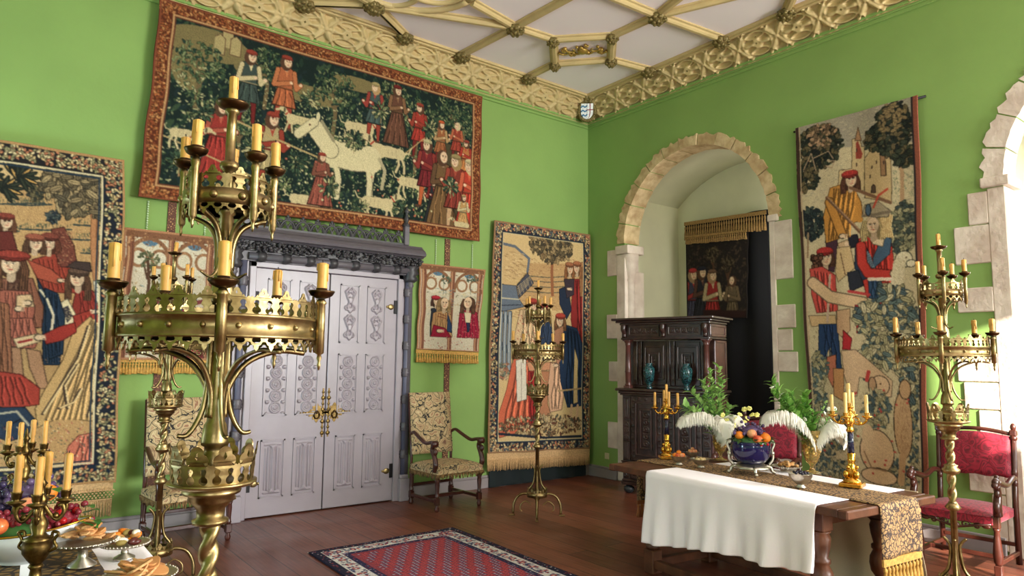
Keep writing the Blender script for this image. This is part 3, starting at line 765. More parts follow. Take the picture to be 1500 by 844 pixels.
# pierced cresting of interlaced arches with fleurs
m = MB(); n = 11; x0, x1 = 2.0, 3.73; w = (x1-x0)/n; zb = 2.83; H = .15
for k in range(n):
    cx = x0+w*(k+.5)
    m.tube([(cx+w*.5*math.cos(PI*i/12), 6.85, zb+H*.75*math.sin(PI*i/12)) for i in range(13)], .011, 6)
    m.tube([(cx-w*.5, 6.85, zb), (cx, 6.85, zb+H*.95), (cx+w*.5, 6.85, zb)], .009, 6)
    if k < n-1: m.tube([(cx+w*.5*math.cos(PI*i/12)+w*.5, 6.85, zb+H*.75*math.sin(PI*i/12)) for i in range(13)], .009, 6)
    for (a, b, r) in ((0, H, .017), (-.022, H*.86, .013), (.022, H*.86, .013), (0, H*.3, .016)): m.ball((cx+a, 6.85, zb+b), r, 8, 6, (1, .6, 1.1))
    m.ball((cx+w*.5, 6.85, zb+H*.55), .014, 8, 6)
m.b2(x0-.02, x1+.02, 6.83, 6.87, zb-.005, zb+.02); m.build('pierced_cresting', DOORK, sur)
for x in (1.98, 3.745):
    m = MB(); m.b2(x-.03, x+.03, 6.81, 6.87, 2.83, 3.05, bev=.006); m.build('finial_post', DOORD, sur)
    m = MB(); m.lathe([(.05, 3.05), (.035, 3.07), (.02, 3.1), (.03, 3.13), (.02, 3.16), (.016, 3.2), (.03, 3.22), (.012, 3.25), (0, 3.28)], (x, 6.84, 0), 8, flute=.15, k=4); m.build('finial', DOORK, sur)
# ================================================================ TAPESTRIES (woven pictures as colour on the cloth)
DKG, MDG, LTG = C(24, 38, 34), C(46, 66, 48), C(104, 116, 74)
CRM, TAN_, RED, DRED, BRN, BLU, SKIN = C(214, 196, 148), C(178, 140, 92), C(168, 52, 38), C(112, 34, 32), C(84, 56, 40), C(34, 52, 78), C(216, 182, 146)
def dk(c, k=.55): return tuple(v*k for v in c)
def lt(c, k=1.25): return tuple(min(1, v*k) for v in c)
def face(P, x, y, r, hair, hat, d=1, skin=SKIN):
    P.ell(x-d*r*.15, y+r*.25, r*1.25, r*1.55, hair)
    P.ell(x+d*r*.2, y, r*.82, r*1.12, dk(skin, .7)); P.ell(x+d*r*.2, y, r*.74, r*1.04, skin)
    if r > .03:
        for s in (-.22, .38):
            P.ell(x+d*r*(.2+s), y-r*.12, r*.14, r*.07, C(60, 40, 34)); P.line([(x+d*r*(.02+s), y-r*.3), (x+d*r*(.4+s), y-r*.32)], r*.06, dk(hair, .8))
        P.line([(x+d*r*.34, y-r*.1), (x+d*r*.42, y+r*.28), (x+d*r*.26, y+r*.32)], r*.07, dk(skin, .72))
        P.line([(x+d*r*.08, y+r*.58), (x+d*r*.44, y+r*.56)], r*.1, C(160, 76, 64))
    if hat is not None:
        P.ell(x-d*r*.05, y-r*.95, r*1.15, r*.55, dk(hat, .5)); P.ell(x-d*r*.05, y-r*.98, r*1.08, r*.48, hat); P.line([(x-r*1.1, y-r*.7), (x+r*1.15, y-r*.72)], r*.22, lt(hat, .8))
def folds(P, pts, col, n=7, w=.012):
    """long folds running down a robe given as 4 corners: top-left, top-right, bottom-right, bottom-left"""
    (a, b, c, d) = pts
    for k in range(1, n):
        t = k/n; x0, y0 = lerp(a[0], b[0], t), lerp(a[1], b[1], t); x1, y1 = lerp(d[0], c[0], t), lerp(d[1], c[1], t)
        mx = (x0+x1)/2+(.02 if k % 2 else -.015)*abs(c[0]-d[0])*3; my = (y0+y1)/2
        P.line([(x0, y0+.02*(k % 3)), (mx, my), (x1, y1-.01)], w, dk(col, .5) if k % 2 else lt(col, 1.35))
def person(P, x, y, h, robe, sleeve, hair, hat=None, d=1, long=True, hose=None, arm=0.3, skin=SKIN):
    """standing figure, feet at (x, y) in metres on the cloth (y down), height h"""
    r = h*.065; sh = y-h*.80; wa = y-h*.55; wd = h*.13
    ed = dk(robe, .35)
    if long:
        q = [(x-wd*.75, wa), (x+wd*.75, wa), (x+wd*1.9, y), (x-wd*1.8, y)]; P.poly(q, robe, ed, h*.012); folds(P, q, robe, 8, h*.014)
    else:
        hs = hose or DRED
        for s in (-.6, .5):
            P.poly([(x+s*wd-.035*h, y-h*.34), (x+s*wd+.045*h, y-h*.34), (x+s*wd*1.3+.022*h, y-.02*h), (x+s*wd*1.3-.022*h, y-.02*h)], hs, dk(hs, .5), h*.008); P.ell(x+s*wd*1.3+d*h*.025, y-.01*h, h*.05, h*.018, BRN)
        q = [(x-wd*.75, wa), (x+wd*.75, wa), (x+wd*1.25, y-h*.3), (x-wd*1.25, y-h*.3)]; P.poly(q, robe, ed, h*.012); folds(P, q, robe, 6, h*.012)
    P.poly([(x-wd*.95, sh), (x-wd*.35, sh-h*.035), (x+wd*.35, sh-h*.035), (x+wd*.95, sh), (x+wd*.72, wa+.01), (x-wd*.72, wa+.01)], robe, ed, h*.01)
    P.poly([(x-wd*.3, sh-h*.03), (x+wd*.3, sh-h*.03), (x+d*wd*.1, sh+h*.1)], lt(sleeve, 1.1))
    P.line([(x-wd*.75, wa), (x+wd*.75, wa)], h*.02, dk(sleeve, .7))
    for s in (-1, 1):
        ex, ey = x+s*wd*1.15, wa-h*.02; hx, hy = x+d*wd*(1.6 if s == d else .6), wa-h*arm*.3
        P.line([(x+s*wd*.85, sh+h*.02), (ex, ey), (hx, hy)], h*.068, dk(sleeve, .45)); P.line([(x+s*wd*.85, sh+h*.02), (ex, ey), (hx, hy)], h*.054, sleeve)
        P.ell(hx, hy, h*.024, h*.02, skin)
    P.line([(x, sh-h*.05), (x, sh)], h*.045, dk(skin, .85)); face(P, x, y-h*.905, r, hair, hat, d, skin)
def hound(P, x, y, L, col=CRM, d=1):
    """hound in profile, chest-height point (x, y), body length L"""
    o = dk(col, .45)
    def leg(px, dx, bend): P.line([(px, y+L*.1), (px+dx*.4+bend, y+L*.28), (px+dx, y+L*.48)], L*.085, o); P.line([(px, y+L*.1), (px+dx*.4+bend, y+L*.28), (px+dx, y+L*.48)], L*.062, col)
    for (a, b, c) in ((.38, .12, .02), (.28, -.04, .02), (-.36, -.08, -.05), (-.26, .06, -.05)): leg(x+d*a*L, d*b*L, d*c*L)
    P.ell(x, y, L*.46, L*.165, o); P.ell(x, y, L*.445, L*.15, col); P.ell(x+d*L*.28, y+L*.02, L*.2, L*.19, col); P.ell(x-d*L*.3, y, L*.17, L*.15, col)
    P.line([(x+d*L*.38, y-L*.05), (x+d*L*.56, y-L*.24)], L*.15, col); P.ell(x+d*L*.62, y-L*.27, L*.13, L*.085, col); P.line([(x+d*L*.66, y-L*.26), (x+d*L*.84, y-L*.2)], L*.075, col)
    P.ell(x+d*L*.56, y-L*.25, L*.035, L*.09, o); P.line([(x+d*L*.44, y-L*.19), (x+d*L*.52, y-L*.1)], L*.04, RED)
    P.line([(x-d*L*.42, y-L*.04), (x-d*L*.58, y-L*.08), (x-d*L*.66, y-L*.24)], L*.035, col)
    for k in range(3): P.line([(x-d*L*(.2-.12*k), y-L*.08), (x-d*L*(.22-.12*k), y+L*.1)], L*.012, dk(col, .8))
def horse(P, x, y, L, col, d=-1):
    o = dk(col, .5)
    for (a, b) in ((.36, .02), (.26, -.05), (-.36, .03), (-.27, -.03)):
        for (w, c) in ((.1, o), (.082, col)): P.line([(x+d*a*L, y+L*.08), (x+d*(a+b*1.4)*L, y+L*.38), (x+d*(a+b)*L, y+L*.66)], L*w, c)
    P.ell(x, y, L*.47, L*.225, o); P.ell(x, y, L*.455, L*.21, col); P.ell(x-d*L*.3, y-L*.01, L*.2, L*.22, col); P.ell(x+d*L*.3, y, L*.2, L*.22, col)
    for (w, c) in ((.27, o), (.25, col)): P.line([(x+d*L*.34, y-L*.05), (x+d*L*.6, y-L*.34)], L*w, c)
    for (w, c) in ((.15, o), (.13, col)): P.line([(x+d*L*.62, y-L*.42), (x+d*L*.84, y-L*.2)], L*w, c)
    P.ell(x+d*L*.56, y-L*.52, L*.03, L*.07, col); P.ell(x+d*L*.68, y-L*.37, L*.018, L*.014, BRN)
    P.line([(x+d*L*.3, y-L*.2), (x+d*L*.5, y-L*.46)], L*.05, dk(col, .7)); P.line([(x-d*L*.46, y-L*.05), (x-d*L*.56, y+L*.12), (x-d*L*.52, y+L*.42)], L*.06, dk(col, .82))
def tree(P, x, y, h, r, cols, trunk=BRN, n=140, lr=.03):
    P.line([(x, y), (x+.02, y-h*.5), (x-.01, y-h)], r*.12+.015, trunk); P.line([(x, y-h*.6), (x+r*.5, y-h*.9)], r*.06+.01, trunk); P.line([(x, y-h*.6), (x-r*.5, y-h*.95)], r*.06+.01, trunk)
    for _ in range(n):
        a = P.rng.uniform(0, 6.28); q = math.sqrt(P.rng.uniform())*r; px, py = x+q*math.cos(a), y-h+q*.8*math.sin(a); c = cols[P.rng.integers(len(cols))]; t = P.rng.uniform(0, 3.14)
        P.ell(px, py, lr*1.15, lr*.52, dk(c, .4), t); P.ell(px, py, lr, lr*.4, c, t); 
def bush(P, x, y, r, cols, n=60, lr=.028):
    for _ in range(n):
        a = P.rng.uniform(0, 6.28); q = math.sqrt(P.rng.uniform())*r; c = cols[P.rng.integers(len(cols))]
        P.ell(x+q*math.cos(a), y+q*math.sin(a), lr*1.2, lr*.55, dk(c, .35), a); P.ell(x+q*math.cos(a), y+q*math.sin(a), lr, lr*.4, c, a)
def border(P, b, base, cols, n, r, guard=None, edge=None):
    W_, H_ = P.w, P.h
    for (x0, x1, y0, y1) in ((0, W_, 0, b), (0, W_, H_-b, H_), (0, b, 0, H_), (W_-b, W_, 0, H_)):
        P.poly([(x0, y0), (x1, y0), (x1, y1), (x0, y1)], base)
    per = 2*(W_+H_)
    for k in range(n):
        t = P.rng.uniform(0, per); q = P.rng.uniform(.14, .86)*b
        if t < W_: x, y = t, q
        elif t < 2*W_: x, y = t-W_, H_-q
        elif t < 2*W_+H_: x, y = q, t-2*W_
        else: x, y = W_-q, t-2*W_-H_
        c = cols[P.rng.integers(len(cols))]; a = P.rng.uniform(0, 3.14); rr = r*P.rng.uniform(.6, 1.2)
        P.ell(x, y, rr*1.2, rr*.75, dk(c, .45), a); P.ell(x, y, rr, rr*.58, c, a)
        if k % 4 == 0: P.ell(x, y, rr*.35, rr*.3, lt(c, 1.4))
    if guard is not None:
        for o, w, c in guard:
            P.line([(o, o), (W_-o, o), (W_-o, H_-o), (o, H_-o), (o, o)], w, c)
    if edge is not None: P.line([(0, 0), (W_, 0), (W_, H_), (0, H_), (0, 0)], .05, edge)
def tapestry(name, label, P, TL, TR, BR, BL, nrm, wave=.006, seed=1, group=None, nw=7, thick=.012, parent=None, slack=0):
    yy, xx = np.mgrid[0:P.H, 0:P.W]; u = (xx/(P.W-1))[..., None]; v = (yy/(P.H-1))[..., None]
    TL, TR, BR, BL = [np.array(p) for p in (TL, TR, BR, BL)]
    X = (1-v)*((1-u)*TL+u*TR)+v*((1-u)*BL+u*BR)
    rnd = random.Random(seed); d = np.zeros(u.shape)
    for k in range(nw):
        f = rnd.uniform(1.5, 9); ph = rnd.uniform(0, 6.3); sk = rnd.uniform(-1, 1); d += np.sin(u*f*2.2+ph+sk*v*2)*rnd.uniform(.3, 1)*(.35+.65*v if slack == 0 else 1-.6*v)
    d = d*wave/2; d += np.sin(v*5+1)*wave*.5
    edge = np.sin(v*17+seed)*.006+np.sin(v*6+seed)*.006; X = X + (u-.5)*2*edge*((TR-TL)/np.linalg.norm(TR-TL))
    X = X+(d-d.min())*np.array(nrm)
    P.blur(1); g = P.a.mean(axis=2, keepdims=True); P.a = (P.a*.88+g*np.array([1.06, 1.0, .84], np.float32)*.12)*.96; P.grain(.05)
    o = grid_obj(name, X, P.a, ATTR, parent, back=-np.array(nrm)*thick)
    if label: tag(o, label, 'tapestry', group)
    return o
def fringe_strands(name, p0, p1, drop, m_, parent, n, nrm, head=.02, r=.006, seed=1, tassel=False):
    """heading band with strands or tassels hanging below the line p0-p1"""
    p0, p1, nv = Vector(p0), Vector(p1), Vector(nrm); m = MB(); rnd = random.Random(seed); ax = (p1-p0).normalized()
    m.add([tuple(p0+nv*.004), tuple(p1+nv*.004), tuple(p1+nv*.004-Vector((0, 0, head))), tuple(p0+nv*.004-Vector((0, 0, head))), tuple(p0-nv*.008), tuple(p1-nv*.008), tuple(p1-nv*.008-Vector((0, 0, head))), tuple(p0-nv*.008-Vector((0, 0, head)))],
          [(0, 3, 2, 1), (4, 5, 6, 7), (0, 1, 5, 4), (3, 7, 6, 2), (0, 4, 7, 3), (1, 2, 6, 5)])
    for i in range(n):
        a = p0.lerp(p1, (i+.5)/n)-Vector((0, 0, head*.8)); L_ = drop*rnd.uniform(.93, 1.04); sw = ax*rnd.uniform(-.008, .008)
        if tassel:
            m.lathe([(r*.35, 0), (r*.4, -L_*.12), (r*.9, -L_*.17), (r*.9, -L_*.3), (r*.6, -L_*.34), (r*1.1, -L_*.6), (r*1.35, -L_)][::-1], tuple(a), 8)
        else:
            m.tube([a, a+sw*.5-Vector((0, 0, L_*.5)), a+sw-Vector((0, 0, L_))], [r, r*.8], 4)
    return m.build(name, m_, parent)

# ---- pictures laid out from where they hang: a view of the cloth through the crop it was sketched from
class Sketch:
    def __init__(s, P, org, sc, plane, left, top, flip=False):
        s.P, s.org, s.sc, s.plane, s.left, s.top, s.flip = P, org, sc, plane, left, top, flip
    def m(s, x, y):
        px, py = s.org[0]+x/s.sc, s.org[1]+y/s.sc
        if s.plane == 'y': q = at_y(px, py, YW); return (q.x-s.left, s.top-q.z)
        q = at_x(px, py, 6.70); return (s.left-q.y, s.top-q.z)
    def k(s, x, y):
        a, b, c = s.m(x, y), s.m(x+1, y), s.m(x, y+1); return abs(b[0]-a[0]), abs(c[1]-a[1])
    def poly(s, pts, col, edge=0, ew=.006): s.P.poly([s.m(*p) for p in pts], col, dk(col, .42) if edge else None, ew)
    def ell(s, x, y, rx, ry, col, edge=0):
        c = s.m(x, y); k = s.k(x, y)
        if edge: s.P.ell(c[0], c[1], rx*k[0]+.008, ry*k[1]+.008, dk(col, .3))
        s.P.ell(c[0], c[1], rx*k[0], ry*k[1], col)
    def line(s, pts, w, col): s.P.line([s.m(*p) for p in pts], w*s.k(*pts[0])[1], col)
    def folds(s, q, col, n=7, w=3):
        (a, b, c, d) = q
        for i in range(1, n):
            t = i/n; x0, y0 = lerp(a[0], b[0], t), lerp(a[1], b[1], t); x1, y1 = lerp(d[0], c[0], t), lerp(d[1], c[1], t); j = 4 if i % 2 else -4
            pts = [(x0, y0), (lerp(x0, x1, .35)+j, lerp(y0, y1, .35)), (lerp(x0, x1, .7)-j, lerp(y0, y1, .7)), (x1, y1)]
            s.line(pts, w*1.5, dk(col, .74)); s.line(pts, w*.5, dk(col, .42))
            s.line([(x+w*1.8, y) for x, y in pts], w*.9, lt(col, 1.25))
    def robe(s, pts, col, q=None, n=7, w=3): s.poly(pts, col, 1); (s.folds(q, col, n, w) if q else None)
    def leaves(s, x, y, rx, ry, cols, n, l, asp=.42):
        c = s.m(x, y); k = s.k(x, y); P = s.P
        for _ in range(n):
            a = P.rng.uniform(0, 6.28); r = math.sqrt(P.rng.uniform()); X, Y = c[0]+r*rx*k[0]*math.cos(a), c[1]+r*ry*k[1]*math.sin(a); t = P.rng.uniform(0, 3.14); L_ = l*k[1]*P.rng.uniform(.7, 1.2); col = cols[P.rng.integers(len(cols))]
            P.ell(X, Y, L_*1.2, L_*asp*1.35, dk(col, .48), t); P.ell(X, Y, L_, L_*asp, col, t); P.line([(X-L_*.8*math.cos(t), Y-L_*.8*math.sin(t)), (X+L_*.8*math.cos(t), Y+L_*.8*math.sin(t))], L_*.1+.002, dk(col, .6))
    def head(s, x, y, r, hair, hat=None, d=1, long=1.6, skin=SKIN, hatk=1):
        P = s.P; c = s.m(x, y); R_ = r*s.k(x, y)[1]; X, Y = c; sx = s.k(x, y)[0]/s.k(x, y)[1]
        P.ell(X-d*R_*.15, Y+R_*.25, R_*1.25, R_*1.35, dk(hair, .6))
        for q in (-1, 1):
            for j in range(7): P.line([(X+q*R_*(.5+.1*j), Y-R_*.6), (X+q*R_*(.85+.1*j), Y+R_*.5), (X+q*R_*(.7+.12*j), Y+R_*long)], R_*.13, hair if j % 2 else dk(hair, .55))
        P.line([(X, Y+R_*.6), (X, Y+R_*1.6)], R_*.7, dk(skin, .85))
        P.ell(X+d*R_*.1, Y, R_*.80, R_*1.08, dk(skin, .55)); P.ell(X+d*R_*.12, Y, R_*.74, R_*1.02, skin); P.ell(X-d*R_*.3, Y+R_*.25, R_*.26, R_*.5, dk(skin, .88)); P.ell(X+d*R_*.34, Y+R_*.22, R_*.17, R_*.14, C(222, 156, 124))
        for o in (-.22, .34):
            ex = X+d*R_*(.12+o); P.line([(ex-R_*.17, Y-R_*.28), (ex+R_*.17, Y-R_*.30)], R_*.07, dk(hair, .7)); P.ell(ex, Y-R_*.12, R_*.17, R_*.09, C(238, 226, 200)); P.ell(ex, Y-R_*.12, R_*.08, R_*.085, C(50, 36, 30)); P.line([(ex-R_*.17, Y-R_*.17), (ex+R_*.17, Y-R_*.19)], R_*.05, C(70, 46, 36))
        P.line([(X+d*R_*.22, Y-R_*.15), (X+d*R_*.34, Y+R_*.26), (X+d*R_*.16, Y+R_*.32)], R_*.07, dk(skin, .62))
        P.line([(X-d*R_*.04, Y+R_*.56), (X+d*R_*.34, Y+R_*.54)], R_*.11, C(170, 78, 66)); P.line([(X, Y+R_*.72), (X+d*R_*.26, Y+R_*.72)], R_*.05, dk(skin, .75))
        if hat is not None:
            P.ell(X-d*R_*.05, Y-R_*.92, R_*1.25*hatk, R_*.62, dk(hat, .4)); P.ell(X-d*R_*.05, Y-R_*.96, R_*1.17*hatk, R_*.54, hat); P.line([(X-R_*1.05*hatk, Y-R_*.72), (X, Y-R_*.60), (X+R_*1.05*hatk, Y-R_*.74)], R_*.26, dk(hat, .7))
            for j in range(5): P.line([(X+R_*(-.8+.4*j), Y-R_*1.3), (X+R_*(-.7+.35*j), Y-R_*.8)], R_*.05, lt(hat, 1.3))
    def hand(s, x, y, r, d=1):
        s.ell(x, y, r, r*.7, SKIN, 1)
        for j in range(4): s.line([(x+d*r*.4, y-r*.5+r*.33*j), (x+d*r*1.7, y-r*.6+r*.4*j)], r*.28, SKIN)
    def hatch(s, box, n, l, cols, w=1.6, ang=0):
        for _ in range(n):
            x, y = s.P.rng.uniform(box[0], box[1]), s.P.rng.uniform(box[2], box[3]); s.line([(x, y), (x+l*math.cos(ang), y+l*math.sin(ang))], w, cols[s.P.rng.integers(len(cols))])
NY = (0, -1, 0); YW = 6.955
RD, RD2, MAR, OCH = C(148, 56, 42), C(166, 74, 54), C(100, 42, 36), C(188, 150, 96)
# ---- the great hunting tapestry over the door
CR2 = C(196, 178, 132)
def big_person(P, x, y, h, *a, **k): person(P, x, y+.02, h*1.14, *a, **k)
w, h = 3.68, 1.86
P = Paint(w, h, 165, DKG)
P.scatter(1500, (.1, w, .1, h), [C(34, 54, 42), C(52, 72, 50), C(28, 44, 44)], .02, .05)
for (x, y, a, b) in ((.45, .32, .4, .16), (.3, .55, .16, .25), (.9, .45, .2, .09), (1.5, .55, .34, .1), (2.0, .3, .3, .08)): P.ell(x, y, a, b, C(122, 108, 68))
for (x, y) in ((.62, .22), (.55, .3), (.7, .28)): P.poly([(x-.05, y+.08), (x-.05, y-.08), (x, y-.12), (x+.05, y-.08), (x+.05, y+.08)], C(168, 150, 100), BRN, .006)
LV = [C(36, 62, 50), C(60, 84, 56), C(92, 108, 70), C(128, 136, 92)]
for (x, y, hh, r) in ((.38, .95, .45, .24), (1.02, .8, .45, .2), (1.75, 1.0, .6, .24), (2.45, .7, .4, .2), (2.75, 1.15, .7, .26), (3.25, .6, .3, .24), (.8, 1.5, .5, .15), (3.4, .9, .5, .18)): tree(P, x, y, hh, r, LV, C(106, 88, 58), 150, .022)
P.scatter(2200, (.12, w-.1, .5, h-.1), [C(150, 152, 108), C(112, 124, 80), C(66, 92, 62), C(180, 172, 124)], .008, .018, 2.4)
for k in range(40): bush(P, P.rng.uniform(.2, 3.5), P.rng.uniform(.7, 1.75), .06, [C(190, 184, 134), C(78, 102, 66), C(122, 134, 86)], 12, .018)
big_person(P, .86, .98, .66, C(58, 72, 66), CR2, BRN, RD, 1, False); big_person(P, 1.22, .95, .68, C(172, 92, 56), C(186, 108, 66), BRN, RD, 1, False, RD)
big_person(P, .62, 1.58, .68, C(150, 48, 42), C(172, 80, 62), BRN, C(178, 150, 84), 1, True); big_person(P, 1.12, 1.66, .76, C(168, 150, 104), RD, BRN, RD, 1, False, RD)
P.line([(.72, .98), (1.75, 1.22)], .02, C(176, 150, 100)); P.line([(.12, 1.26), (1.0, 1.52)], .016, C(176, 150, 100))
hound(P, .34, 1.22, .3, CR2, 1); hound(P, 1.4, .84, .3, C(196, 178, 130), -1); hound(P, 2.05, .78, .36, CR2, 1)
big_person(P, 2.22, .88, .6, C(64, 82, 78), C(150, 56, 48), TAN_, C(160, 142, 92), -1, False, RD); big_person(P, 2.5, .86, .62, C(98, 62, 46), C(128, 90, 60), BRN, DRED, 1)
big_person(P, 2.8, .95, .58, C(162, 50, 40), RD, BRN, RD, -1, False); P.line([(2.6, .98), (3.05, .55)], .014, TAN_)
hound(P, 2.42, .98, .44, CR2, -1)
horse(P, 1.98, 1.12, .70, C(204, 190, 146), -1)
hound(P, 2.72, 1.28, .38, CR2, 1); hound(P, 2.3, 1.58, .4, CR2, 1); hound(P, 1.5, 1.66, .34, CR2, 1)
big_person(P, 2.92, 1.52, .72, C(112, 34, 38), C(140, 50, 44), BRN, C(180, 168, 124), -1, False, C(186, 90, 50))
big_person(P, 1.66, 1.68, .5, C(140, 72, 58), C(120, 70, 54), BRN, RD, 1); big_person(P, 3.02, 1.72, .5, C(40, 42, 46), DRED, BRN, None, -1)
P.poly([(3.1, .72), (3.42, .72), (3.5, 1.78), (3.05, 1.78)], C(72, 66, 44))
big_person(P, 3.1, 1.0, .5, C(150, 88, 52), TAN_, BRN, C(190, 82, 42), 1, False); big_person(P, 3.32, .92, .46, RD, C(178, 92, 60), CR2, None, -1, False); big_person(P, 3.46, 1.12, .46, C(180, 110, 60), C(170, 50, 40), BRN, RD, -1)
big_person(P, 3.14, 1.76, .86, C(112, 82, 50), C(98, 70, 46), BRN, None, 1); big_person(P, 3.32, 1.76, .84, C(128, 50, 40), C(150, 64, 48), C(150, 120, 74), C(150, 130, 84), -1, False, C(190, 150, 110)); big_person(P, 3.52, 1.76, .82, C(182, 56, 40), C(200, 90, 60), C(200, 170, 120), CR2, -1)
big_person(P, 3.44, 1.76, .42, C(184, 140, 84), CR2, BRN, TAN_, 1); hound(P, 3.42, 1.68, .22, CR2, -1)
for k in range(60): P.ell(P.rng.uniform(.15, 3.0), P.rng.uniform(1.2, 1.76), .012, .012, [C(200, 190, 140), C(180, 96, 70)][k % 2])
for (x, y) in ((.45, 1.0), (.3, 1.5), (.95, 1.25), (1.4, 1.3), (1.5, .62), (2.3, .55), (2.0, .95), (2.6, 1.62), (2.1, 1.7), (1.75, 1.5), (2.95, .62), (3.25, 1.25)):
    P.line([(x, y+.12), (x, y)], .012, C(150, 126, 84)); bush(P, x, y-.02, .10, [C(60, 84, 62), C(112, 122, 82), C(180, 172, 122), C(40, 60, 50)], 46, .026)
border(P, .125, C(92, 42, 26), [C(176, 104, 56), C(158, 84, 44), C(132, 64, 36), C(196, 132, 78)], 3600, .014, [(.125, .018, C(186, 140, 92)), (.14, .012, C(98, 50, 34)), (.012, .02, C(128, 66, 42))])
tapestry('tapestry', 'huge wide hunting tapestry with red-brown border hung high above the double door', P, (1.10, 6.90, 4.89), (4.785, 6.90, 4.845), (4.785, 6.90, 3.005), (1.045, 6.90, 2.985), NY, .016, 3)

# ---- the tapestry at the left edge: courtly crowd before a tree
w, h = 1.62, 2.86
P = Paint(w, h, 190, C(182, 142, 92)); W = w
S = Sketch(P, (0, 190), 2.91, 'y', -.69, 3.30)
S.poly([(-400, 100), (480, 160), (480, 260), (-400, 200)], C(202, 168, 116))
S.hatch((-300, 460, 280, 640), 900, 0, [C(204, 164, 108), C(150, 112, 72)], 2); S.hatch((-300, 460, 250, 640), 1100, 14, [C(206, 168, 112), C(146, 112, 74), C(160, 124, 82)], 1.6, PI/2.3)
for (x, y, l) in ((-300, 320, 480), (30, 325, 180), (70, 430, 220), (-300, 440, 370), (240, 470, 220), (300, 410, 160), (330, 530, 130), (300, 360, 160), (-200, 380, 200)): S.line([(x, y), (x+l*.5, y+5), (x+l, y)], 7, C(52, 62, 60)); S.hatch((x, x+l, y-10, y), int(l/5), 16, [C(66, 74, 62), C(90, 92, 68)], 1.5, -PI/2.4)
S.leaves(145, 275, 30, 40, [C(90, 84, 62), C(120, 108, 76), C(58, 62, 56)], 60, 10); S.leaves(215, 375, 28, 30, [C(48, 58, 66), C(80, 92, 88)], 50, 9)
for (x, y) in ((60, 180), (20, 260), (-60, 200), (-140, 250), (90, 215), (-200, 180)):
    for j in range(9): a = -2.6+.5*j; c0 = S.m(x+34*math.cos(a), y+26*math.sin(a)); P.ell(c0[0], c0[1], .07, .020, C(30, 34, 30), a*.8); P.ell(c0[0], c0[1], .058, .008, C(200, 150, 80) if j % 3 == 0 else C(52, 58, 44), a*.8)
S.line([(392, 640), (385, 500), (390, 380), (378, 250)], 30, C(120, 76, 48)); S.line([(388, 640), (381, 500), (386, 380), (375, 250)], 18, C(176, 118, 76)); S.line([(384, 330), (440, 240)], 12, C(150, 98, 62)); S.line([(384, 310), (300, 220)], 12, C(150, 98, 62))
for (x, y, rx, ry, n) in ((320, 230, 130, 60, 150), (240, 240, 70, 60, 60), (420, 290, 50, 80, 70), (300, 330, 60, 50, 50), (350, 200, 110, 40, 80), (430, 360, 36, 30, 24)): S.leaves(x, y, rx, ry, [C(150, 128, 92), C(120, 104, 76), C(172, 148, 106), C(96, 86, 66)], n, 22, .38)
BN = C(104, 70, 50)
S.head(15, 400, 26, C(120, 74, 50), C(126, 56, 44), 1); S.robe([(-40, 440), (40, 440), (60, 520), (-60, 520)], MAR)
S.robe([(120, 560), (230, 530), (310, 560), (325, 700), (150, 700)], RD, [(130, 560), (300, 560), (320, 690), (150, 690)], 9)
S.poly([(205, 430), (260, 420), (300, 500), (312, 590), (240, 590), (215, 520)], C(112, 58, 46), 1); S.hatch((225, 295, 440, 580), 160, 5, [C(170, 120, 84), C(70, 36, 34)], 2.4, .6)
S.head(195, 490, 30, C(120, 66, 48), C(118, 58, 46), -1, 1.4, hatk=.9); S.head(135, 492, 28, BN, C(146, 78, 58), 1)
S.poly([(100, 560), (200, 600), (245, 640), (225, 665), (140, 640)], RD2, 1); S.hand(235, 648, 10)
S.robe([(140, 640), (170, 700), (205, 720), (235, 820), (220, 1010), (150, 1010), (150, 800)], C(34, 50, 70), [(150, 700), (215, 720), (220, 1000), (155, 1000)], 6); S.line([(150, 690), (185, 740), (170, 820), (190, 900)], 9, C(206, 192, 160))
S.robe([(-60, 640), (10, 640), (120, 640), (160, 760), (150, 850), (-60, 850)], C(134, 82, 62), [(-40, 650), (130, 660), (150, 840), (-40, 840)], 8); S.poly([(15, 640), (95, 640), (98, 700), (12, 700)], C(84, 54, 42), 1); S.hatch((18, 92, 645, 695), 60, 5, [C(150, 110, 80), C(54, 34, 30)], 2.4, .9)
S.head(35, 580, 40, C(112, 72, 50), C(140, 52, 42), -1, 2.6, hatk=1.25)
S.robe([(-20, 690), (100, 695), (125, 760), (110, 850), (-30, 850)], C(160, 88, 70), [(-10, 700), (100, 700), (115, 840), (-20, 840)], 8); S.poly([(50, 712), (110, 708), (122, 760), (45, 765)], C(208, 170, 126), 1); S.hand(55, 770, 14); S.hand(95, 745, 14, -1)
S.robe([(300, 690), (370, 690), (425, 760), (415, 850), (290, 850), (280, 760)], C(134, 46, 38), [(300, 700), (380, 700), (410, 840), (295, 840)], 6)
S.poly([(375, 650), (425, 640), (440, 740), (432, 850), (400, 800), (380, 720)], C(214, 202, 176), 1)
for j in range(6): S.line([(384+j*3, 660+j*18), (430, 650+j*24)], 4, C(60, 66, 80))
S.head(312, 640, 32, C(106, 72, 52), C(92, 68, 54), -1, 2.8); S.poly([(265, 590), (300, 565), (365, 570), (370, 610), (320, 600)], C(64, 50, 46), 1)
S.poly([(228, 745), (262, 725), (292, 790), (275, 850), (240, 850)], C(216, 198, 156), 1); S.poly([(240, 765), (262, 755), (280, 800), (255, 830)], C(60, 54, 58)); S.hatch((244, 272, 768, 815), 30, 4, [C(190, 170, 120)], 1.6)
S = Sketch(P, (0, 440), 2.48, 'y', -.69, 3.30)
S.hatch((-300, 345, 200, 640), 700, 6, [C(206, 168, 118), C(150, 112, 78)], 1.8, .4)
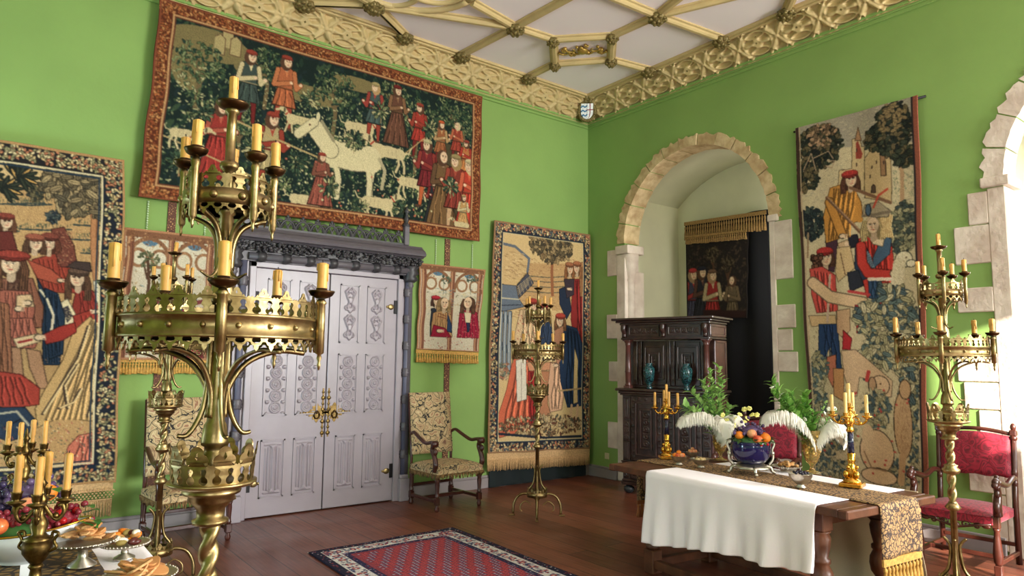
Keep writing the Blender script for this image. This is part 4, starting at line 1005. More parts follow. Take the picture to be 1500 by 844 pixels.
S.robe([(10, 70), (95, 70), (115, 150), (100, 180), (10, 180)], C(166, 92, 74), [(15, 75), (95, 75), (105, 170), (15, 170)], 7); S.poly([(10, 175), (50, 175), (60, 300), (75, 325), (20, 320), (-10, 200)], C(168, 120, 88), 1); S.poly([(70, 180), (120, 190), (140, 300), (150, 330), (110, 325), (80, 250)], C(176, 128, 94), 1)
S.robe([(-60, 0), (15, 20), (20, 300), (-60, 320)], C(140, 88, 62), [(-50, 10), (10, 20), (15, 290), (-50, 300)], 5)
S.robe([(145, -40), (190, -20), (210, 60), (200, 200), (150, 220), (140, 100)], C(32, 48, 68), [(150, -30), (195, -10), (195, 190), (155, 210)], 5); S.line([(150, 0), (170, 60), (160, 120)], 8, C(210, 196, 164))
S.robe([(240, 60), (300, 40), (350, 60), (355, 150), (250, 170)], C(150, 50, 40), [(250, 60), (340, 60), (345, 150), (255, 160)], 5)
S.robe([(300, 62), (345, 110), (352, 170), (346, 440), (290, 447), (180, 432), (100, 470), (95, 400), (132, 330), (200, 220), (236, 120)], C(196, 156, 100))
S.folds([(300, 70), (345, 120), (300, 440), (110, 440)], C(196, 156, 100), 9, 5)
for pts in ([(290, 100), (250, 220), (180, 330), (120, 420)], [(335, 180), (300, 260), (300, 380), (280, 430)], [(250, 240), (200, 320), (210, 400)], [(260, 330), (230, 380), (180, 400)], [(320, 300), (330, 380), (300, 420)]): S.line(pts, 8, C(64, 50, 40)); S.line([(x+7, y-3) for x, y in pts], 6, C(222, 190, 134))
S.robe([(130, 130), (190, 100), (245, 85), (250, 120), (200, 150), (140, 165)], C(156, 48, 40)); S.hand(320, 45, 10, -1); S.poly([(25, 145), (115, 125), (122, 155), (40, 180)], C(214, 180, 136), 1); S.hand(115, 140, 14); S.line([(45, 158), (90, 148)], 8, C(150, 40, 40))
S.robe([(-60, 260), (50, 275), (115, 325), (110, 385), (40, 395), (-60, 400)], C(162, 56, 44)); S.folds([(-40, 280), (60, 290), (100, 380), (-40, 390)], C(162, 56, 44), 6, 4)
S.robe([(-60, 395), (60, 395), (100, 450), (60, 500), (0, 520), (-60, 500)], C(40, 54, 74)); S.line([(-40, 420), (30, 410), (70, 460)], 8, C(170, 160, 136)); S.line([(-20, 470), (40, 440)], 6, C(20, 26, 40))
S.robe([(190, 600), (205, 540), (245, 500), (330, 482), (328, 622), (230, 605)], C(196, 106, 84)); S.folds([(235, 510), (325, 490), (322, 615), (210, 600)], C(196, 106, 84), 6, 4)
S.hatch((-100, 330, 450, 620), 240, 4, [C(176, 90, 76), C(70, 78, 70), C(214, 190, 146)], 3, 1)
bx = .17
P.poly([(W-bx, 0), (W, 0), (W, h), (W-bx, h)], C(30, 34, 44)); P.poly([(0, 0), (W, 0), (W, .17), (0, .17)], C(34, 32, 34)); P.poly([(0, h-.17), (W, h-.17), (W, h), (0, h)], C(28, 40, 58))
for k in range(1500):
    t = P.rng.uniform(0, 3)
    x, y = (P.rng.uniform(0, W), P.rng.uniform(.03, .15)) if t < 1 else ((W-P.rng.uniform(.03, .15), P.rng.uniform(0, h)) if t < 2.2 else (P.rng.uniform(0, W), h-P.rng.uniform(.03, .15)))
    c = [C(206, 176, 122), C(190, 118, 84), C(146, 140, 100), C(222, 200, 150)][P.rng.integers(4)]; a_ = P.rng.uniform(0, 3); P.ell(x, y, .019, .012, dk(c, .4), a_); P.ell(x, y, .015, .008, c, a_)
P.line([(0, .18), (W-.18, .18), (W-.18, h-.18), (0, h-.18)], .016, C(206, 190, 150)); P.line([(0, .2), (W-.2, .2), (W-.2, h-.2), (0, h-.2)], .012, C(34, 50, 66))
P.line([(0, 0), (W, 0), (W, h), (0, h)], .05, C(176, 132, 84))
lt_ = tapestry('tapestry', 'tall tapestry of a courtly crowd with navy floral border at left edge of wall', P, (-.69, 6.925, 3.295), (.92, 6.925, 3.295), (1.025, 6.925, .465), (-.66, 6.925, .465), NY, .02, 5)
m = MB(); m.b2(-.68, 1.0, 6.905, 6.92, .40, .47); rnd = random.Random(4)
for i in range(5):
    for j in range(60): m.ball((-.66+.028*j+(i % 2)*.014, 6.905, .40-.018*i+.02), .009, 5, 4)
m.build('knotted_heading', TANF, lt_)
fringe_strands('fringe', (-.68, 6.91, .335), (1.0, 6.91, .335), .14, TANF, lt_, 150, NY, .01, .006, 3)

# ---- two small tapestries hung at either side of the door
def window_pair(seed, left):
    w, h = (.9, 1.16) if not left else (.82, 1.18)
    P = Paint(w, h, 190, C(196, 184, 160)); P.rng = np.random.default_rng(seed)
    P.scatter(120, (0, w, .3, .7), [C(150, 158, 150), C(176, 150, 110), C(120, 110, 80)], .006, .02, 3)
    cols = [.06, w/2, w-.06]
    for c in (.27*w, .75*w):
        for k in range(3): P.ell(c+.05*(k-1), .2+.02*abs(k-1), .11, .17, C(206, 196, 172))
        P.ell(c, .10, .07, .05, C(84, 116, 140))
        for s in (-1, 1): P.line([(c+s*.19, .34)]+[(c+s*.19*math.cos(PI/2*t), .34-.26*math.sin(PI/2*t)) for t in [i/8 for i in range(9)]], .035, C(136, 92, 64)); P.ell(c+s*.09, .26, .08, .09, C(150, 106, 74), ring=.3)
    for x in cols: P.line([(x, .05), (x, h)], .06, C(140, 88, 66)); P.line([(x-.012, .05), (x-.012, h)], .012, C(196, 150, 110)); P.line([(x+.018, .05), (x+.018, h)], .008, C(84, 50, 40))
    P.line([(0, .04), (w, .04)], .07, C(130, 86, 60)); P.scatter(120, (0, w, .02, .2), [C(186, 140, 96), C(110, 70, 50)], .006, .014)
    if left:
        tree(P, .22, .7, .42, .09, [C(90, 96, 66), C(120, 120, 84)], BRN, 40, .018)
        P.poly([(.12, .75), (.3, .62), (.42, .7), (.4, .82), (.2, .86)], C(206, 184, 146)); P.line([(.2, .84), (.22, .7), (.36, .64), (.46, .7)], .045, C(118, 62, 60)); P.line([(.56, .78), (.6, .66), (.74, .62)], .04, C(122, 58, 58)); person(P, .6, 1.3, .75, C(150, 60, 60), C(60, 80, 110), BRN, None, 1)
    else:
        S = Sketch(P, (590, 350), 4.0154, 'y', 3.985, 2.667)
        for (x0, x1) in ((172, 290), (330, 440)): S.hatch((x0, x1, 310, 450), 60, 14, [C(90, 120, 130), C(150, 150, 120), C(196, 176, 130)], 3, .1); S.line([(x0+60, 350), (x0+60, 250), (x0+80, 230)], 3, C(70, 90, 80)); S.leaves(x0+70, 250, 34, 30, [C(80, 110, 96), C(120, 130, 100)], 22, 7)
        S.robe([(160, 450), (205, 440), (215, 640), (160, 640)], C(40, 44, 56)); S.head(190, 400, 26, C(90, 60, 46), C(168, 36, 50), 1, 1.3)
        S.robe([(172, 480), (225, 455), (285, 490), (294, 640), (165, 640)], C(176, 130, 84), [(175, 480), (280, 480), (290, 635), (168, 635)], 7, 3); S.robe([(180, 560), (250, 580), (290, 640), (165, 640)], C(150, 26, 50)); S.robe([(262, 480), (290, 560), (290, 610), (262, 600)], C(40, 60, 96)); S.hand(215, 600, 16); S.line([(205, 480), (255, 500)], 4, C(110, 50, 40)); S.line([(200, 500), (255, 515)], 4, C(110, 50, 40))
        S.head(238, 412, 36, C(176, 140, 92), None, 1, 1.6)
        S.robe([(335, 470), (385, 445), (440, 470), (458, 640), (322, 640)], C(150, 28, 52), [(338, 475), (435, 475), (452, 635), (328, 635)], 7, 3); S.hatch((330, 450, 480, 640), 120, 4, [C(214, 170, 140), C(96, 16, 34)], 2.4, 1); S.poly([(362, 470), (405, 470), (398, 540), (370, 540)], C(206, 186, 150), 1); S.poly([(375, 540), (395, 540), (392, 600), (380, 600)], C(40, 44, 70), 1)
        S.head(382, 405, 36, C(108, 72, 50), None, -1, 2.0)
    P.scatter(60, (.1, w-.1, .95, h), [C(206, 150, 120), C(120, 20, 34)], .006, .012)
    P.line([(0, 0), (w, 0), (w, h), (0, h), (0, 0)], .035, C(178, 124, 88)); return P
sl = tapestry('tapestry', 'small tapestry of an arcade with trees, left of the grey double door', window_pair(3, True), (.965, YW, 2.70), (1.735, YW, 2.70), (1.76, YW, 1.52), (.93, YW, 1.52), NY, .008, 7)
fringe_strands('tassel_fringe', (.94, YW, 1.53), (1.76, YW, 1.53), .11, GOLDF, sl, 34, NY, .035, .012, 5, True)
sr = tapestry('tapestry', 'small tapestry of two long-haired figures under arches, right of the grey double door', window_pair(5, False), (3.99, YW, 2.665), (4.92, YW, 2.67), (4.85, YW, 1.645), (3.985, YW, 1.665), NY, .010, 8)
fringe_strands('tassel_fringe', (3.975, YW, 1.66), (4.85, YW, 1.64), .11, GOLDF, sr, 26, NY, .04, .014, 5, True)

# ---- tall tapestry near the corner, ladies and a round table
w, h = 1.7, 2.92
P = Paint(w, h, 190, C(206, 174, 120)); S = Sketch(P, (710, 320), 2.222, 'y', 5.02, 3.31)
S.poly([(30, 150), (350, 150), (350, 300), (30, 300)], C(188, 148, 98)); S.hatch((40, 345, 130, 330), 700, 6, [C(156, 116, 76), C(208, 172, 118)], 1.6, .2)
for y in (190, 205, 222, 240): S.line([(130, y), (200, y+5), (300, y)], 3, C(90, 86, 72))
S.line([(217, 250), (214, 180), (215, 110)], 12, C(150, 92, 58)); S.line([(215, 140), (250, 100)], 5, C(150, 92, 58)); S.line([(215, 150), (175, 110)], 5, C(150, 92, 58))
S.leaves(212, 92, 72, 52, [C(152, 124, 84), C(112, 96, 68), C(178, 150, 104), C(84, 76, 60)], 300, 9); S.leaves(330, 120, 14, 20, [C(50, 56, 56)], 20, 8)
S.robe([(44, 80), (92, 92), (137, 132), (132, 176), (96, 222), (44, 216)], C(198, 164, 112)); S.line([(44, 82), (92, 94), (137, 134), (132, 176)], 9, C(96, 104, 116)); S.hatch((55, 120, 110, 205), 90, 9, [C(150, 116, 78), C(220, 190, 138)], 1.6, .3)
S.robe([(98, 222), (132, 180), (152, 214), (106, 262)], C(70, 72, 84))
for j in range(5): S.line([(102+9*j, 222-8*j), (112+9*j, 252-8*j)], 1.6, C(186, 160, 116)); S.line([(100, 226+7*j), (142-2*j, 190+7*j)], 1.6, C(186, 160, 116))
S.robe([(44, 216), (96, 222), (104, 262), (122, 290), (60, 305), (44, 303)], C(98, 108, 122)); S.line([(46, 262), (106, 266)], 4, C(190, 180, 150)); S.line([(46, 286), (112, 284)], 3, C(50, 56, 70))
for x in (50, 64, 78): S.poly([(x-6, 305), (x+6, 305), (x+6, 500), (x-6, 500)], C(116, 126, 136), 1); S.line([(x, 310), (x, 495)], 3, C(180, 184, 180))
S.leaves(62, 500, 20, 30, [C(206, 176, 140), C(196, 130, 100), C(130, 140, 120)], 40, 7)
S.robe([(280, 200), (332, 200), (335, 480), (300, 470), (276, 330)], C(142, 40, 38), [(285, 205), (330, 205), (333, 470), (300, 470)], 8, 3); S.robe([(238, 232), (265, 222), (278, 300), (262, 330), (240, 280)], C(36, 46, 66))
S.poly([(300, 150), (328, 140), (336, 200), (330, 260), (305, 255)], C(178, 122, 76), 1)
for j in range(9): S.line([(303+2*j, 160), (306+2*j, 255)], 1.2, C(120, 74, 48))
S.head(294, 165, 15, C(180, 118, 72), C(160, 96, 62), -1, 2.2); S.head(270, 168, 15, C(172, 108, 64), C(150, 92, 60), 1, 2.6); S.robe([(252, 200), (285, 200), (285, 250), (262, 262)], C(60, 48, 56)); S.hand(268, 232, 6)
S.robe([(110, 300), (165, 300), (182, 380), (160, 470), (100, 480), (95, 380)], C(204, 170, 128), [(112, 305), (162, 305), (165, 465), (102, 470)], 7, 3); S.hatch((102, 165, 310, 450), 120, 4, [C(160, 60, 50), C(230, 206, 160)], 2, .8)
S.head(150, 288, 17, C(120, 72, 50), C(160, 56, 46), 1, 1.8); S.robe([(170, 330), (215, 325), (222, 440), (168, 440)], C(46, 60, 84), [(172, 332), (212, 330), (218, 435), (172, 435)], 4, 2); S.head(190, 300, 14, C(110, 70, 50), C(156, 50, 44), -1, 1.6)
S.robe([(90, 462), (150, 440), (162, 500), (156, 640), (132, 692), (48, 718), (42, 650), (70, 560)], C(206, 98, 68), [(100, 465), (148, 450), (150, 680), (50, 700)], 9, 4); S.poly([(100, 465), (130, 455), (132, 590), (102, 600)], C(216, 206, 186), 1); S.line([(116, 470), (116, 595)], 1.6, C(120, 100, 90))
S.robe([(136, 500), (162, 495), (166, 650), (140, 680)], C(158, 42, 40), [(140, 505), (160, 500), (163, 645), (143, 670)], 4, 3)
S.robe([(132, 470), (240, 468), (246, 492), (140, 498)], C(206, 140, 102)); S.robe([(180, 498), (212, 498), (206, 600), (218, 640), (172, 640), (186, 600)], C(186, 122, 86)); 
for j in range(8): S.poly([(160+9*j, 448), (165+9*j, 448), (165+9*j, 464), (160+9*j, 464)], C(40, 36, 42) if j % 2 else C(220, 200, 160))
S.robe([(215, 470), (255, 470), (262, 540), (250, 620), (215, 630), (205, 560)], C(210, 160, 124), [(220, 475), (252, 475), (245, 615), (215, 620)], 5, 3)
S.robe([(252, 345), (296, 358), (318, 420), (334, 500), (328, 604), (268, 612), (246, 530), (240, 440)], C(34, 52, 80), [(258, 352), (300, 370), (325, 595), (262, 600)], 8, 3); S.poly([(288, 420), (300, 460), (302, 595), (288, 600)], C(212, 180, 122), 1); S.line([(240, 560), (330, 548)], 6, C(170, 140, 96))
S.head(243, 335, 17, C(150, 100, 66), C(172, 62, 48), -1, 1.8); S.robe([(226, 365), (252, 350), (256, 440), (236, 480), (224, 430)], C(176, 120, 90)); S.hand(232, 478, 7, -1)
for x in (282, 302): S.line([(x, 605), (x-4, 655), (x+8, 668)], 10, C(206, 166, 126))
S.leaves(190, 672, 140, 34, [C(206, 172, 120), C(150, 116, 80), C(226, 196, 146), C(96, 96, 78), C(120, 70, 50)], 420, 6)
S.line([(44, 705), (200, 712), (336, 700)], 8, C(34, 40, 52))
border(P, .13, C(40, 42, 52), [C(200, 160, 110), C(186, 110, 80), C(150, 136, 100), C(216, 190, 140), C(90, 100, 104)], 1700, .018, [(.13, .016, C(34, 44, 60)), (.145, .010, C(204, 186, 140)), (.01, .025, C(150, 110, 76))])
tr = tapestry('tapestry', 'tall tapestry with ladies, tree and navy floral border, hung beside the room corner', P, (5.03, YW, 3.31), (6.70, YW-.02, 3.32), (6.66, YW-.06, .37), (4.985, YW-.02, .42), NY, .022, 11)
fringe_strands('fringe', (4.98, YW-.03, .425), (6.66, YW-.07, .37), .15, TANF, tr, 170, NY, .085, .006, 5)
# dark cloth below it
yy, xx = np.mgrid[0:20, 0:160]; u = xx/159; v = yy/19
X = np.stack([5.03+1.62*u, 6.952-.006*np.sin(u*34)*(.3+v)-.004*np.sin(u*13+2)-.006*v, .46-.455*v], -1)
tag(grid_obj('floor_drape', X, None, TEALC, None, back=(0, .006, 0)), 'dark teal velvet drape hanging to the floor beneath the corner tapestry', 'drape')

# ---- long tapestry on the right wall between the arches: two herdsmen and a castle
w, h = 1.2, 3.64
P = Paint(w, h, 180, C(194, 176, 138)); S = Sketch(P, (1140, 130), 2.813, 'x', 3.78, 4.02)
S.poly([(60, 0), (600, 0), (600, 220), (60, 260)], C(156, 146, 126)); S.hatch((80, 590, 60, 480), 900, 10, [C(170, 160, 132), C(200, 184, 146), C(150, 140, 116)], 2.2, -.3)
S.robe([(306, 210), (340, 205), (345, 240), (358, 240), (358, 420), (250, 430), (255, 340), (306, 330)], C(198, 170, 122)); S.robe([(358, 290), (395, 240), (440, 225), (470, 300), (475, 470), (360, 450)], C(190, 160, 112)); S.robe([(318, 215), (330, 160), (345, 215)], C(166, 120, 84)); S.poly([(322, 225), (330, 215), (350, 270), (345, 290), (322, 290)], C(150, 62, 48)); S.robe([(425, 265), (445, 258), (450, 360), (428, 360)], C(150, 110, 76))
for (x, y) in ((390, 320), (382, 358), (410, 300), (440, 300), (325, 250), (270, 360), (325, 310)): S.line([(x, y), (x, y+10)], 5, C(60, 44, 36))
S.robe([(388, 430), (388, 405), (398, 395), (406, 405), (406, 430)], C(84, 64, 50)); S.hatch((480, 590, 330, 470), 160, 6, [C(120, 130, 100), C(210, 194, 150)], 3, 1)
DV = [C(48, 56, 46), C(64, 72, 54), C(112, 98, 66), C(36, 42, 38)]
S.line([(105, 430), (120, 330), (150, 250)], 12, C(150, 108, 78)); S.line([(120, 330), (190, 260)], 7, C(150, 108, 78)); S.leaves(165, 245, 100, 88, DV, 330, 11, .5); S.leaves(180, 200, 60, 50, [C(190, 150, 112), C(120, 96, 70)], 60, 9, .5); S.leaves(125, 370, 48, 60, DV, 120, 11, .5)
for pts in ([(110, 340), (140, 270), (160, 340)], [(205, 300), (235, 300), (225, 330), (200, 320)], [(150, 290), (210, 260), (230, 290)]): S.line(pts, 4, C(170, 140, 110))
S.leaves(140, 560, 52, 66, [C(44, 58, 58), C(70, 84, 74), C(40, 48, 52)], 160, 11, .5); S.line([(120, 700), (125, 600)], 8, C(150, 120, 90))
S.line([(518, 470), (515, 350), (500, 250)], 16, C(176, 138, 100)); S.line([(515, 330), (550, 260)], 6, C(176, 138, 100)); S.leaves(475, 170, 78, 110, DV, 330, 12, .5); S.leaves(400, 210, 38, 46, DV, 80, 12, .5); S.leaves(530, 280, 52, 40, DV, 110, 12, .5); S.leaves(470, 120, 60, 60, [C(150, 126, 84)], 50, 10, .5)
S.leaves(530, 575, 58, 110, [C(150, 146, 110), C(86, 96, 82), C(186, 176, 132), C(70, 84, 80)], 260, 13, .45)
OR = C(196, 132, 56)
S.robe([(196, 630), (248, 620), (244, 700), (232, 760), (206, 750)], C(72, 44, 56)); S.robe([(250, 640), (300, 620), (296, 700), (262, 760)], C(196, 160, 120)); S.robe([(290, 610), (330, 600), (335, 650), (300, 660)], C(34, 34, 44))
S.robe([(218, 412), (262, 398), (310, 400), (346, 470), (352, 540), (300, 560), (290, 610), (198, 640), (190, 530)], OR, [(225, 415), (325, 420), (300, 610), (200, 630)], 10, 5); S.line([(215, 470), (250, 560), (265, 600)], 40, dk(OR, .5)); S.line([(215, 470), (250, 560), (265, 600)], 32, OR); S.line([(330, 470), (340, 540)], 24, OR); S.hand(268, 610, 12); S.line([(285, 640), (290, 660)], 16, SKIN)
S.head(300, 378, 27, C(104, 62, 44), C(164, 46, 40), 1, 1.9); S.line([(300, 410), (470, 470)], 12, C(120, 84, 60))
S.line([(205, 452), (330, 580), (480, 732)], 13, C(110, 78, 56)); S.line([(208, 450), (333, 578), (483, 730)], 4, C(170, 130, 96))
S.robe([(245, 660), (300, 650), (320, 740), (250, 800), (238, 760)], C(196, 164, 116)); S.line([(260, 680), (280, 770)], 3, BRN)
RR = C(196, 54, 46)
S.robe([(335, 620), (372, 600), (450, 598), (478, 640), (492, 740), (470, 860), (370, 860), (345, 760)], RR, [(345, 625), (470, 620), (470, 850), (375, 850)], 9, 5); S.robe([(322, 640), (352, 622), (392, 700), (402, 770), (352, 790), (318, 740)], C(36, 50, 72)); S.robe([(440, 600), (478, 620), (470, 680), (400, 740), (396, 700)], C(66, 92, 116)); 
for j in range(5): S.line([(350+8*j, 640+10*j), (372+8*j, 720+6*j)], 3, C(130, 150, 160))
S.line([(345, 650), (350, 720), (376, 760), (470, 766)], 44, dk(RR, .5)); S.line([(345, 650), (350, 720), (376, 760), (470, 766)], 36, RR); S.hand(492, 760, 20)
S.poly([(385, 600), (450, 600), (440, 650), (395, 640)], C(224, 196, 160), 1); S.line([(390, 616), (446, 620)], 2, BRN)
S.head(395, 562, 36, C(214, 184, 124), None, -1, 1.7); S.head(400, 562, 33, C(214, 184, 124), None, -1, 1.2)
for j in range(12): S.line([(425+5*j, 520), (440+3*j, 570), (430+5*j, 610)], 5, C(220, 192, 134) if j % 2 else C(180, 142, 90))
S.robe([(350, 520), (360, 480), (420, 466), (466, 500), (462, 528), (400, 530)], C(158, 140, 112)); S.line([(352, 526), (410, 518), (468, 506)], 12, C(120, 104, 84)); S.line([(398, 490), (420, 440), (455, 415)], 9, C(190, 70, 50)); S.ell(375, 500, 10, 22, C(70, 90, 110), 1)
S.ell(530, 700, 36, 32, C(218, 204, 170), 1); S.ell(562, 716, 20, 13, C(222, 208, 176), 1); S.ell(540, 692, 4, 3, BRN); S.line([(510, 720), (500, 800)], 50, C(208, 192, 156)); S.hatch((485, 540, 670, 800), 60, 5, [C(170, 150, 116)], 2, .8)
S.head(195, 702, 30, C(100, 62, 46), C(176, 46, 44), 1, 1.2)
for j in range(14): S.ell(140+P.rng.uniform(0, 36), 690+P.rng.uniform(0, 50), 8, 8, C(110, 70, 50), 1)
S = Sketch(P, (1160, 380), 2.481, 'x', 3.78, 4.02)
S.hatch((40, 480, 200, 840), 900, 8, [C(206, 184, 144), C(170, 146, 108), C(150, 130, 100)], 2.4, 1.2)
LB = [C(196, 184, 140), C(214, 200, 158), C(106, 126, 122), C(84, 104, 108), C(176, 166, 124)]
S.robe([(64, 40), (110, 30), (160, 60), (170, 190), (90, 200), (70, 130)], C(196, 70, 62), [(70, 45), (150, 60), (160, 190), (92, 195)], 7, 4); S.robe([(60, 210), (160, 205), (165, 240), (70, 250)], C(200, 164, 116)); S.robe([(98, 240), (168, 238), (182, 400), (160, 400), (140, 320), (110, 370), (92, 365)], C(36, 58, 96), [(105, 245), (160, 245), (175, 390), (110, 360)], 5, 3); S.line([(140, 60), (130, 230)], 9, C(190, 160, 140))
S.line([(75, 90), (140, 140), (262, 160)], 46, dk(C(206, 170, 130), .5)); S.line([(75, 90), (140, 140), (262, 160)], 38, C(210, 174, 134)); S.hand(272, 170, 16)
S.robe([(165, 190), (215, 180), (215, 260), (190, 290), (168, 270)], C(190, 150, 112)); S.hand(205, 290, 12); S.robe([(232, 168), (280, 160), (276, 250), (240, 270)], C(176, 38, 44)); S.robe([(190, 260), (222, 290), (215, 332), (186, 330)], C(176, 38, 44)); S.robe([(282, 72), (330, 70), (342, 130), (320, 150), (284, 140)], C(48, 74, 106), [(285, 75), (328, 75), (335, 140), (288, 138)], 5, 3); S.robe([(205, 50), (245, 40), (265, 95), (215, 120)], C(40, 42, 52)); S.line([(210, 118), (285, 128)], 10, C(190, 60, 60)); S.robe([(330, 80), (352, 80), (350, 160), (325, 165)], RR); S.line([(285, 72), (370, 70)], 12, C(226, 206, 180))
for (x, y, rx, ry) in ((300, 215, 65, 60), (400, 190, 60, 90), (420, 330, 60, 90), (330, 330, 60, 60), (280, 380, 40, 60), (450, 480, 30, 120), (350, 120, 30, 30)): S.leaves(x, y, rx, ry, LB, int(rx*ry/24), 17, .42)
S.robe([(182, 335), (235, 330), (300, 380), (380, 440), (376, 500), (330, 500), (290, 440), (250, 430), (240, 500), (214, 500), (190, 420)], C(206, 170, 132)); S.ell(330, 458, 36, 34, C(210, 174, 136), 1); S.ell(300, 460, 14, 30, C(180, 140, 106), 1); S.ell(332, 452, 4, 3, BRN); S.line([(284, 410), (278, 440)], 14, C(186, 60, 56))
S.robe([(125, 360), (160, 350), (160, 420), (145, 470), (120, 420)], C(192, 110, 84)); S.robe([(148, 400), (190, 400), (190, 520), (150, 500)], C(196, 140, 90))
for (x, y, rx, ry) in ((318, 545, 52, 70), (90, 400, 36, 60), (80, 520, 40, 60), (180, 640, 50, 60), (100, 720, 50, 80), (390, 780, 60, 50), (180, 780, 60, 40), (470, 700, 16, 120)): S.leaves(x, y, rx, ry, LB, int(rx*ry/26), 14, .32)
S.ell(320, 700, 66, 78, C(204, 168, 128), 1); S.ell(330, 790, 70, 28, C(208, 172, 132), 1); S.ell(285, 650, 24, 50, C(206, 170, 130)); S.line([(270, 700), (300, 760), (360, 770)], 5, C(140, 106, 78)); S.ell(425, 600, 36, 120, C(190, 150, 108), 1); S.ell(430, 470, 22, 34, C(188, 148, 106), 1); S.line([(425, 700), (420, 810)], 26, C(186, 146, 104)); S.hatch((400, 450, 500, 700), 90, 10, [C(160, 120, 84)], 2, 1.4)
for _ in range(26): S.ell(P.rng.uniform(100, 450), P.rng.uniform(440, 800), 5, 4, C(186, 70, 62))
P.line([(.02, 0), (.02, h)], .03, C(70, 48, 40)); P.line([(.045, 0), (.045, h)], .012, C(190, 160, 124)); P.line([(w-.02, 0), (w-.02, h)], .05, C(150, 82, 62)); P.line([(w-.05, 0), (w-.05, h)], .014, C(40, 36, 40)); P.line([(0, h-.02), (w, h-.02)], .05, C(140, 84, 64))
XR = 6.70
tapestry('tapestry', 'long tapestry of red-capped herdsmen and a castle, hung between the two stone arches', P, (XR, 3.785, 4.02), (XR, 2.565, 4.02), (XR, 2.66, .36), (XR, 3.735, .41), (-1, 0, 0), .020, 17, nw=6, slack=1)
m = MB(); m.tube([(6.735, 3.83, 4.01), (6.735, 2.53, 4.01)], .012, 8); tag(m.build('hanging_rod', IRON), 'thin rod along the top of the castle tapestry on the right wall', 'rod')

# ---- cloths in the recess behind the cabinet
X0 = 7.9
yy, xx = np.mgrid[0:60, 0:60]; u = xx/59; v = yy/59
Xb = np.stack([X0+.02*np.sin(u*20), 6.19-1.30*u, 3.52-3.50*v], -1)
bk = tag(grid_obj('wall_hanging', Xb, None, BLACKC, None, back=(.01, 0, 0)), 'black backing cloth with gold tassel valance hanging deep in the recess', 'wall hanging')
fringe_strands('tassel_fringe', (X0-.03, 6.19, 3.54), (X0-.03, 4.89, 3.50), .22, mat('dull_gold_fringe', rgb(150, 116, 66), .7, var=.3, vscale=60), bk, 34, (-1, 0, 0), .05, .014, 6, True)
w, h = 1.02, 1.12
P = Paint(w, h, 120, C(38, 32, 30)); P.scatter(500, (0, w, 0, h), [C(56, 46, 38), C(70, 56, 44), C(44, 40, 30)], .01, .03)
tree(P, .7, .9, .5, .12, [C(90, 76, 56), C(60, 50, 40)], BRN, 50); tree(P, .45, .6, .35, .12, [C(96, 80, 58), C(60, 50, 40)], BRN, 50)
person(P, .12, 1.4, .98, C(60, 60, 80), C(160, 50, 50), C(150, 120, 84), C(180, 50, 50), 1); person(P, .28, 1.35, .95, C(40, 40, 46), C(90, 60, 50), BRN, C(40, 40, 50), 1); person(P, .45, 1.4, .95, C(150, 42, 40), C(170, 150, 110), C(150, 116, 80), C(110, 80, 60), 1); person(P, .78, 1.3, .75, C(96, 80, 58), C(110, 90, 64), BRN, None, -1)
P.poly([(.3, 1.0), (w, 1.02), (w, h), (.3, h)], C(50, 30, 28)); P.line([(0, 0), (w, 0), (w, h), (0, h), (0, 0)], .03, C(34, 28, 26))
t2 = tapestry('tapestry', 'dark small tapestry with gold tassels hanging over black cloth in the recess', P, (X0-.09, 6.10, 3.28), (X0-.09, 5.12, 3.24), (X0-.09, 5.16, 2.12), (X0-.09, 6.12, 2.16), (-1, 0, 0), .006, 19)
fringe_strands('tassel_fringe', (X0-.12, 6.10, 3.32), (X0-.12, 5.12, 3.27), .10, mat('dull_gold_fringe', rgb(150, 116, 66), .7), t2, 30, (-1, 0, 0), .03, .014, 7, True)

# ---- braid bands and bead cords hanging on the door wall
def band(x, z0, z1, lab, x1=None):
    m = MB(); x1 = x1 or x; w_ = .036
    m.add([(x-w_, 6.985, z0), (x+w_, 6.985, z0), (x1+w_, 6.985, z1), (x1-w_, 6.985, z1), (x-w_, 6.998, z0), (x+w_, 6.998, z0), (x1+w_, 6.998, z1), (x1-w_, 6.998, z1)],
          [(0, 3, 2, 1), (4, 5, 6, 7), (0, 1, 5, 4), (2, 3, 7, 6), (1, 2, 6, 5), (0, 4, 7, 3)]); return tag(m.build('braid_band', BRAID), lab, 'braid band', 'braid bands on the door wall')
band(1.345, 2.69, 3.0, 'patterned braid band between huge tapestry and small left tapestry'); band(1.315, .3, 1.54, 'patterned braid band running down below the small left tapestry')
band(4.395, 2.66, 3.0, 'patterned braid band between huge tapestry and small right tapestry'); band(4.42, .3, 1.66, 'patterned braid band running down below the small right tapestry')
def cord(x, lab, z0=2.66, z1=3.0):
    m = MB()
    for k in range(int((z1-z0)/.022)): m.ball((x, 6.985, z0+.022*k), .009, 6, 4)
    tag(m.build('bead_cord', mat('pale_cord', rgb(196, 214, 176), .6)), lab, 'cord', 'pale bead cords between tapestries')
cord(1.14, 'pale bead cord above left corner of the small left tapestry'); cord(1.64, 'pale bead cord above right corner of the small left tapestry')
cord(4.23, 'pale bead cord above left corner of the small right tapestry'); cord(4.755, 'pale bead cord above right corner of the small right tapestry')
m = MB(); m.b2(6.742, 6.75, 6.60, 6.68, .25, .33, bev=.003); so_ = m.build('wall_socket', mat('cream_plastic', rgb(206, 196, 160), .4)); tag(so_, 'small cream wall socket low on the green wall beside the cabinet', 'socket')
m = MB(); m.b2(6.739, 6.743, 6.63, 6.65, .28, .30); m.build('switch', mat('cream_plastic', rgb(206, 196, 160), .4), so_)
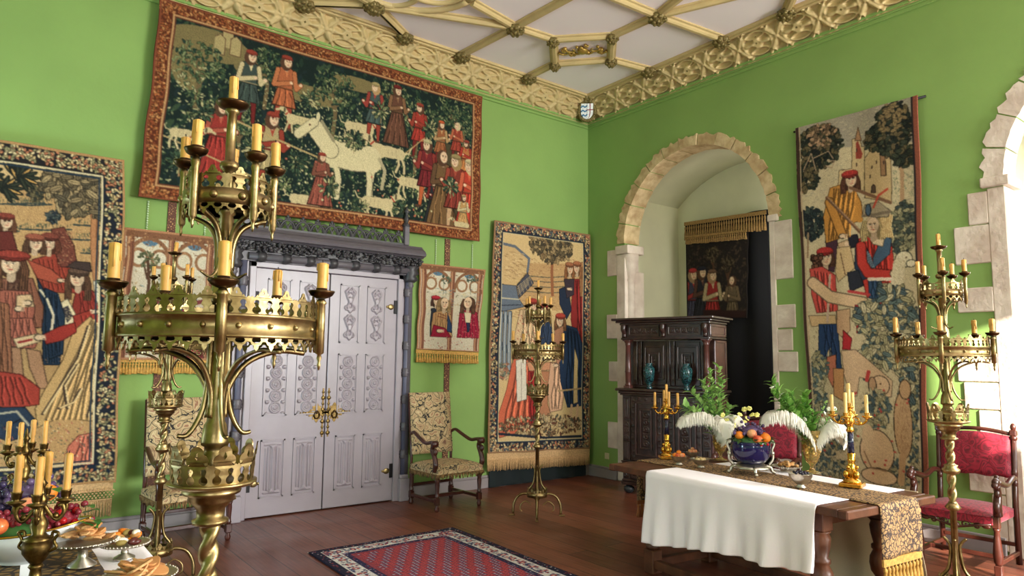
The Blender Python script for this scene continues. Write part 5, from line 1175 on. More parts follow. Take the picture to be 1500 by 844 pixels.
# ================================================================ BRASS FLOOR CANDELABRA
def crest_cell(w, h, hb):
    """one bay of the pierced cresting: outline and keyholes (x 0..w, z 0..h, solid band up to hb)"""
    out = [(0, 0), (w, 0), (w, hb*1.02), (w*.93, hb*1.10), (w*.86, hb*1.0), (w*.8, hb*1.06), (w*.74, hb*1.18)]
    cx, cz, R_ = w*.5, lerp(hb, h, .42), (h-hb)*.62
    tre = []
    for i in range(31):
        a = math.radians(lerp(-35, 215, i/30)); k = .62+.38*abs(math.cos(1.5*(a-PI/2)))
        tre.append((cx+R_*k*math.cos(a)*.95, cz+R_*k*math.sin(a)))
    out += tre + [(w*.26, hb*1.18), (w*.2, hb*1.06), (w*.14, hb*1.0), (w*.07, hb*1.10), (0, hb*1.02)]
    holes = []
    for x in (.25, .75):
        hh = [(w*x+w*.13*math.cos(a), hb*.3+hb*.2*math.sin(a)) for a in [math.radians(lerp(115, 425, i/10)) for i in range(11)]]
        hh = [(w*x+w*.06, hb*.54)] + [(w*x+w*.115*math.cos(a), hb*.74+hb*.15*math.sin(a)) for a in [math.radians(lerp(-50, 230, i/8)) for i in range(9)]] + [(w*x-w*.06, hb*.54)] + [(w*x+w*.17*math.cos(a), hb*.30+hb*.22*math.sin(a)) for a in [math.radians(lerp(120, 420, i/10)) for i in range(11)]]
        holes.append(hh)
    holes.append([(cx, cz+R_*.55), (cx-R_*.16, cz+R_*.1), (cx, cz-R_*.15), (cx+R_*.16, cz+R_*.1)])
    return out, holes
def drop_cell(w, h):
    out = [(w, h), (0, h), (0, h*.62), (w*.12, h*.6), (w*.2, h*.45), (w*.34, h*.38), (w*.36, h*.2), (w*.5, 0), (w*.64, h*.2), (w*.66, h*.38), (w*.8, h*.45), (w*.88, h*.6), (w, h*.62)]
    return out[::-1], [[(w*.5+w*.3*math.cos(2*PI*i/10), h*.72+h*.21*math.sin(2*PI*i/10)) for i in range(10)]]
def ringmap(R_, z0, w_tot, flare=0):
    def f(x, z, t):
        a = x/w_tot*2*PI; r = R_+flare*z-t; return (r*math.cos(a), r*math.sin(a), z0+z)
    return f
def cresting(R_, z0, n, h, hb, flare=0, th=.003):
    m = MB(); tot = 2*PI*R_; w = tot/n
    for k in range(n):
        o, hs = crest_cell(w, h, hb); f = ringmap(R_, z0, tot, flare)
        m.prism([(x+k*w, z) for x, z in o], [[(x+k*w, z) for x, z in q][::-1] for q in hs], th, f)
    return m
def dropping(R_, z1, n, h, th=.003):
    m = MB(); tot = 2*PI*R_; w = tot/n
    for k in range(n):
        o, hs = drop_cell(w, h); f = ringmap(R_, z1-h, tot)
        m.prism([(x+k*w, z) for x, z in o], [[(x+k*w, z) for x, z in q][::-1] for q in hs], th, f)
    return m
def twist(z0, z1, r, turns, n=64, lobes=2, k=24, ecc=.42):
    vs = []; fs = []
    for j in range(n+1):
        t = j/n; ph = turns*2*PI*t; e = min(1, min(t, 1-t)*14+.1)
        for i in range(k):
            a = 2*PI*i/k; rr = r*(1-ecc*e*(.5-.5*math.cos(lobes*(a-ph)))**1.3)
            vs.append((rr*math.cos(a), rr*math.sin(a), lerp(z0, z1, t)))
    for j in range(n):
        for i in range(k): i2 = (i+1) % k; fs.append((j*k+i, j*k+i2, (j+1)*k+i2, (j+1)*k+i))
    m = MB(); m.add(vs, fs, True); return m
CANDLES = {}
def candle_mesh(r, h, seed, m_=None):
    key = (r, h, seed, id(m_))
    if key not in CANDLES:
        m = MB(); rnd = random.Random(seed)
        prof = [(r*1.0, 0), (r*1.04, h*.1), (r*.98, h*.5), (r, h*.9), (r*.96, h*.97), (r*.6, h), (0, h*.985)]
        m.lathe(prof, n=16, flute=.04, k=rnd.choice([5, 7, 9]))
        for k in range(3):
            a = rnd.uniform(0, 6.28); l = rnd.uniform(.2, .7)*h; m.tube([(r*math.cos(a), r*math.sin(a), h*.97), (r*1.03*math.cos(a), r*1.03*math.sin(a), h-l)], [r*.16, r*.2], 6)
        o = m.build('candle', m_ or WAX); CANDLES[key] = o.data; bpy.data.objects.remove(o)
        w = MB(); w.tube([(0, 0, h*.97), (r*.08, 0, h*.97+.012)], .0016, 5); o = w.build('wick', WICK); CANDLES[key+('w',)] = o.data; bpy.data.objects.remove(o)
    return CANDLES[key], CANDLES[key+('w',)]
def put_candle(pos, r, h, label, group, seed=1, m_=None, tilt=0, wick=True, rnd=random.Random(12)):
    me, wm = candle_mesh(r, h, seed, m_); c = bpy.data.objects.new('candle', me); COL.objects.link(c); c.location = pos
    c.rotation_euler = (rnd.uniform(-1, 1)*.015+tilt, rnd.uniform(-1, 1)*.015, rnd.uniform(0, 6))
    tag(c, label, 'candle', group)
    if wick: w = bpy.data.objects.new('wick', wm); COL.objects.link(w); w.parent = c
    return c
def pan_profile(r): return [(0.012, -.012), (r*.5, -.010), (r*.82, -.004), (r, .006), (r*1.02, .010), (r*.96, .010), (r*.7, .002), (r*.45, 0), (.016, .001), (.016, .018), (.012, .018), (.012, .002)]
POSN = ['front', 'right', 'back right', 'back left', 'left']
UPOS = ['front right', 'right', 'back', 'left', 'front left']
def floor_candelabrum(loc, R_, label, short, group_c, sc=1.0, uo=32, mo=0, hi=True, tip=0):
    root = thing('floor_candelabrum', label, 'candelabrum', loc, 0, 'tiered brass floor candelabra'); phi = math.atan2(-loc[1], -loc[0])
    B = lambda m, n, mt=BRASS, p=None: m.build(n, mt, p or root)
    # stem
    m = MB(); m.lathe([(.016, .12), (.02, .16), (.018, .66), (.03, .665), (.045, .68), (.03, .70), (.024, .71)], n=20); B(m, 'lower_stem')
    B(twist(.71, .885, .026, 1.0), 'twisted_shaft')
    m = MB(); m.lathe([(.024, .88), (.04, .885), (.05, .9), (.05, .91), (.034, .925), (.04, .935), (.026, .94)], n=20); B(m, 'knop')
    B(twist(.94, 1.09, .028, 1.0), 'twisted_shaft')
    m = MB(); m.lathe([(.03, 1.085), (.046, 1.09), (.048, 1.10), (.036, 1.105), (.038, 1.13), (.05, 1.145), (.062, 1.155), (.06, 1.168), (.075, 1.172), (.078, 1.18), (.072, 1.187), (.108, 1.195), (.118, 1.202), (.118, 1.207), (.03, 1.204)], n=32); B(m, 'drip_tray')
    B(cresting(.107, 1.205, 10, .105, .054, .09), 'crown')
    m = MB(); m.lathe([(.030, 1.20), (.030, 1.28), (.026, 1.285), (.026, 1.30), (.036, 1.305), (.036, 1.315), (.030, 1.36), (.024, 1.37), (.02, 1.55), (.02, 1.70), (.026, 1.70), (.032, 1.705), (.034, 1.72), (.03, 1.76), (.022, 1.80), (.018, 1.81), (.018, 1.96), (.024, 1.965), (.024, 1.985), (.014, 1.99), (.012, 2.09), (.026, 2.10), (.028, 2.11), (.024, 2.12), (.0135, 2.125), (.0135, 2.265), (.02, 2.27), (.02, 2.285)], n=20); B(m, 'upper_stem')
    for k in range(4):
        a = phi+PI/4*.4+PI/2*k; c, s = math.cos(a), math.sin(a)
        m = MB(); pts = spline([(c*r, s*r, z) for r, z in ((.024, 1.62), (.026, 1.5), (.034, 1.42), (.05, 1.37), (.075, 1.335), (.10, 1.335))], 5)
        m.tube(pts, [.008, .005], 4, flat=1.2); B(m, 'stem_bracket')
    # curved arms to the wide ring and hooks under the small ring
    for k in range(5):
        a = phi+2*PI/5*(k+.5)+mo; c, s = math.cos(a), math.sin(a)
        m = MB(); pts = spline([(c*r, s*r, z) for r, z in ((.024, 1.38), (.03, 1.46), (.08, 1.535), (.17, 1.57), (R_*.87, 1.565))], 5); m.tube(pts, .0065, 4, flat=1.3); B(m, 'ring_arm')
        m = MB(); pts = spline([(c*r, s*r, z) for r, z in ((.02, 1.80), (.024, 1.88), (.05, 1.93), (.10, 1.955), (.115, 1.958))], 5); m.tube(pts, .0065, 4, flat=1.3); B(m, 'ring_arm')
        m = MB(); pts = spline([(c*r, s*r, z) for r, z in ((.02, 1.845), (.03, 1.80), (.06, 1.775), (.10, 1.785))], 5); m.tube(pts, [.006, .003], 6)
        if k % 2 == 0: B(m, 'leaf_hook')
    # wide ring
    Rb = R_*.90
    m = MB(); m.lathe([(Rb, 1.600), (Rb+.006, 1.600), (Rb+.006, 1.608), (Rb+.001, 1.61), (Rb+.001, 1.652), (Rb+.006, 1.654), (Rb+.006, 1.662), (Rb-.002, 1.662), (Rb-.004, 1.60)], n=64)
    for i in range(20): a = phi+2*PI*(i+.5)/20+mo; m.ball(((Rb+.002)*math.cos(a), (Rb+.002)*math.sin(a), 1.631), .008, 8, 6, (1, 1, 1))
    rg = B(m, 'candle_ring'); m = cresting(Rb, 1.658, 24, .070, .046); B(m, 'pierced_cresting', BRASS, rg); B(dropping(Rb, 1.606, 40, .040), 'pierced_fringe', BRASS, rg)
    for k in range(5):
        a = phi+2*PI/5*k+mo; c, s = math.cos(a), math.sin(a); x, y = c*R_*.955, s*R_*.955
        m = MB(); m.lathe([(.002, 1.515), (.006, 1.53), (.004, 1.54), (.008, 1.55), (.006, 1.56), (.014, 1.565), (.014, 1.66), (.013, 1.705), (.017, 1.71), (.01, 1.722)], (x, y, 0), 8); tb = B(m, 'candle_tube')
        m = MB(); m.lathe([(r, z+1.735) for r, z in pan_profile(.037)], (x, y, 0), 20); B(m, 'drip_pan', BRASSD, tb)
        put_candle((loc[0]+x, loc[1]+y, 1.738), .0145, (.105, .09, .10, .095, .11)[k], '%s candle, %s arm, wide ring of %s' % (('yellow', 'yellow', 'short yellow', 'short yellow', 'yellow')[k], POSN[k], short), group_c, k % 3, None, 0, hi)
    # small ring
    r2 = .118
    m = MB(); m.lathe([(r2, 1.975), (r2+.002, 1.975), (r2+.002, 2.018), (r2, 2.018), (r2-.003, 2.018), (r2-.003, 1.975)], n=40)
    for i in range(10): a = phi+2*PI*(i+.5)/10; m.ball(((r2+.002)*math.cos(a), (r2+.002)*math.sin(a), 1.998), .012, 10, 8)
    rg = B(m, 'candle_ring'); B(cresting(r2, 2.014, 10, .066, .042), 'pierced_cresting', BRASS, rg); B(dropping(r2, 1.979, 20, .036), 'pierced_fringe', BRASS, rg)
    for k in range(5):
        a = phi+2*PI/5*k+math.radians(uo)+mo; c, s = math.cos(a), math.sin(a); x, y = c*.132, s*.132
        m = MB(); m.lathe([(.002, 1.90), (.005, 1.912), (.0035, 1.92), (.007, 1.93), (.011, 1.935), (.0105, 2.07), (.013, 2.085), (.008, 2.10)], (x, y, 0), 8); tb = B(m, 'candle_tube')
        m = MB(); m.lathe([(r, z+2.112) for r, z in pan_profile(.031)], (x, y, 0), 20); B(m, 'drip_pan', BRASSD, tb)
        put_candle((loc[0]+x, loc[1]+y, 2.115), .0128, (.095, .09, .085, .08, .09)[k], 'slim yellow candle, %s arm, small upper ring of %s' % (UPOS[k], short), group_c, k % 3, None, 0, hi)
    m = MB(); m.lathe([(r, z+2.29) for r, z in pan_profile(.046)], n=24); B(m, 'drip_pan', BRASSD)
    put_candle((loc[0], loc[1], 2.292), .0125, .09, 'single yellow candle at the very top of %s' % short, group_c, 1, None, tip, hi)
    # foot: flared brackets, ring, four arched legs
    for k in range(4):
        a = phi+PI/2*k; c, s = math.cos(a), math.sin(a)
        m = MB(); pts = spline([(c*r, s*r, z) for r, z in ((.06, .50), (.034, .47), (.024, .43), (.04, .32), (.08, .26), (.09, .215))], 5); m.tube(pts, [.007, .009], 4, flat=1.2); B(m, 'foot_bracket')
        m = MB(); pts = spline([(c*r, s*r, z) for r, z in ((.05, .20), (.12, .215), (.19, .19), (.235, .11), (.24, .02))], 5); m.tube(pts, .010, 4, flat=1.2)
        m.box((c*.252, s*.252, .007), (.06, .03, .014), a, .003); lg = B(m, 'leg')
        m = MB(); m.tube(spline([(c*r, s*r, z) for r, z in ((.06, .10), (.11, .14), (.16, .11), (.17, .06), (.15, .04))], 4), .006, 6); B(m, 'leg_scroll', BRASS, lg)
    m = MB(); m.lathe([(.098, .185), (.102, .185), (.102, .235), (.098, .235), (.095, .235), (.095, .185)], n=32)
    for i in range(8): a = phi+2*PI*i/8; m.ball((.102*math.cos(a), .102*math.sin(a), .21), .008, 8, 6)
    rg = B(m, 'base_ring'); B(cresting(.098, .233, 10, .045, .022), 'pierced_cresting', BRASS, rg)
    m = MB(); m.lathe([(.012, .0), (.014, .02), (.014, .15), (.03, .16), (.03, .2), (.016, .21)], n=12); B(m, 'centre_post')
    return root
floor_candelabrum((.545, 2.075, 0), .293, 'largest brass tiered floor candelabrum, nearest the camera in front of the door', 'the nearest floor candelabrum', 'candles on the nearest floor candelabrum', uo=31)
floor_candelabrum((1.075, 5.40, 0), .29, 'brass tiered floor candelabrum before the left brocade armchair, partly hidden', 'floor candelabrum before the left armchair', 'candles on the candelabrum before the left armchair', uo=26, mo=.25, tip=.25)
floor_candelabrum((4.56, 5.47, 0), .28, 'brass tiered floor candelabrum standing before the corner tapestry', 'floor candelabrum before the corner tapestry', 'candles on the candelabrum before the corner tapestry', uo=30)
floor_candelabrum((4.80, 1.775, 0), .28, 'brass tiered floor candelabrum between the long table and crimson armchair', 'floor candelabrum beside the long table', 'candles on the candelabrum beside the long table', uo=10, mo=-.06)

# ================================================================ CHAIRS
def turned(m, p, prof, n=14): m.lathe(prof, p, n)
def brocade_chair(loc, rz, label):
    """local: front faces -Y, origin on the floor at the middle"""
    root = thing('armchair', label, 'armchair', loc, rz, 'brocade armchairs against the door wall')
    W_, D_ = .29, .27
    # back panel, leaning
    def cush(x0, x1, z0, z1, th, yb, lean, bul):
        nx, nz = 14, 18; vs = []; fs = []
        for side in (0, 1):
            for j_ in range(nz+1):
                for i in range(nx+1):
                    u, v = i/nx, j_/nz; e = min(1, (min(u, 1-u)*nx)*.55)*min(1, (min(v, 1-v)*nz)*.55); e = math.sqrt(max(e, 0))
                    zz_ = lerp(z0, z1, v)-.012*math.sin(PI*u)*(v > .99)*0
                    y = yb+lean*(zz_-z0) + (-(th*.35+bul*e*(math.sin(PI*u)*math.sin(PI*v))**.4) if side == 0 else th*.35+.01*e)
                    vs.append((lerp(x0, x1, u), y, zz_))
        k = (nx+1)*(nz+1)
        for j_ in range(nz):
            for i in range(nx):
                a = j_*(nx+1)+i; fs.append((a, a+1, a+nx+2, a+nx+1)); fs.append((k+a, k+a+nx+1, k+a+nx+2, k+a+1))
        bd = [i for i in range(nx+1)] + [(j_+1)*(nx+1)-1+0 for j_ in range(1, nz+1)] + [nz*(nx+1)+i for i in range(nx-1, -1, -1)] + [j_*(nx+1) for j_ in range(nz-1, 0, -1)]
        for q in range(len(bd)): a, b = bd[q], bd[(q+1) % len(bd)]; fs.append((a, k+a, k+b, b))
        return vs, fs
    m = MB(); vs, fs = cush(-.265, .265, .52, 1.18, .05, .25, .13, .03); m.add(vs, fs, True); bk_ = m.build('backrest', BROCADE, root)
    m = MB()
    for x in (-.26, .26): m.tube([(x, .27, .02), (x, .265, .5), (x, .345, 1.17)], .017, 6)
    m.build('back_post', WALNUT, root)
    # domed seat
    m = MB(); nx = 16; vs = []; fs = []
    for j_ in range(nx+1):
        for i in range(nx+1):
            u, v = i/nx, j_/nx; e = (max(0, math.sin(PI*u))*max(0, math.sin(PI*v)))**.35; vs.append((lerp(-.30, .30, u)*(1-.06*v), lerp(-.30, .24, v), .425+.055*e))
    for j_ in range(nx):
        for i in range(nx): a = j_*(nx+1)+i; fs.append((a, a+1, a+nx+2, a+nx+1))
    m.add(vs, fs, True); m.b2(-.295, .295, -.295, .235, .355, .43, bev=.01); seat = m.build('seat', BROCADE, root)
    m = MB(); rnd = random.Random(3)
    per = [(-.30, -.30, .30, -.30), (-.30, .24, -.30, -.30), (.30, -.30, .30, .24)]
    for (x0, y0, x1, y1) in per:
        L_ = math.hypot(x1-x0, y1-y0); n = int(L_/.016)
        for i in range(n):
            t = (i+.5)/n; x, y = lerp(x0, x1, t), lerp(y0, y1, t); d = rnd.uniform(.035, .06); m.tube([(x, y, .375), (x+rnd.uniform(-.012, .012), y+rnd.uniform(-.012, .004), .375-d)], [.009, .005], 5)
    m.build('seat_fringe', mat('brown_gold_fringe', rgb(120, 92, 56), .85, var=.5, vscale=40), root)
    for sx in (-1, 1):
        m = MB(); m.tube(spline([(sx*.265, .27, .74), (sx*.275, .2, .765), (sx*.285, .08, .72), (sx*.295, -.06, .675), (sx*.30, -.17, .69), (sx*.30, -.24, .685)], 5), [.020, .026], 8, flat=.8)
        m.lathe([(.0, -.03), (.034, -.028), (.036, .028), (0, .03)], (sx*.30, -.24, .68), 14, (1, 0, 0))
        arm = m.build('armrest', WALNUT, root)
        m = MB(); m.tube(spline([(sx*.30, -.225, .67), (sx*.30, -.20, .62), (sx*.30, -.24, .55), (sx*.30, -.265, .48), (sx*.295, -.25, .40)], 5), [.024, .030, .034, .028], 8)
        m.ball((sx*.30, -.255, .60), .030, 10, 8, (.8, 1, 1.3)); m.ball((sx*.30, -.265, .47), .034, 10, 8, (.8, 1, 1.4)); m.build('arm_support', WALNUT, arm)
    for (x, y) in ((-.27, -.26), (.27, -.26), (-.26, .25), (.26, .25)):
        m = MB(); m.lathe([(.016, 0), (.022, .01), (.026, .03), (.016, .05), (.02, .06)], (x, y, 0), 14); m.box((x, y, .10), (.05, .05, .075), bev=.006)
        m.lathe([(.018, .138), (.026, .15), (.020, .16), (.019, .19), (.025, .27), (.022, .30), (.028, .31), (.02, .32)], (x, y, 0), 14); m.box((x, y, .35), (.048, .048, .07), bev=.005); m.build('leg', WALNUT, root)
    m = MB()
    for x in (-.265, .265): m.box((x, 0, .10), (.028, .50, .032), bev=.005)
    m.box((0, 0.02, .10), (.53, .03, .035), bev=.005); m.box((0, .25, .2), (.5, .026, .03), bev=.005); m.build('stretcher', WALNUT, root)
    return root
brocade_chair((4.08, 6.45, 0), .04, 'brocade armchair with scrolled arms standing right of the grey double door')
brocade_chair((1.50, 6.50, 0), .10, 'brocade armchair behind a brass candelabrum, left of the grey double door')

def crimson_chair(loc, rz, label):
    root = thing('crimson_armchair', label, 'armchair', loc, rz, 'crimson velvet armchairs by the long table'); 
    root['group'] = 'crimson velvet armchairs by the long table'
    m = MB(); nx = 14; vs = []; fs = []
    for j_ in range(nx+1):
        for i in range(nx+1):
            u, v = i/nx, j_/nx; e = (max(0, math.sin(PI*u))*max(0, math.sin(PI*v)))**.35; vs.append((lerp(-.26, .26, u), lerp(-.27, .24, v), .425+.055*e))
    for j_ in range(nx):
        for i in range(nx): a = j_*(nx+1)+i; fs.append((a, a+1, a+nx+2, a+nx+1))
    m.add(vs, fs, True); m.b2(-.258, .258, -.268, .235, .36, .43, bev=.01); m.build('seat', VELVET, root)
    # back: posts with carved finials, velvet band between, carved top rail
    for sx in (-1, 1):
        m = MB(); m.tube([(sx*.265, .26, 0), (sx*.265, .255, .45), (sx*.268, .30, 1.0)], .022, 4, flat=1); m.box((sx*.268, .302, 1.01), (.05, .045, .05), bev=.008)
        m.ball((sx*.268, .305, 1.055), .026, 10, 8, (.8, .8, 1.3)); m.ball((sx*.268, .30, .97), .028, 8, 6); m.ball((sx*.266, .275, .7), .028, 8, 6, (.9, .9, 1.6)); m.ball((sx*.266, .27, .62), .026, 8, 6, (.9, .9, 1.4)); m.build('back_post', WALNUT, root)
    m = MB(); vs = []; fs = []; nx, nz = 14, 8
    for side in (0, 1):
        for j_ in range(nz+1):
            for i in range(nx+1):
                u, v = i/nx, j_/nz; e = (max(0, math.sin(PI*u))*max(0, math.sin(PI*v)))**.4; z = lerp(.66, .98, v)+(.025*math.sin(PI*u) if v > .5 else -.005*math.cos(6*PI*u))*abs(2*v-1)
                vs.append((lerp(-.25, .25, u), .255+.12*(z-.6)+(-.012-.022*e if side == 0 else .02), z))
    k = (nx+1)*(nz+1)
    for j_ in range(nz):
        for i in range(nx): a = j_*(nx+1)+i; fs.append((a, a+1, a+nx+2, a+nx+1)); fs.append((k+a, k+a+nx+1, k+a+nx+2, k+a+1))
    bd = list(range(nx+1)) + [(j_+1)*(nx+1)-1 for j_ in range(1, nz+1)] + [nz*(nx+1)+i for i in range(nx-1, -1, -1)] + [j_*(nx+1) for j_ in range(nz-1, 0, -1)]
    for q in range(len(bd)): a, b = bd[q], bd[(q+1) % len(bd)]; fs.append((a, k+a, k+b, b))
    m.add(vs, fs, True); m.build('backrest', VELVET, root)
    m = MB(); m.tube([(lerp(-.25, .25, i/12), .305, 1.0+.03*math.sin(PI*i/12)) for i in range(13)], .016, 8); m.build('top_rail', WALNUT, root)
    for sx in (-1, 1):
        m = MB(); m.tube(spline([(sx*.27, .26, .66), (sx*.28, .16, .675), (sx*.285, .0, .64), (sx*.29, -.14, .66), (sx*.29, -.25, .685)], 5), [.020, .024], 8)
        m.ball((sx*.29, -.28, .685), .036, 12, 8, (.75, 1.1, 1)); m.ball((sx*.29, -.31, .665), .024, 8, 6); m.ball((sx*.29, -.26, .72), .018, 8, 6); arm = m.build('armrest', WALNUT, root)
        m = MB(); m.tube(spline([(sx*.29, -.27, .66), (sx*.285, -.235, .60), (sx*.285, -.26, .52), (sx*.28, -.245, .44)], 5), [.022, .026, .032], 8)
        m.ball((sx*.287, -.255, .60), .028, 8, 6, (.8, 1, 1.3)); m.ball((sx*.285, -.27, .50), .034, 8, 6, (.8, 1, 1.5)); m.build('arm_support', WALNUT, arm)
    for x in (-.265, .265):
        m = MB(); m.box((x, -.24, .04), (.05, .05, .08), bev=.006); m.lathe([(.02, .08), (.03, .1), (.034, .16), (.022, .28), (.018, .32), (.026, .335), (.02, .35)], (x, -.24, 0), 12); m.box((x, -.24, .39), (.05, .05, .09), bev=.005); m.build('leg', WALNUT, root)
    m = MB()
    for x in (-.265, .265): m.box((x, 0, .09), (.026, .48, .032), bev=.004)
    m.box((0, -.02, .09), (.52, .028, .032), bev=.004); m.box((0, .255, .15), (.5, .024, .03), bev=.004); m.build('stretcher', WALNUT, root)
    m = MB()
    for s in (-1, 1):
        for c_ in (.07, .15): m.tube([(s*(c_+.034*(1-i/16)*math.cos(i*.55)), -.262, .345+.03*(1-i/16)*math.sin(i*.55)) for i in range(16)], .007, 6)
        m.ball((s*.205, -.262, .35), .02, 8, 6, (1.5, .5, .8))
    m.tube([(-.24, -.262, .372), (-.12, -.262, .345), (0, -.262, .315), (.12, -.262, .345), (.24, -.262, .372)], .010, 6); m.ball((0, -.264, .33), .028, 8, 6, (1.2, .6, 1)); m.build('carved_apron', WALNUT, root)
    return root
crimson_chair((6.30, 2.235, 0), -PI/2+.04, 'crimson velvet armchair with carved arms beside the right wall')
crimson_chair((5.75, 3.72, 0), -PI/2+.15, 'crimson velvet armchair mostly hidden behind the long table')

# ================================================================ CARVED CABINET
cab = thing('carved_cabinet', 'dark carved oak court cupboard with columns, standing before the stone arch', 'cabinet', (6.15, 5.80, 0), math.radians(-76))
CW, CDp = 1.10, .50
def carve(w, h, seed, kind='arabesque'):
    P = Paint(w, h, 260, (0,), 1); P.rng = np.random.default_rng(seed)
    if kind == 'arabesque':
        n = max(2, int(h/.07)) if h > w else max(2, int(w/.07))
        for k in range(n):
            t = (k+.5)/n
            cx, cy = (w/2, h*t) if h > w else (w*t, h/2); r = min(w, h)*.36
            P.ell(cx, cy, r, r*.8, (.9,), ring=.3); P.ell(cx, cy, r*.4, r*.4, (.8,))
            for s in (-1, 1): P.ell(cx+s*r*.75, cy+r*.6*(-1)**k, r*.3, r*.45, (.6,), s*.6)
    elif kind == 'flute':
        for k in range(max(2, int(w/.02))): P.line([(.01+k*.02, h*.06), (.01+k*.02, h*.94)], .010, (.8,))
    P.blur(1); return P
def nested(m, x0, x1, z0, z1, y, dd=.012, steps=2):
    for s_ in range(steps):
        i = s_*.035; wd = .022 if s_ == 0 else .014; a, b, c, d = x0+i, x1-i, z0+i, z1-i
        for q in ((a, b, d-wd, d), (a, b, c, c+wd), (a, a+wd, c, d), (b-wd, b, c, d)): m.b2(q[0], q[1], y-dd*(1+.5*(s_ == 0)), y, q[2], q[3], bev=.003)
def rel(x0, x1, z0, z1, y, par, seed, kind='arabesque', dp=.010, m_=None):
    P = carve(x1-x0, z1-z0, seed, kind); return relief('carved_panel', P, m_ or EBON, par, (x0, y-.001, z1), (1, 0, 0), (0, 0, -1), (0, -1, 0), dp)
m = MB(); m.b2(0, CW, .02, CDp, .13, 1.20); m.b2(-.02, CW+.02, 0, CDp, .10, .14, bev=.01); m.b2(-.01, CW+.01, .0, CDp, .14, .17, bev=.01)
for k in range(5): m.b2(.02*k-.03 if k < 1 else 0, CW, .01, .02, .13, .14)
m.b2(-.01, CW+.01, 0, CDp, .34, .365, bev=.008); m.b2(-.015, CW+.015, -.01, CDp, .365, .38, bev=.005)
m.b2(-.02, CW+.02, -.02, CDp, 1.15, 1.17, bev=.006); m.b2(-.035, CW+.035, -.035, CDp, 1.17, 1.20, bev=.008); m.b2(-.065, CW+.06, -.06, CDp, 1.20, 1.232, bev=.01)
m.build('lower_body', EBON, cab)
for (x, y) in ((.05, .07), (CW-.05, .07), (.05, CDp-.07), (CW-.05, CDp-.07)):
    m = MB(); m.lathe([(.02, 0), (.045, .01), (.065, .04), (.06, .07), (.035, .085), (.03, .105)], (x, y, 0), 16); m.build('bun_foot', mat('blackened_foot', rgb(48, 50, 54), .25), cab)
# plinth drawer
m = MB(); m.b2(.11, CW-.11, .0, .02, .18, .33, bev=.004); nested(m, .12, CW-.12, .185, .325, .0, .01, 1); dr = m.build('drawer', EBON, cab); rel(.15, CW-.15, .215, .295, .0, dr, 1)
rel(.0, .09, .18, .33, .02, cab, 2); rel(CW-.09, CW, .18, .33, .02, cab, 3)
# doors with nested mouldings
for (a, b, sd) in ((.12, .51, 4), (.60, .99, 5)):
    m = MB(); m.b2(a, b, .0, .02, .39, 1.14, bev=.004); nested(m, a+.055, b-.055, .45, 1.08, .0, .014, 1); nested(m, a+.115, b-.115, .53, 1.00, .0, .014, 1); d_ = m.build('cabinet_door', EBON, cab)
    rel(a+.145, b-.145, .56, .97, .0, d_, sd); rel(a+.004, a+.05, .40, 1.13, .0, d_, sd+5, dp=.006); rel(b-.05, b-.004, .40, 1.13, .0, d_, sd+6, dp=.006); rel(a+.06, b-.06, 1.09, 1.13, .0, d_, sd+7, dp=.006)
for (a, b) in ((.0, .11), (.515, .595), (.995, 1.10)):
    for (c, d) in ((.39, .60), (.61, .86), (.87, 1.12)):
        m = MB(); m.b2(a+.008, b-.008, .004, .02, c, d, bev=.003); pl_ = m.build('pilaster', EBON, cab); rel(a+.016, b-.016, c+.012, d-.012, .004, pl_, 9, 'flute' if c != .61 else 'arabesque', .007)
# upper recessed body
US = .17
m = MB(); m.b2(.0, CW, US+.02, CDp, 1.232, 1.80); m.b2(.03, CW-.03, US, US+.03, 1.235, 1.27, bev=.006); m.b2(CW-.11, CW, .14, CDp, 1.232, 1.80); m.build('upper_body', EBON, cab)
for (a, b, sd) in ((.20, .50, 20), (.62, .92, 21)):
    m = MB(); m.b2(a, b, US-.005, US+.02, 1.28, 1.78, bev=.004); nested(m, a+.02, b-.02, 1.34, 1.74, US-.005, .014, 1); nested(m, a+.075, b-.075, 1.42, 1.66, US-.005, .018, 2); d_ = m.build('cabinet_door', EBON, cab); rel(a+.12, b-.12, 1.48, 1.60, US-.006, d_, sd)
for (a, b) in ((.07, .125), (.135, .185), (.51, .555), (.565, .61), (.93, .975)):
    m = MB(); m.b2(a, b, US-.012, US+.02, 1.27, 1.79, bev=.003); pl_ = m.build('pilaster', EBON, cab); rel(a+.006, b-.006, 1.30, 1.76, US-.012, pl_, 30, 'flute' if a in (.07, .51, .93) else 'arabesque', .006)
for x in (.055, CW-.055):
    m = MB(); m.box((x, .06, 1.245), (.085, .085, .03), bev=.004); m.lathe([(.038, 1.26), (.042, 1.275), (.030, 1.29), (.034, 1.30), (.036, 1.42), (.040, 1.43), (.036, 1.44), (.034, 1.5), (.028, 1.74), (.036, 1.75), (.03, 1.76), (.048, 1.79), (.05, 1.80)], (x, .06, 0), 20); m.box((x, .06, 1.805), (.10, .10, .02), bev=.004); m.build('column', EBON2, cab)
m = MB(); m.b2(-.01, CW+.01, .0, CDp, 1.81, 1.835, bev=.006); m.b2(.0, CW, .01, CDp, 1.835, 1.99); m.b2(-.02, CW+.02, -.015, CDp, 1.985, 2.01, bev=.006); m.b2(-.06, CW+.05, -.05, CDp, 2.01, 2.035, bev=.008); m.b2(-.10, CW+.085, -.085, CDp+.02, 2.035, 2.065, bev=.008); ent = m.build('entablature', EBON, cab)
for (a, b) in ((.09, .50), (.60, 1.01)):
    m = MB(); nested(m, a, b, 1.85, 1.975, .01, .01, 1); fp = m.build('frieze_panel', EBON, ent); rel(a+.025, b-.025, 1.875, 1.95, .01, fp, 40)
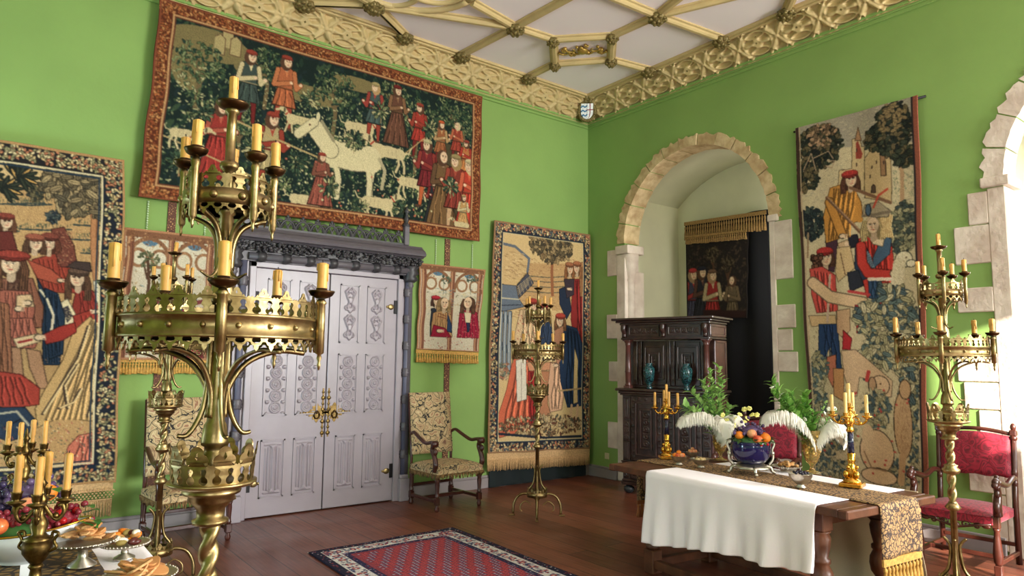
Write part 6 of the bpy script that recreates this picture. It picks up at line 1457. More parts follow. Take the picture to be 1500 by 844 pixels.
for x in (.04, .55, 1.06):
    m = MB(); m.tube(spline([(x, -.02, 1.98), (x, -.03, 1.93), (x, .0, 1.88), (x, -.01, 1.84)], 4), [.034, .022], 8); m.ball((x, -.02, 1.93), .024, 8, 6); m.build('scroll_bracket', EBON, ent)
# right side, panelled
def side_panel(z0, z1, y0, y1):
    m = MB(); X_ = CW
    for (a, b, c, d) in ((y0, y1, z1-.03, z1), (y0, y1, z0, z0+.03), (y0, y0+.04, z0, z1), (y1-.04, y1, z0, z1)): m.b2(X_, X_+.014, a, b, c, d, bev=.004)
    m.b2(X_, X_+.006, y0, y1, z0, z1); m.build('side_panel', EBON2, cab)
side_panel(1.24, 1.80, .14, CDp-.01); side_panel(1.84, 1.98, .02, CDp-.01); side_panel(.39, 1.14, .03, CDp-.01); side_panel(.18, .33, .03, CDp-.01)
# teal vases on its shelf
cabM = Matrix.Translation((6.15, 5.80, 0)) @ Matrix.Rotation(math.radians(-76), 4, 'Z')
for x, s_, lab in ((.33, 1, 'left teal glazed vase on the shelf of the dark cabinet'), (.80, 1.0, 'right teal glazed vase on cabinet shelf, behind the leafy spray')):
    p = cabM @ Vector((x, .06, 1.232)); m = MB()
    m.lathe([(.035, 0), (.04, .008), (.028, .03), (.022, .045), (.05, .09), (.066, .15), (.07, .2), (.066, .24), (.04, .27), (.034, .285), (.05, .3), (.046, .3), (.03, .285)], n=28)
    o = m.build('vase', TEALV, None, p); tag(o, lab, 'vase', 'teal vases on the cabinet')
# ================================================================ RUG
w, h = 1.38, 2.75
P = Paint(w, h, 190, C(138, 62, 70)); rng = P.rng
FLD = [C(176, 72, 74), C(60, 56, 84), C(188, 168, 172), C(112, 40, 54), C(96, 90, 120)]
row = 0; y = .3
while y < h-.25:
    x = .3+(row % 2)*.035
    while x < w-.25:
        k = int((x+y*.62)/.072) % 2
        if k: P.ell(x, y, .017, .011, FLD[0], .8); P.ell(x+.003, y, .007, .005, FLD[3], .8)
        else: P.ell(x, y, .018, .012, C(88, 66, 96), .8); P.ell(x, y, .009, .006, FLD[2], .8); P.ell(x+.01, y+.008, .005, .004, FLD[1])
        x += .036
    y += .028; row += 1
def rband(a, b, base, cols, n, r):
    for (x0, x1, y0, y1) in ((a, w-a, a, b), (a, w-a, h-b, h-a), (a, b, a, h-a), (w-b, w-a, a, h-a)): P.poly([(x0, y0), (x1, y0), (x1, y1), (x0, y1)], base)
    for k in range(n):
        t = rng.uniform(0, 2*(w+h)); q = rng.uniform(a+r, b-r)
        if t < w: x, y = t, q
        elif t < 2*w: x, y = t-w, h-q
        elif t < 2*w+h: x, y = q, t-2*w
        else: x, y = w-q, t-2*w-h
        x = min(max(x, a+r), w-a-r); y = min(max(y, a+r), h-a-r); P.ell(x, y, r*rng.uniform(.7, 1.2), r*.5, cols[rng.integers(len(cols))], rng.uniform(0, 3.14))
rband(0, .07, C(36, 34, 52), [C(90, 80, 110), C(180, 170, 170), C(150, 60, 60)], 500, .009)
rband(.07, .20, C(204, 198, 192), [C(60, 60, 92), C(168, 70, 66), C(90, 100, 120), C(60, 60, 92)], 950, .017)
for k in range(22):
    for (x, y) in ((.135, .12+.125*k), (w-.135, .12+.125*k)):
        if y < h-.1: P.ell(x, y, .036, .024, C(60, 60, 92)); P.ell(x, y, .028, .016, C(176, 84, 76)); P.ell(x, y, .012, .008, C(214, 204, 190))
    x = .2+.125*k
    if x < w-.15: P.ell(x, .135, .024, .036, C(60, 60, 92)); P.ell(x, .135, .016, .028, C(176, 84, 76)); P.ell(x, .135, .008, .012, C(214, 204, 190))
rband(.20, .25, C(44, 44, 72), [C(160, 150, 170), C(150, 60, 66)], 420, .008)
P.grain(.1)
yy, xx = np.mgrid[0:P.H, 0:P.W]; u = xx/(P.W-1)*w; v = yy/(P.H-1)*h; a = -.028
cx, cy = 2.195, 5.465
X = np.stack([cx+u*math.cos(a)+v*math.sin(a)*1, cy-u*math.sin(a)-v*math.cos(a), .014+.002*np.sin(u*9+v*4)], -1)
rug = grid_obj('rug', X, P.a, RUGM, None, back=(0, 0, -.012)); tag(rug, 'patterned red and navy oriental rug on the dark floorboards', 'rug')
m = MB(); rnd = random.Random(1)
for k in range(140):
    t = (k+.5)/140*w; x, y = cx+t*math.cos(a), cy-t*math.sin(a); m.tube([(x, y, .008), (x+rnd.uniform(-.01, .01), y+rnd.uniform(.012, .025), .004)], .003, 4)
m.build('fringe', mat('cream_fringe', rgb(206, 196, 180), .9), rug)

# ================================================================ LONG TABLE ON THE RIGHT
# corner line: front edge from (3.745, 1.92) along a slightly turned axis
TA = math.atan2(1.99, .185); TO = Vector((3.75, 1.91, 0)); TZ = .76
ex_ = Vector((math.cos(TA), math.sin(TA), 0)); ey_ = Vector((math.sin(TA), -math.cos(TA), 0))       # along the table / across it (away)
TL_, TW_ = 1.94, .92
tb = thing('refectory_table', 'long oak table with turned legs under white cloth, in front of the cabinet', 'table', (TO.x, TO.y, 0), TA)
TMAT = Matrix.Translation(TO) @ Matrix.Rotation(TA, 4, 'Z')   # local x along, local -y across (away from camera)
def T(a, b, z=0): return TMAT @ Vector((a, -b, z))
m = MB(); 
for k in range(3): m.b2(.05, TL_-.05, -TW_*(k+1)/3+.002, -TW_*k/3-.002, TZ-.045, TZ, bev=.004)
m.b2(-.01, .052, -TW_, 0, TZ-.05, TZ, bev=.008); m.b2(TL_-.052, TL_+.01, -TW_, 0, TZ-.05, TZ, bev=.008); m.build('table_top', WALNUT2, tb)
m = MB(); m.b2(.24, TL_-.24, -.17, -.14, TZ-.14, TZ-.045, bev=.004); m.b2(.24, TL_-.24, -TW_+.14, -TW_+.17, TZ-.14, TZ-.045, bev=.004); m.b2(.24, .27, -TW_+.14, -.14, TZ-.14, TZ-.045); m.b2(TL_-.27, TL_-.24, -TW_+.14, -.14, TZ-.14, TZ-.045); m.build('apron', WALNUT2, tb)
for (a, b) in ((.26, .16), (.26, TW_-.16), (TL_-.30, .16), (TL_-.30, TW_-.16)):
    m = MB(); m.box((a, -b, .66), (.10, .10, .14), bev=.006)
    m.lathe([(.035, .17), (.05, .18), (.05, .2), (.034, .215), (.034, .24), (.056, .27), (.064, .32), (.06, .36), (.04, .40), (.05, .41), (.05, .43), (.036, .44), (.05, .5), (.056, .55), (.046, .575), (.056, .585), (.05, .59)], (a, -b, 0), 22); m.box((a, -b, .085), (.10, .10, .17), bev=.008); m.build('leg', WALNUT2, tb)
m = MB(); m.b2(.26, TL_-.30, -.19, -.13, .04, .10, bev=.005); m.b2(.26, TL_-.30, -TW_+.13, -TW_+.19, .04, .10, bev=.005); m.b2(.23, .29, -TW_+.16, -.16, .04, .10, bev=.005); m.b2(TL_-.33, TL_-.27, -TW_+.16, -.16, .04, .10, bev=.005); m.build('stretcher', WALNUT2, tb)
# white cloth: covers the top and falls down the front
nA, nB = 110, 70; A0, A1_ = .17, 1.52
X = np.zeros((nB, nA, 3)); 
for i in range(nA):
    u = i/(nA-1); al = lerp(A0, A1_, u); drop = lerp(.36, .485, u)
    for k in range(nB):
        v = k/(nB-1)
        if v < .3: b = TW_*(1-v/.3)*.985; z = TZ+.004; out = 0
        else:
            q = (v-.3)/.7; z = TZ+.004-drop*q*(1+.03*math.sin(u*9)); b = -.012-.055*q*(.5+.5*math.sin(u*24+math.sin(u*5)*2.2)*min(1, q*1.6))-.02*q*math.sin(u*57+1)*q
            if q < .06: b *= q/.06
        X[k, i] = T(al+.01*math.sin(v*9)*(u-.5), b, z)
tc_ = tag(grid_obj('tablecloth', X, None, LINEN, None), 'white linen tablecloth falling over the front of the long table', 'tablecloth')
sol = tc_.modifiers.new('solid', 'SOLIDIFY'); sol.thickness = .003
# darker natural cloth falling at the back, nearly to the floor
X = np.zeros((40, 110, 3))
for i in range(110):
    u = i/109
    for k in range(40):
        v = k/39; b = TW_+.012+.05*v*(.5+.5*math.sin(u*38+math.sin(u*7)*3)); X[k, i] = T(lerp(.10, 1.95, u)+.02*math.sin(v*6), b, TZ+.003-.70*v)
bc = tag(grid_obj('back_cloth', X, None, LINEN2, None), 'natural linen cloth hanging down the back of the long table', 'tablecloth'); bc.modifiers.new('solid', 'SOLIDIFY').thickness = .003
# patterned runner with gold tassels over both ends
RB0, RB1 = .30, .70
X = np.zeros((8, 120, 3)); path = []
for i in range(120):
    s_ = i/119*(TL_+.02+.30+.32)-.30
    if s_ < 0: p = (-.02, TZ+.008+s_)
    elif s_ > TL_+.02: p = (TL_+.02, TZ+.008-(s_-TL_-.02))
    else: p = (s_-.01, TZ+.008)
    for k in range(8): X[k, i] = T(p[0]-(.012*math.sin(k*1.1) if s_ < -.05 else 0), lerp(RB0, RB1, k/7), p[1])
run = tag(grid_obj('table_runner', X, None, RUNNER2, None), 'brown and gold patterned runner along the long table, tasselled at its ends', 'table runner'); run.modifiers.new('solid', 'SOLIDIFY').thickness = .004
fringe_strands('tassel_fringe', T(-.022, RB0, TZ-.29), T(-.022, RB1, TZ-.29), .13, GOLDF, run, 11, tuple(-ex_), .04, .013, 3, True)
fringe_strands('tassel_fringe', T(TL_+.022, RB0, TZ-.31), T(TL_+.022, RB1, TZ-.31), .11, mat('rust_fringe', rgb(150, 90, 50), .7), run, 11, tuple(ex_), .03, .013, 4, True)

# ---- things on the long table
TT = TZ+.013
def on_table(px, py, da=0, db=0):
    p = at_z(px, py, TT); return Vector((p.x+da, p.y+db, TT))
def foliage_leaf(m, p, d, L_, W_, n=(0, 0, 1)):
    d = Vector(d).normalized(); s_ = d.cross(Vector(n)); 
    if s_.length < .1: s_ = d.orthogonal()
    s_.normalize(); nn = s_.cross(d).normalized(); p = Vector(p)
    a, b, c_, e = p+d*L_*.3+s_*W_*.5+nn*L_*.06, p+d*L_*.7+s_*W_*.36+nn*L_*.04, p+d*L_*.7-s_*W_*.36+nn*L_*.04, p+d*L_*.3-s_*W_*.5+nn*L_*.06
    m.add([p, a, b, p+d*L_-nn*L_*.1, c_, e, p+d*L_*.3-nn*.002, p+d*L_*.7], [(0, 1, 6), (1, 2, 7, 6), (2, 3, 7), (3, 4, 7), (4, 5, 6, 7), (5, 0, 6)], True)
def spray(root, base, stems, seed, leafm, lsz=(.05, .024)):
    rnd = random.Random(seed)
    for (dx, dy, hh, lean) in stems:
        m = MB(); b = Vector(base); tipp = b+Vector((dx, dy, hh)); mid = b.lerp(tipp, .5)+Vector((0, 0, hh*lean)); pts = spline([b, mid, tipp], 12); m.tube(pts, [.004, .0015], 5); st = m.build('stem', LEAFD, root)
        m = MB()
        for i, p in enumerate(pts):
            if i < 6: continue
            t = (pts[min(i+1, len(pts)-1)]-pts[i-1]).normalized()
            for q in range(2):
                a = rnd.uniform(0, 6.28); o = t.orthogonal().normalized(); o.rotate(Matrix.Rotation(a, 3, t)); dd = (o*.9+t*.6+Vector((0, 0, rnd.uniform(-.2, .3)))).normalized()
                foliage_leaf(m, p, dd, lsz[0]*rnd.uniform(.6, 1.25), lsz[1]*rnd.uniform(.7, 1.2))
        m.build('leaves', leafm, st)
def blossom(root, pts, m_, r=.014, seed=1):
    rnd = random.Random(seed)
    for p in pts:
        m = MB()
        for k in range(6):
            a = 2*PI*k/6; m.ball((r*.75*math.cos(a), r*.75*math.sin(a), rnd.uniform(-.003, .003)), r*.62, 8, 6, (1, 1, .5))
        m.ball((0, 0, .004), r*.35, 8, 6); o = m.build('blossom', m_, root, Vector(p)); o.rotation_euler = (rnd.uniform(-1.2, 1.2), rnd.uniform(-1.2, 1.2), 0)
def feather(name, label, pts, wid, seed, droop=.5):
    """ostrich plume: curved quill with soft barbs either side"""
    rnd = random.Random(seed); P_ = spline(pts, 20); root = MB(); root.tube(P_, [.003, .001], 5); q = root.build(name, FEATH); tag(q, label, 'feather', 'white ostrich plumes in the glass vases')
    m = MB(); N = len(P_)
    for i in range(3, N):
        t = i/(N-1); p = P_[i]; d = (P_[min(i+1, N-1)]-P_[i-1]).normalized(); s0 = d.cross(Vector((0, 0, 1)))
        if s0.length < .05: s0 = Vector((1, 0, 0))
        s0.normalize(); w_ = wid*math.sin(PI*min(1, .18+t*.86))**.55
        for sg in (-1, 1):
            for r_ in range(9):
                sd = (s0*sg+d*rnd.uniform(.2, .7)+Vector((0, 0, rnd.uniform(-.35, .25)))).normalized(); L_ = w_*rnd.uniform(.75, 1.1); a = p+d*rnd.uniform(-.006, .006)
                b = a+sd*L_*.5; c_ = b+(sd*.5+Vector((0, 0, -droop))).normalized()*L_*.35; e = c_+(sd*.2+Vector((0, 0, -1))).normalized()*L_*.25; ww = d*.0032
                m.add([a-ww, a+ww, b+ww*1.2, b-ww*1.2, c_+ww, c_-ww, e], [(0, 1, 2, 3), (3, 2, 4, 5), (5, 4, 6)], True)
    o = m.build('barbs', FEATH, q); o['kind'] = 'stuff'; return q
# glass vases
def glass_vase(p, s_, lab):
    r = thing('glass_vase', lab, 'vase', p, 0, 'footed amber glass vases on the long table')
    m = MB(); m.lathe([(.05, 0), (.052, .004), (.02, .012), (.010, .03), (.014, .045), (.034, .065), (.048, .11), (.052, .18), (.056, .25), (.053, .25), (.049, .18), (.044, .11), (.03, .07), (0, .058)], n=28, flute=.03, k=8); m.build('bowl', GLASS, r)
    m = MB(); rnd = random.Random(4)
    for i in range(40): a = rnd.uniform(0, 6.3); z = rnd.uniform(.08, .235); q = (.047 if z > .11 else .038); m.ball((q*math.cos(a), q*math.sin(a), z), rnd.uniform(.006, .010), 6, 5)
    m.build('filling', mat('gold_flakes', rgb(222, 184, 100), .35, metal=.5), r)
    r.scale = (s_, s_, s_); return r
v1 = on_table(1057, 672, -.07, -.04); v2 = on_table(1193, 692, -.03, 0)
glass_vase(v1, 1.12, 'amber glass vase holding the leafier spray, left of the blue fruit bowl'); glass_vase(v2, 1.2, 'amber glass vase with leaves and plumes near the right candelabrum of the table')
rt = cr.copy(); rt.z = 0; rt.normalize(); fw = Vector((-rt.y, rt.x, 0))
def V(base, r_, f_, z): return Vector(base)+rt*r_+fw*f_+Vector((0, 0, z))
def stems(base, specs): return [((rt*a+fw*f_).x, (rt*a+fw*f_).y, z, l) for a, f_, z, l in specs]
s1 = thing('leafy_spray', 'green leafy spray with yellow-green flowers in the left glass vase', 'flowers', tuple(v1), 0)
spray(s1, (0, 0, .12), stems(v1, [(-.22, .03, .42, .12), (-.14, -.05, .5, .08), (-.06, .05, .58, .05), (-.02, -.04, .44, .02), (.03, .02, .50, .03), (-.28, -.02, .30, .15), (-.10, .08, .36, .1), (.08, .0, .30, .05), (-.18, .0, .26, .1), (.02, .05, .62, .04), (-.08, -.02, .44, .05)]), 3, LEAF, (.068, .032))
blossom(s1, [tuple(rt*a+fw*f_+Vector((0, 0, z))) for a, f_, z in ((.0, -.08, .36), (.03, -.09, .33), (-.03, -.08, .32), (.02, -.08, .29), (.11, -.05, .33), (.15, -.04, .31), (.19, -.02, .30), (.22, 0, .33), (.26, 0, .36), (.17, .02, .36), (.21, .03, .40), (.24, .0, .41), (.08, -.1, .22), (.05, -.1, .24), (.30, 0, .36), (.10, -.07, .28))], PETAL, .017, 3)
s2 = thing('leafy_spray', 'green leafy spray with small pale blossoms in the right glass vase', 'flowers', tuple(v2), 0)
spray(s2, (0, 0, .14), stems(v2, [(-.26, .03, .50, .06), (-.20, -.03, .40, .08), (-.12, .03, .42, .05), (-.05, -.03, .36, .03), (-.08, .04, .30, .03), (.02, -.02, .28, .02), (-.16, .0, .32, .1), (-.02, .02, .42, .02), (-.10, -.05, .22, .05), (-.24, .04, .40, .1)]), 9, mat('fresh_leaf', rgb(136, 182, 84), .45, col2=rgb(92, 146, 60), vscale=12), (.072, .036))
spray(s2, (0, 0, .14), stems(v2, [(.14, .05, .36, .1), (.18, .0, .30, .1)]), 12, LEAF, (.03, .012))
blossom(s2, [tuple(rt*a+fw*f_+Vector((0, 0, z))) for a, f_, z in ((.12, .03, .42), (.15, .03, .45), (.18, .04, .40), (.10, .03, .37), (.16, .02, .36), (.20, .05, .45), (.07, .03, .33), (-.26, .03, .6), (-.2, .0, .55), (-.06, -.05, .38))], PETALW, .013, 4)
feather('ostrich_plume', 'white ostrich plume drooping left from the left glass vase', [V(v1, 0, -.02, .2), V(v1, -.08, -.03, .33), V(v1, -.18, -.04, .37), V(v1, -.29, -.05, .34), V(v1, -.36, -.06, .27)], .15, 1)
feather('ostrich_plume', 'white ostrich plume rising right from the left glass vase', [V(v1, 0, 0, .2), V(v1, .05, .02, .32), V(v1, .12, .03, .34), V(v1, .19, .03, .28), V(v1, .22, .03, .20)], .13, 2)
feather('ostrich_plume', 'tan-white ostrich plume drooping down the front of the left glass vase', [V(v1, 0, -.03, .2), V(v1, .0, -.07, .33), V(v1, .0, -.1, .30), V(v1, -.02, -.12, .20), V(v1, -.03, -.12, .12)], .11, 5)
feather('ostrich_plume', 'white ostrich plume arching left from the right glass vase', [V(v2, 0, -.02, .2), V(v2, -.07, -.02, .34), V(v2, -.18, -.02, .42), V(v2, -.30, -.02, .41), V(v2, -.37, -.03, .33)], .15, 3)
feather('ostrich_plume', 'white ostrich plume arching right from the right glass vase', [V(v2, 0, 0, .2), V(v2, .07, .0, .31), V(v2, .15, .0, .35), V(v2, .22, .0, .28), V(v2, .24, -.01, .17)], .15, 4)

# gilt and blue candelabra
def table_candelabrum(p, sc, label, short, group_c, phase):
    r = thing('table_candelabrum', label, 'candelabrum', p, 0, 'gilt and blue candelabra on the long table')
    def B(m, n, mt=GILT, pp=None): return m.build(n, mt, pp or r)
    m = MB(); m.box((0, 0, .012), (.13, .13, .024), phase, .004); m.lathe([(.055, .024), (.05, .04), (.035, .05), (.03, .06)], n=20); B(m, 'base')
    m = MB(); m.lathe([(.026, .06), (.022, .08), (.03, .1), (.024, .13), (.018, .15), (.026, .16), (.02, .17), (.024, .2), (.017, .21)], n=14, flute=.1, k=5)
    for a in (0, 1, 2): m.ball((.035*math.cos(phase+a*2.1), .035*math.sin(phase+a*2.1), .075), .018, 8, 6, (1, 1, 1.4)); m.ball((.03*math.cos(phase+a*2.1+.5), .03*math.sin(phase+a*2.1+.5), .12), .012, 8, 6)
    B(m, 'figure_pedestal')
    m = MB(); m.lathe([(.020, .205), (.0165, .34)], n=16, flute=.06, k=12); B(m, 'blue_column', BLUEST)
    m = MB(); m.lathe([(.018, .335), (.026, .345), (.018, .36), (.02, .38), (.035, .40), (.024, .42), (.03, .44), (.014, .455), (.012, .47), (.02, .475)], n=18, flute=.06, k=8); B(m, 'capital')
    hts = (.135, .12, .14, .125, .14)
    for k in range(5):
        if k == 4: x = y = 0; zt = .50
        else:
            a = phase+PI/2*k; c, s = math.cos(a), math.sin(a); x, y = .10*c, .10*s; zt = .445
            m = MB(); m.tube(spline([(c*q, s*q, z) for q, z in ((.015, .40), (.04, .385), (.075, .39), (.095, .41), (.10, .43))], 5), .0065, 6)
            m.tube([(c*q, s*q, z) for q, z in ((.03, .43), (.05, .42), (.055, .405), (.04, .40))], .005, 6); m.ball((c*.06, s*.06, .392), .012, 8, 6); ar = B(m, 'arm')
        m = MB(); m.lathe([(.004, zt-.03), (.014, zt-.02), (.028, zt-.012), (.03, zt-.006), (.012, zt-.004), (.016, zt+.015), (.012, zt+.015), (.011, zt)], (x, y, 0), 14, flute=.05, k=6); B(m, 'candle_cup', GILT, ar if k < 4 else None)
        nm = ['front', 'right', 'back', 'left', 'raised centre'][k]
        put_candle((p[0]+x*sc, p[1]+y*sc, p[2]+zt*sc), .0105, hts[k]*sc, 'cream candle on the %s arm of %s' % (nm, short), group_c, k % 3, WAX2 if phase < .3 else None)
    r.scale = (sc, sc, sc); return r
cL = on_table(976, 670, -.05, -.05); cR = on_table(1252, 713, -.01, .01)
table_candelabrum(cL, .93, 'gilt candelabrum with blue column at the cabinet end of the table', 'the candelabrum at the cabinet end', 'candles on the far gilt candelabrum', .9+math.pi)
table_candelabrum(cR, 1.02, 'gilt candelabrum with blue column at the near end of the table', 'the candelabrum at the near table end', 'candles on the near gilt candelabrum', .25)

# bowls and fruit
def bowl(p, R_, H_, label, m_, name='bowl', foot=.5, cat='bowl', group=None):
    r = thing(name, label, cat, p, 0, group); m = MB()
    m.lathe([(R_*foot, 0), (R_*foot*.96, .004), (R_*.3, H_*.18), (R_*.34, H_*.26), (R_*.7, H_*.45), (R_*.95, H_*.78), (R_, H_), (R_*1.04, H_*1.02), (R_*.97, H_), (R_*.66, H_*.5), (0, H_*.34)], n=36, flute=.015, k=16); m.build('bowl_body', m_, r); return r
FR = {}
def fruit_mats(): pass
ORANGE = mat('orange_peel', rgb(232, 128, 30), .4, bump=.3, bscale=200); APPLER = mat('red_apple', rgb(192, 44, 36), .25, col2=rgb(222, 130, 70), vscale=20); PEACH = mat('peach_skin', rgb(226, 178, 120), .5, col2=rgb(206, 106, 76), vscale=16)
GRAPE = mat('purple_grape', rgb(72, 52, 92), .3, col2=rgb(104, 84, 120), vscale=30); GRAPER = mat('red_grape', rgb(110, 26, 40), .2, col2=rgb(140, 50, 60), vscale=40); LEMON = mat('lemon_peel', rgb(234, 190, 48), .4, bump=.2, bscale=200); CHERRY = mat('cherry_skin', rgb(170, 14, 24), .12)
def fruit(name, label, p, r, m_, group=None, cat=None, sc=(1, 1, .93)):
    m = MB(); n, q = 18, 12; m.ball((0, 0, 0), r, n, q, sc); o = m.build(name, m_, None, p); tag(o, label, cat or name, group)
    m = MB(); m.tube([(0, 0, r*sc[2]*.9), (r*.1, 0, r*sc[2]*1.18)], r*.06, 5); m.build('stalk', WALNUT2, o); return o
def grapes(label, p, ext, n, r, m_, seed, group=None):
    rnd = random.Random(seed); m = MB(); root = None; pts = []
    for _ in range(n*8):
        if len(pts) >= n: break
        v = Vector((rnd.gauss(0, .42)*ext[0], rnd.gauss(0, .42)*ext[1], abs(rnd.gauss(0, .45))*ext[2]))
        if all((v-q).length > r*1.5 for q in pts): pts.append(v)
    m.ball((0, 0, ext[2]*.3), 1, 14, 8, (ext[0]*.8, ext[1]*.8, ext[2]*.6))
    for v in pts: m.ball(v, r*rnd.uniform(.88, 1.08), 10, 7)
    o = m.build('grape_bunch', m_, None, p); return tag(o, label, 'grapes', group)
# dark blue bowl on a silver stand, heaped with fruit
pb = on_table(1103, 693, -.02, 0); D5 = .61*pb.x+.79*pb.y
bb = thing('footed_fruit_bowl', 'deep cobalt blue bowl on ornate silver stand, heaped with fruit', 'bowl', pb, 0)
m = MB(); m.lathe([(.12, .035), (.13, .045), (.10, .055), (.09, .07)], n=32, flute=.04, k=12)
for k in range(4):
    a = PI/4+PI/2*k; c, s = math.cos(a), math.sin(a); m.tube(spline([(c*q, s*q, z) for q, z in ((.10, .05), (.13, .045), (.14, .02), (.155, .012))], 4), [.014, .009], 8); m.ball((c*.155, s*.155, .010), .013, 8, 6)
m.build('silver_stand', SILVER, bb)
m = MB(); m.lathe([(.07, .07), (.10, .085), (.125, .12), (.134, .17), (.134, .20), (.132, .212), (.140, .225), (.134, .225), (.125, .21), (.11, .16), (0, .12)], n=40); m.build('cobalt_bowl', COBALT, bb)
for sg in (-1, 1):
    m = MB(); m.tube(spline([tuple(rt*sg*q+Vector((0, 0, z))) for q, z in ((.125, .06), (.155, .10), (.150, .16), (.165, .20), (.150, .23), (.138, .21))], 5), [.010, .007, .010], 8); m.ball(tuple(rt*sg*.152+Vector((0, 0, .14))), .018, 8, 6); m.ball(tuple(rt*sg*.150+Vector((0, 0, .22))), .018, 8, 6); m.build('silver_handle', SILVER, bb)
def inb(a, f_, z): return V(pb, a, f_, z)
m = MB(); m.ball((0, 0, 0), .125, 20, 10, (1, 1, .35)); fd = m.build('dark_leaf_bed', LEAFD, None, inb(0, 0, .215)); tag(fd, 'bed of dark leaves under the fruit in the cobalt bowl', 'leaves'); fd['kind'] = 'stuff'
fruit('orange', 'orange at the left of the cobalt bowl', inb(-.085, -.02, .265), .032, ORANGE, 'fruit in the cobalt bowl'); fruit('orange', 'large orange at the right front of the cobalt bowl', inb(.075, -.085, .255), .036, ORANGE, 'fruit in the cobalt bowl')
fruit('peach', 'pale peach in the middle of the cobalt bowl', inb(-.01, -.06, .28), .034, PEACH, 'fruit in the cobalt bowl', 'peach'); fruit('apple', 'red apple at the front of the cobalt bowl', inb(.015, -.105, .245), .032, APPLER, 'fruit in the cobalt bowl'); fruit('apple', 'dark red apple behind in the cobalt bowl', inb(.1, .0, .26), .030, APPLER, 'fruit in the cobalt bowl')
grapes('purple grape bunch heaped on top of the cobalt bowl', inb(.02, .02, .27), (.11, .09, .07), 60, .0125, GRAPE, 2)
for k, (a, f_, z, r_) in enumerate(((.05, -.12, .225, .011), (.075, -.125, .215, .011), (.03, -.13, .21, .010))): fruit('cherry', 'small red berry hanging over the front rim of the cobalt bowl', inb(a, f_, z), r_, CHERRY, 'berries on the cobalt rim', 'berry')
lf_ = MB(); rnd = random.Random(5)
for k in range(26):
    a = rnd.uniform(0, 6.28); foliage_leaf(lf_, inb(.12*math.cos(a), .12*math.sin(a), .235), (math.cos(a)*rt+math.sin(a)*fw+Vector((0, 0, rnd.uniform(-.4, .5)))), .06, .03)
o = lf_.build('garnish_leaves', LEAFD); tag(o, 'green leaves sticking out around the rim of the cobalt bowl', 'leaves'); o['kind'] = 'stuff'
# small silver bowls
b1 = on_table(997, 680, -.02, 0); bowl(b1, .062, .062, 'small silver bowl of orange fruits at the cabinet end of the table', SILVER, 'silver_bowl', group='small silver bowls')
for k in range(7):
    a = k*1.047; r_ = .03 if k < 6 else 0; fruit('kumquat', 'small orange fruit in the far-left silver bowl', V(b1, r_*math.cos(a), r_*math.sin(a), .068 if k < 6 else .088), .019, [ORANGE, APPLER, PEACH][k % 3], 'small orange fruits in the far-left silver bowl', 'fruit')
b2_ = on_table(1017, 672, -.02, 0); bowl(b2_, .05, .055, 'small silver bowl of pale sweets, the further of the middle pair', SILVER, 'silver_bowl', group='small silver bowls')
b3 = on_table(1030, 684, -.03, 0); bowl(b3, .062, .058, 'small silver bowl standing alone in front of the left glass vase', SILVER, 'silver_bowl', group='small silver bowls')
for k in range(6):
    a = k*1.25; r_ = .022 if k < 5 else 0; fruit('sweet', 'pale rounded sweet in the further middle silver bowl', V(b2_, r_*math.cos(a), r_*math.sin(a), .060 if k < 5 else .078), .016, PEACH, 'pale sweets in a silver bowl', 'sweet')
for k in range(5):
    a = k*1.25; r_ = .026; fruit('sweet', 'pale rounded sweet in the nearer middle silver bowl', V(b3, r_*math.cos(a), r_*math.sin(a), .056), .014, mat('pale_sweet', rgb(222, 196, 140), .6), 'pale sweets in the nearer silver bowl', 'sweet')
# goblet and cutlery hints near the first vase
g_ = on_table(1083, 672, -.1, 0); m = MB(); m.lathe([(.03, 0), (.008, .006), (.006, .05), (.02, .065), (.03, .09), (.028, .11), (.026, .11), (.027, .09), (0, .066)], n=20); tag(m.build('wine_glass', mat('clear_glass', rgb(235, 230, 225), .05, trans=.9, ior=1.3), None, g_), 'small clear wine glass between left vase and cobalt bowl', 'glass')
# plate of pastries and dish of berries
def plate(p, R_, H_, label, m_, group=None):
    r = thing('pedestal_plate', label, 'plate', p, 0, group); m = MB(); m.lathe([(R_*.45, 0), (R_*.44, .006), (R_*.16, H_*.35), (R_*.14, H_*.7), (R_*.3, H_*.85), (R_*.92, H_*.92), (R_, H_*1.05), (R_*1.02, H_*1.1), (R_*.97, H_*1.08), (R_*.85, H_), (0, H_*.97)], n=40); m.build('plate_body', m_, r)
    m = MB()
    for i in range(40): a = 2*PI*i/40; m.ball((R_*math.cos(a), R_*math.sin(a), H_*1.06), .005, 6, 4)
    m.build('beaded_rim', m_, r); return r
PASTRY = mat('baked_pastry', rgb(214, 160, 96), .7, col2=rgb(172, 112, 62), vscale=30, bump=.3, bscale=90); BISC = mat('biscuit', rgb(220, 176, 120), .8, col2=rgb(190, 134, 84), vscale=40, bump=.3, bscale=120); DATE = mat('dark_date', rgb(84, 34, 28), .3)
def biscuit(p, L_, W_, rot, label, group, m_=BISC, name='biscuit', rnd=random.Random(31)):
    m = MB(); pts = []; 
    for i in range(18):
        a = 2*PI*i/18; c, s = math.cos(a), math.sin(a); pts.append((L_*.5*math.copysign(abs(c)**.6, c), W_*.5*math.copysign(abs(s)**.6, s)))
    th = .007; vs = [(x*.96, y*.96, -th/2) for x, y in pts]+[(x, y, 0) for x, y in pts]+[(x*.94, y*.94, th/2) for x, y in pts]; n = len(pts)
    fs = [tuple(range(n))[::-1], tuple(range(2*n, 3*n))]+[(i+k*n, (i+1) % n+k*n, (i+1) % n+(k+1)*n, i+(k+1)*n) for k in (0, 1) for i in range(n)]
    m.add(vs, fs); o = m.build(name, m_, None, p); o.rotation_euler = rot; return tag(o, label, 'biscuit' if name == 'biscuit' else 'pastry', group)
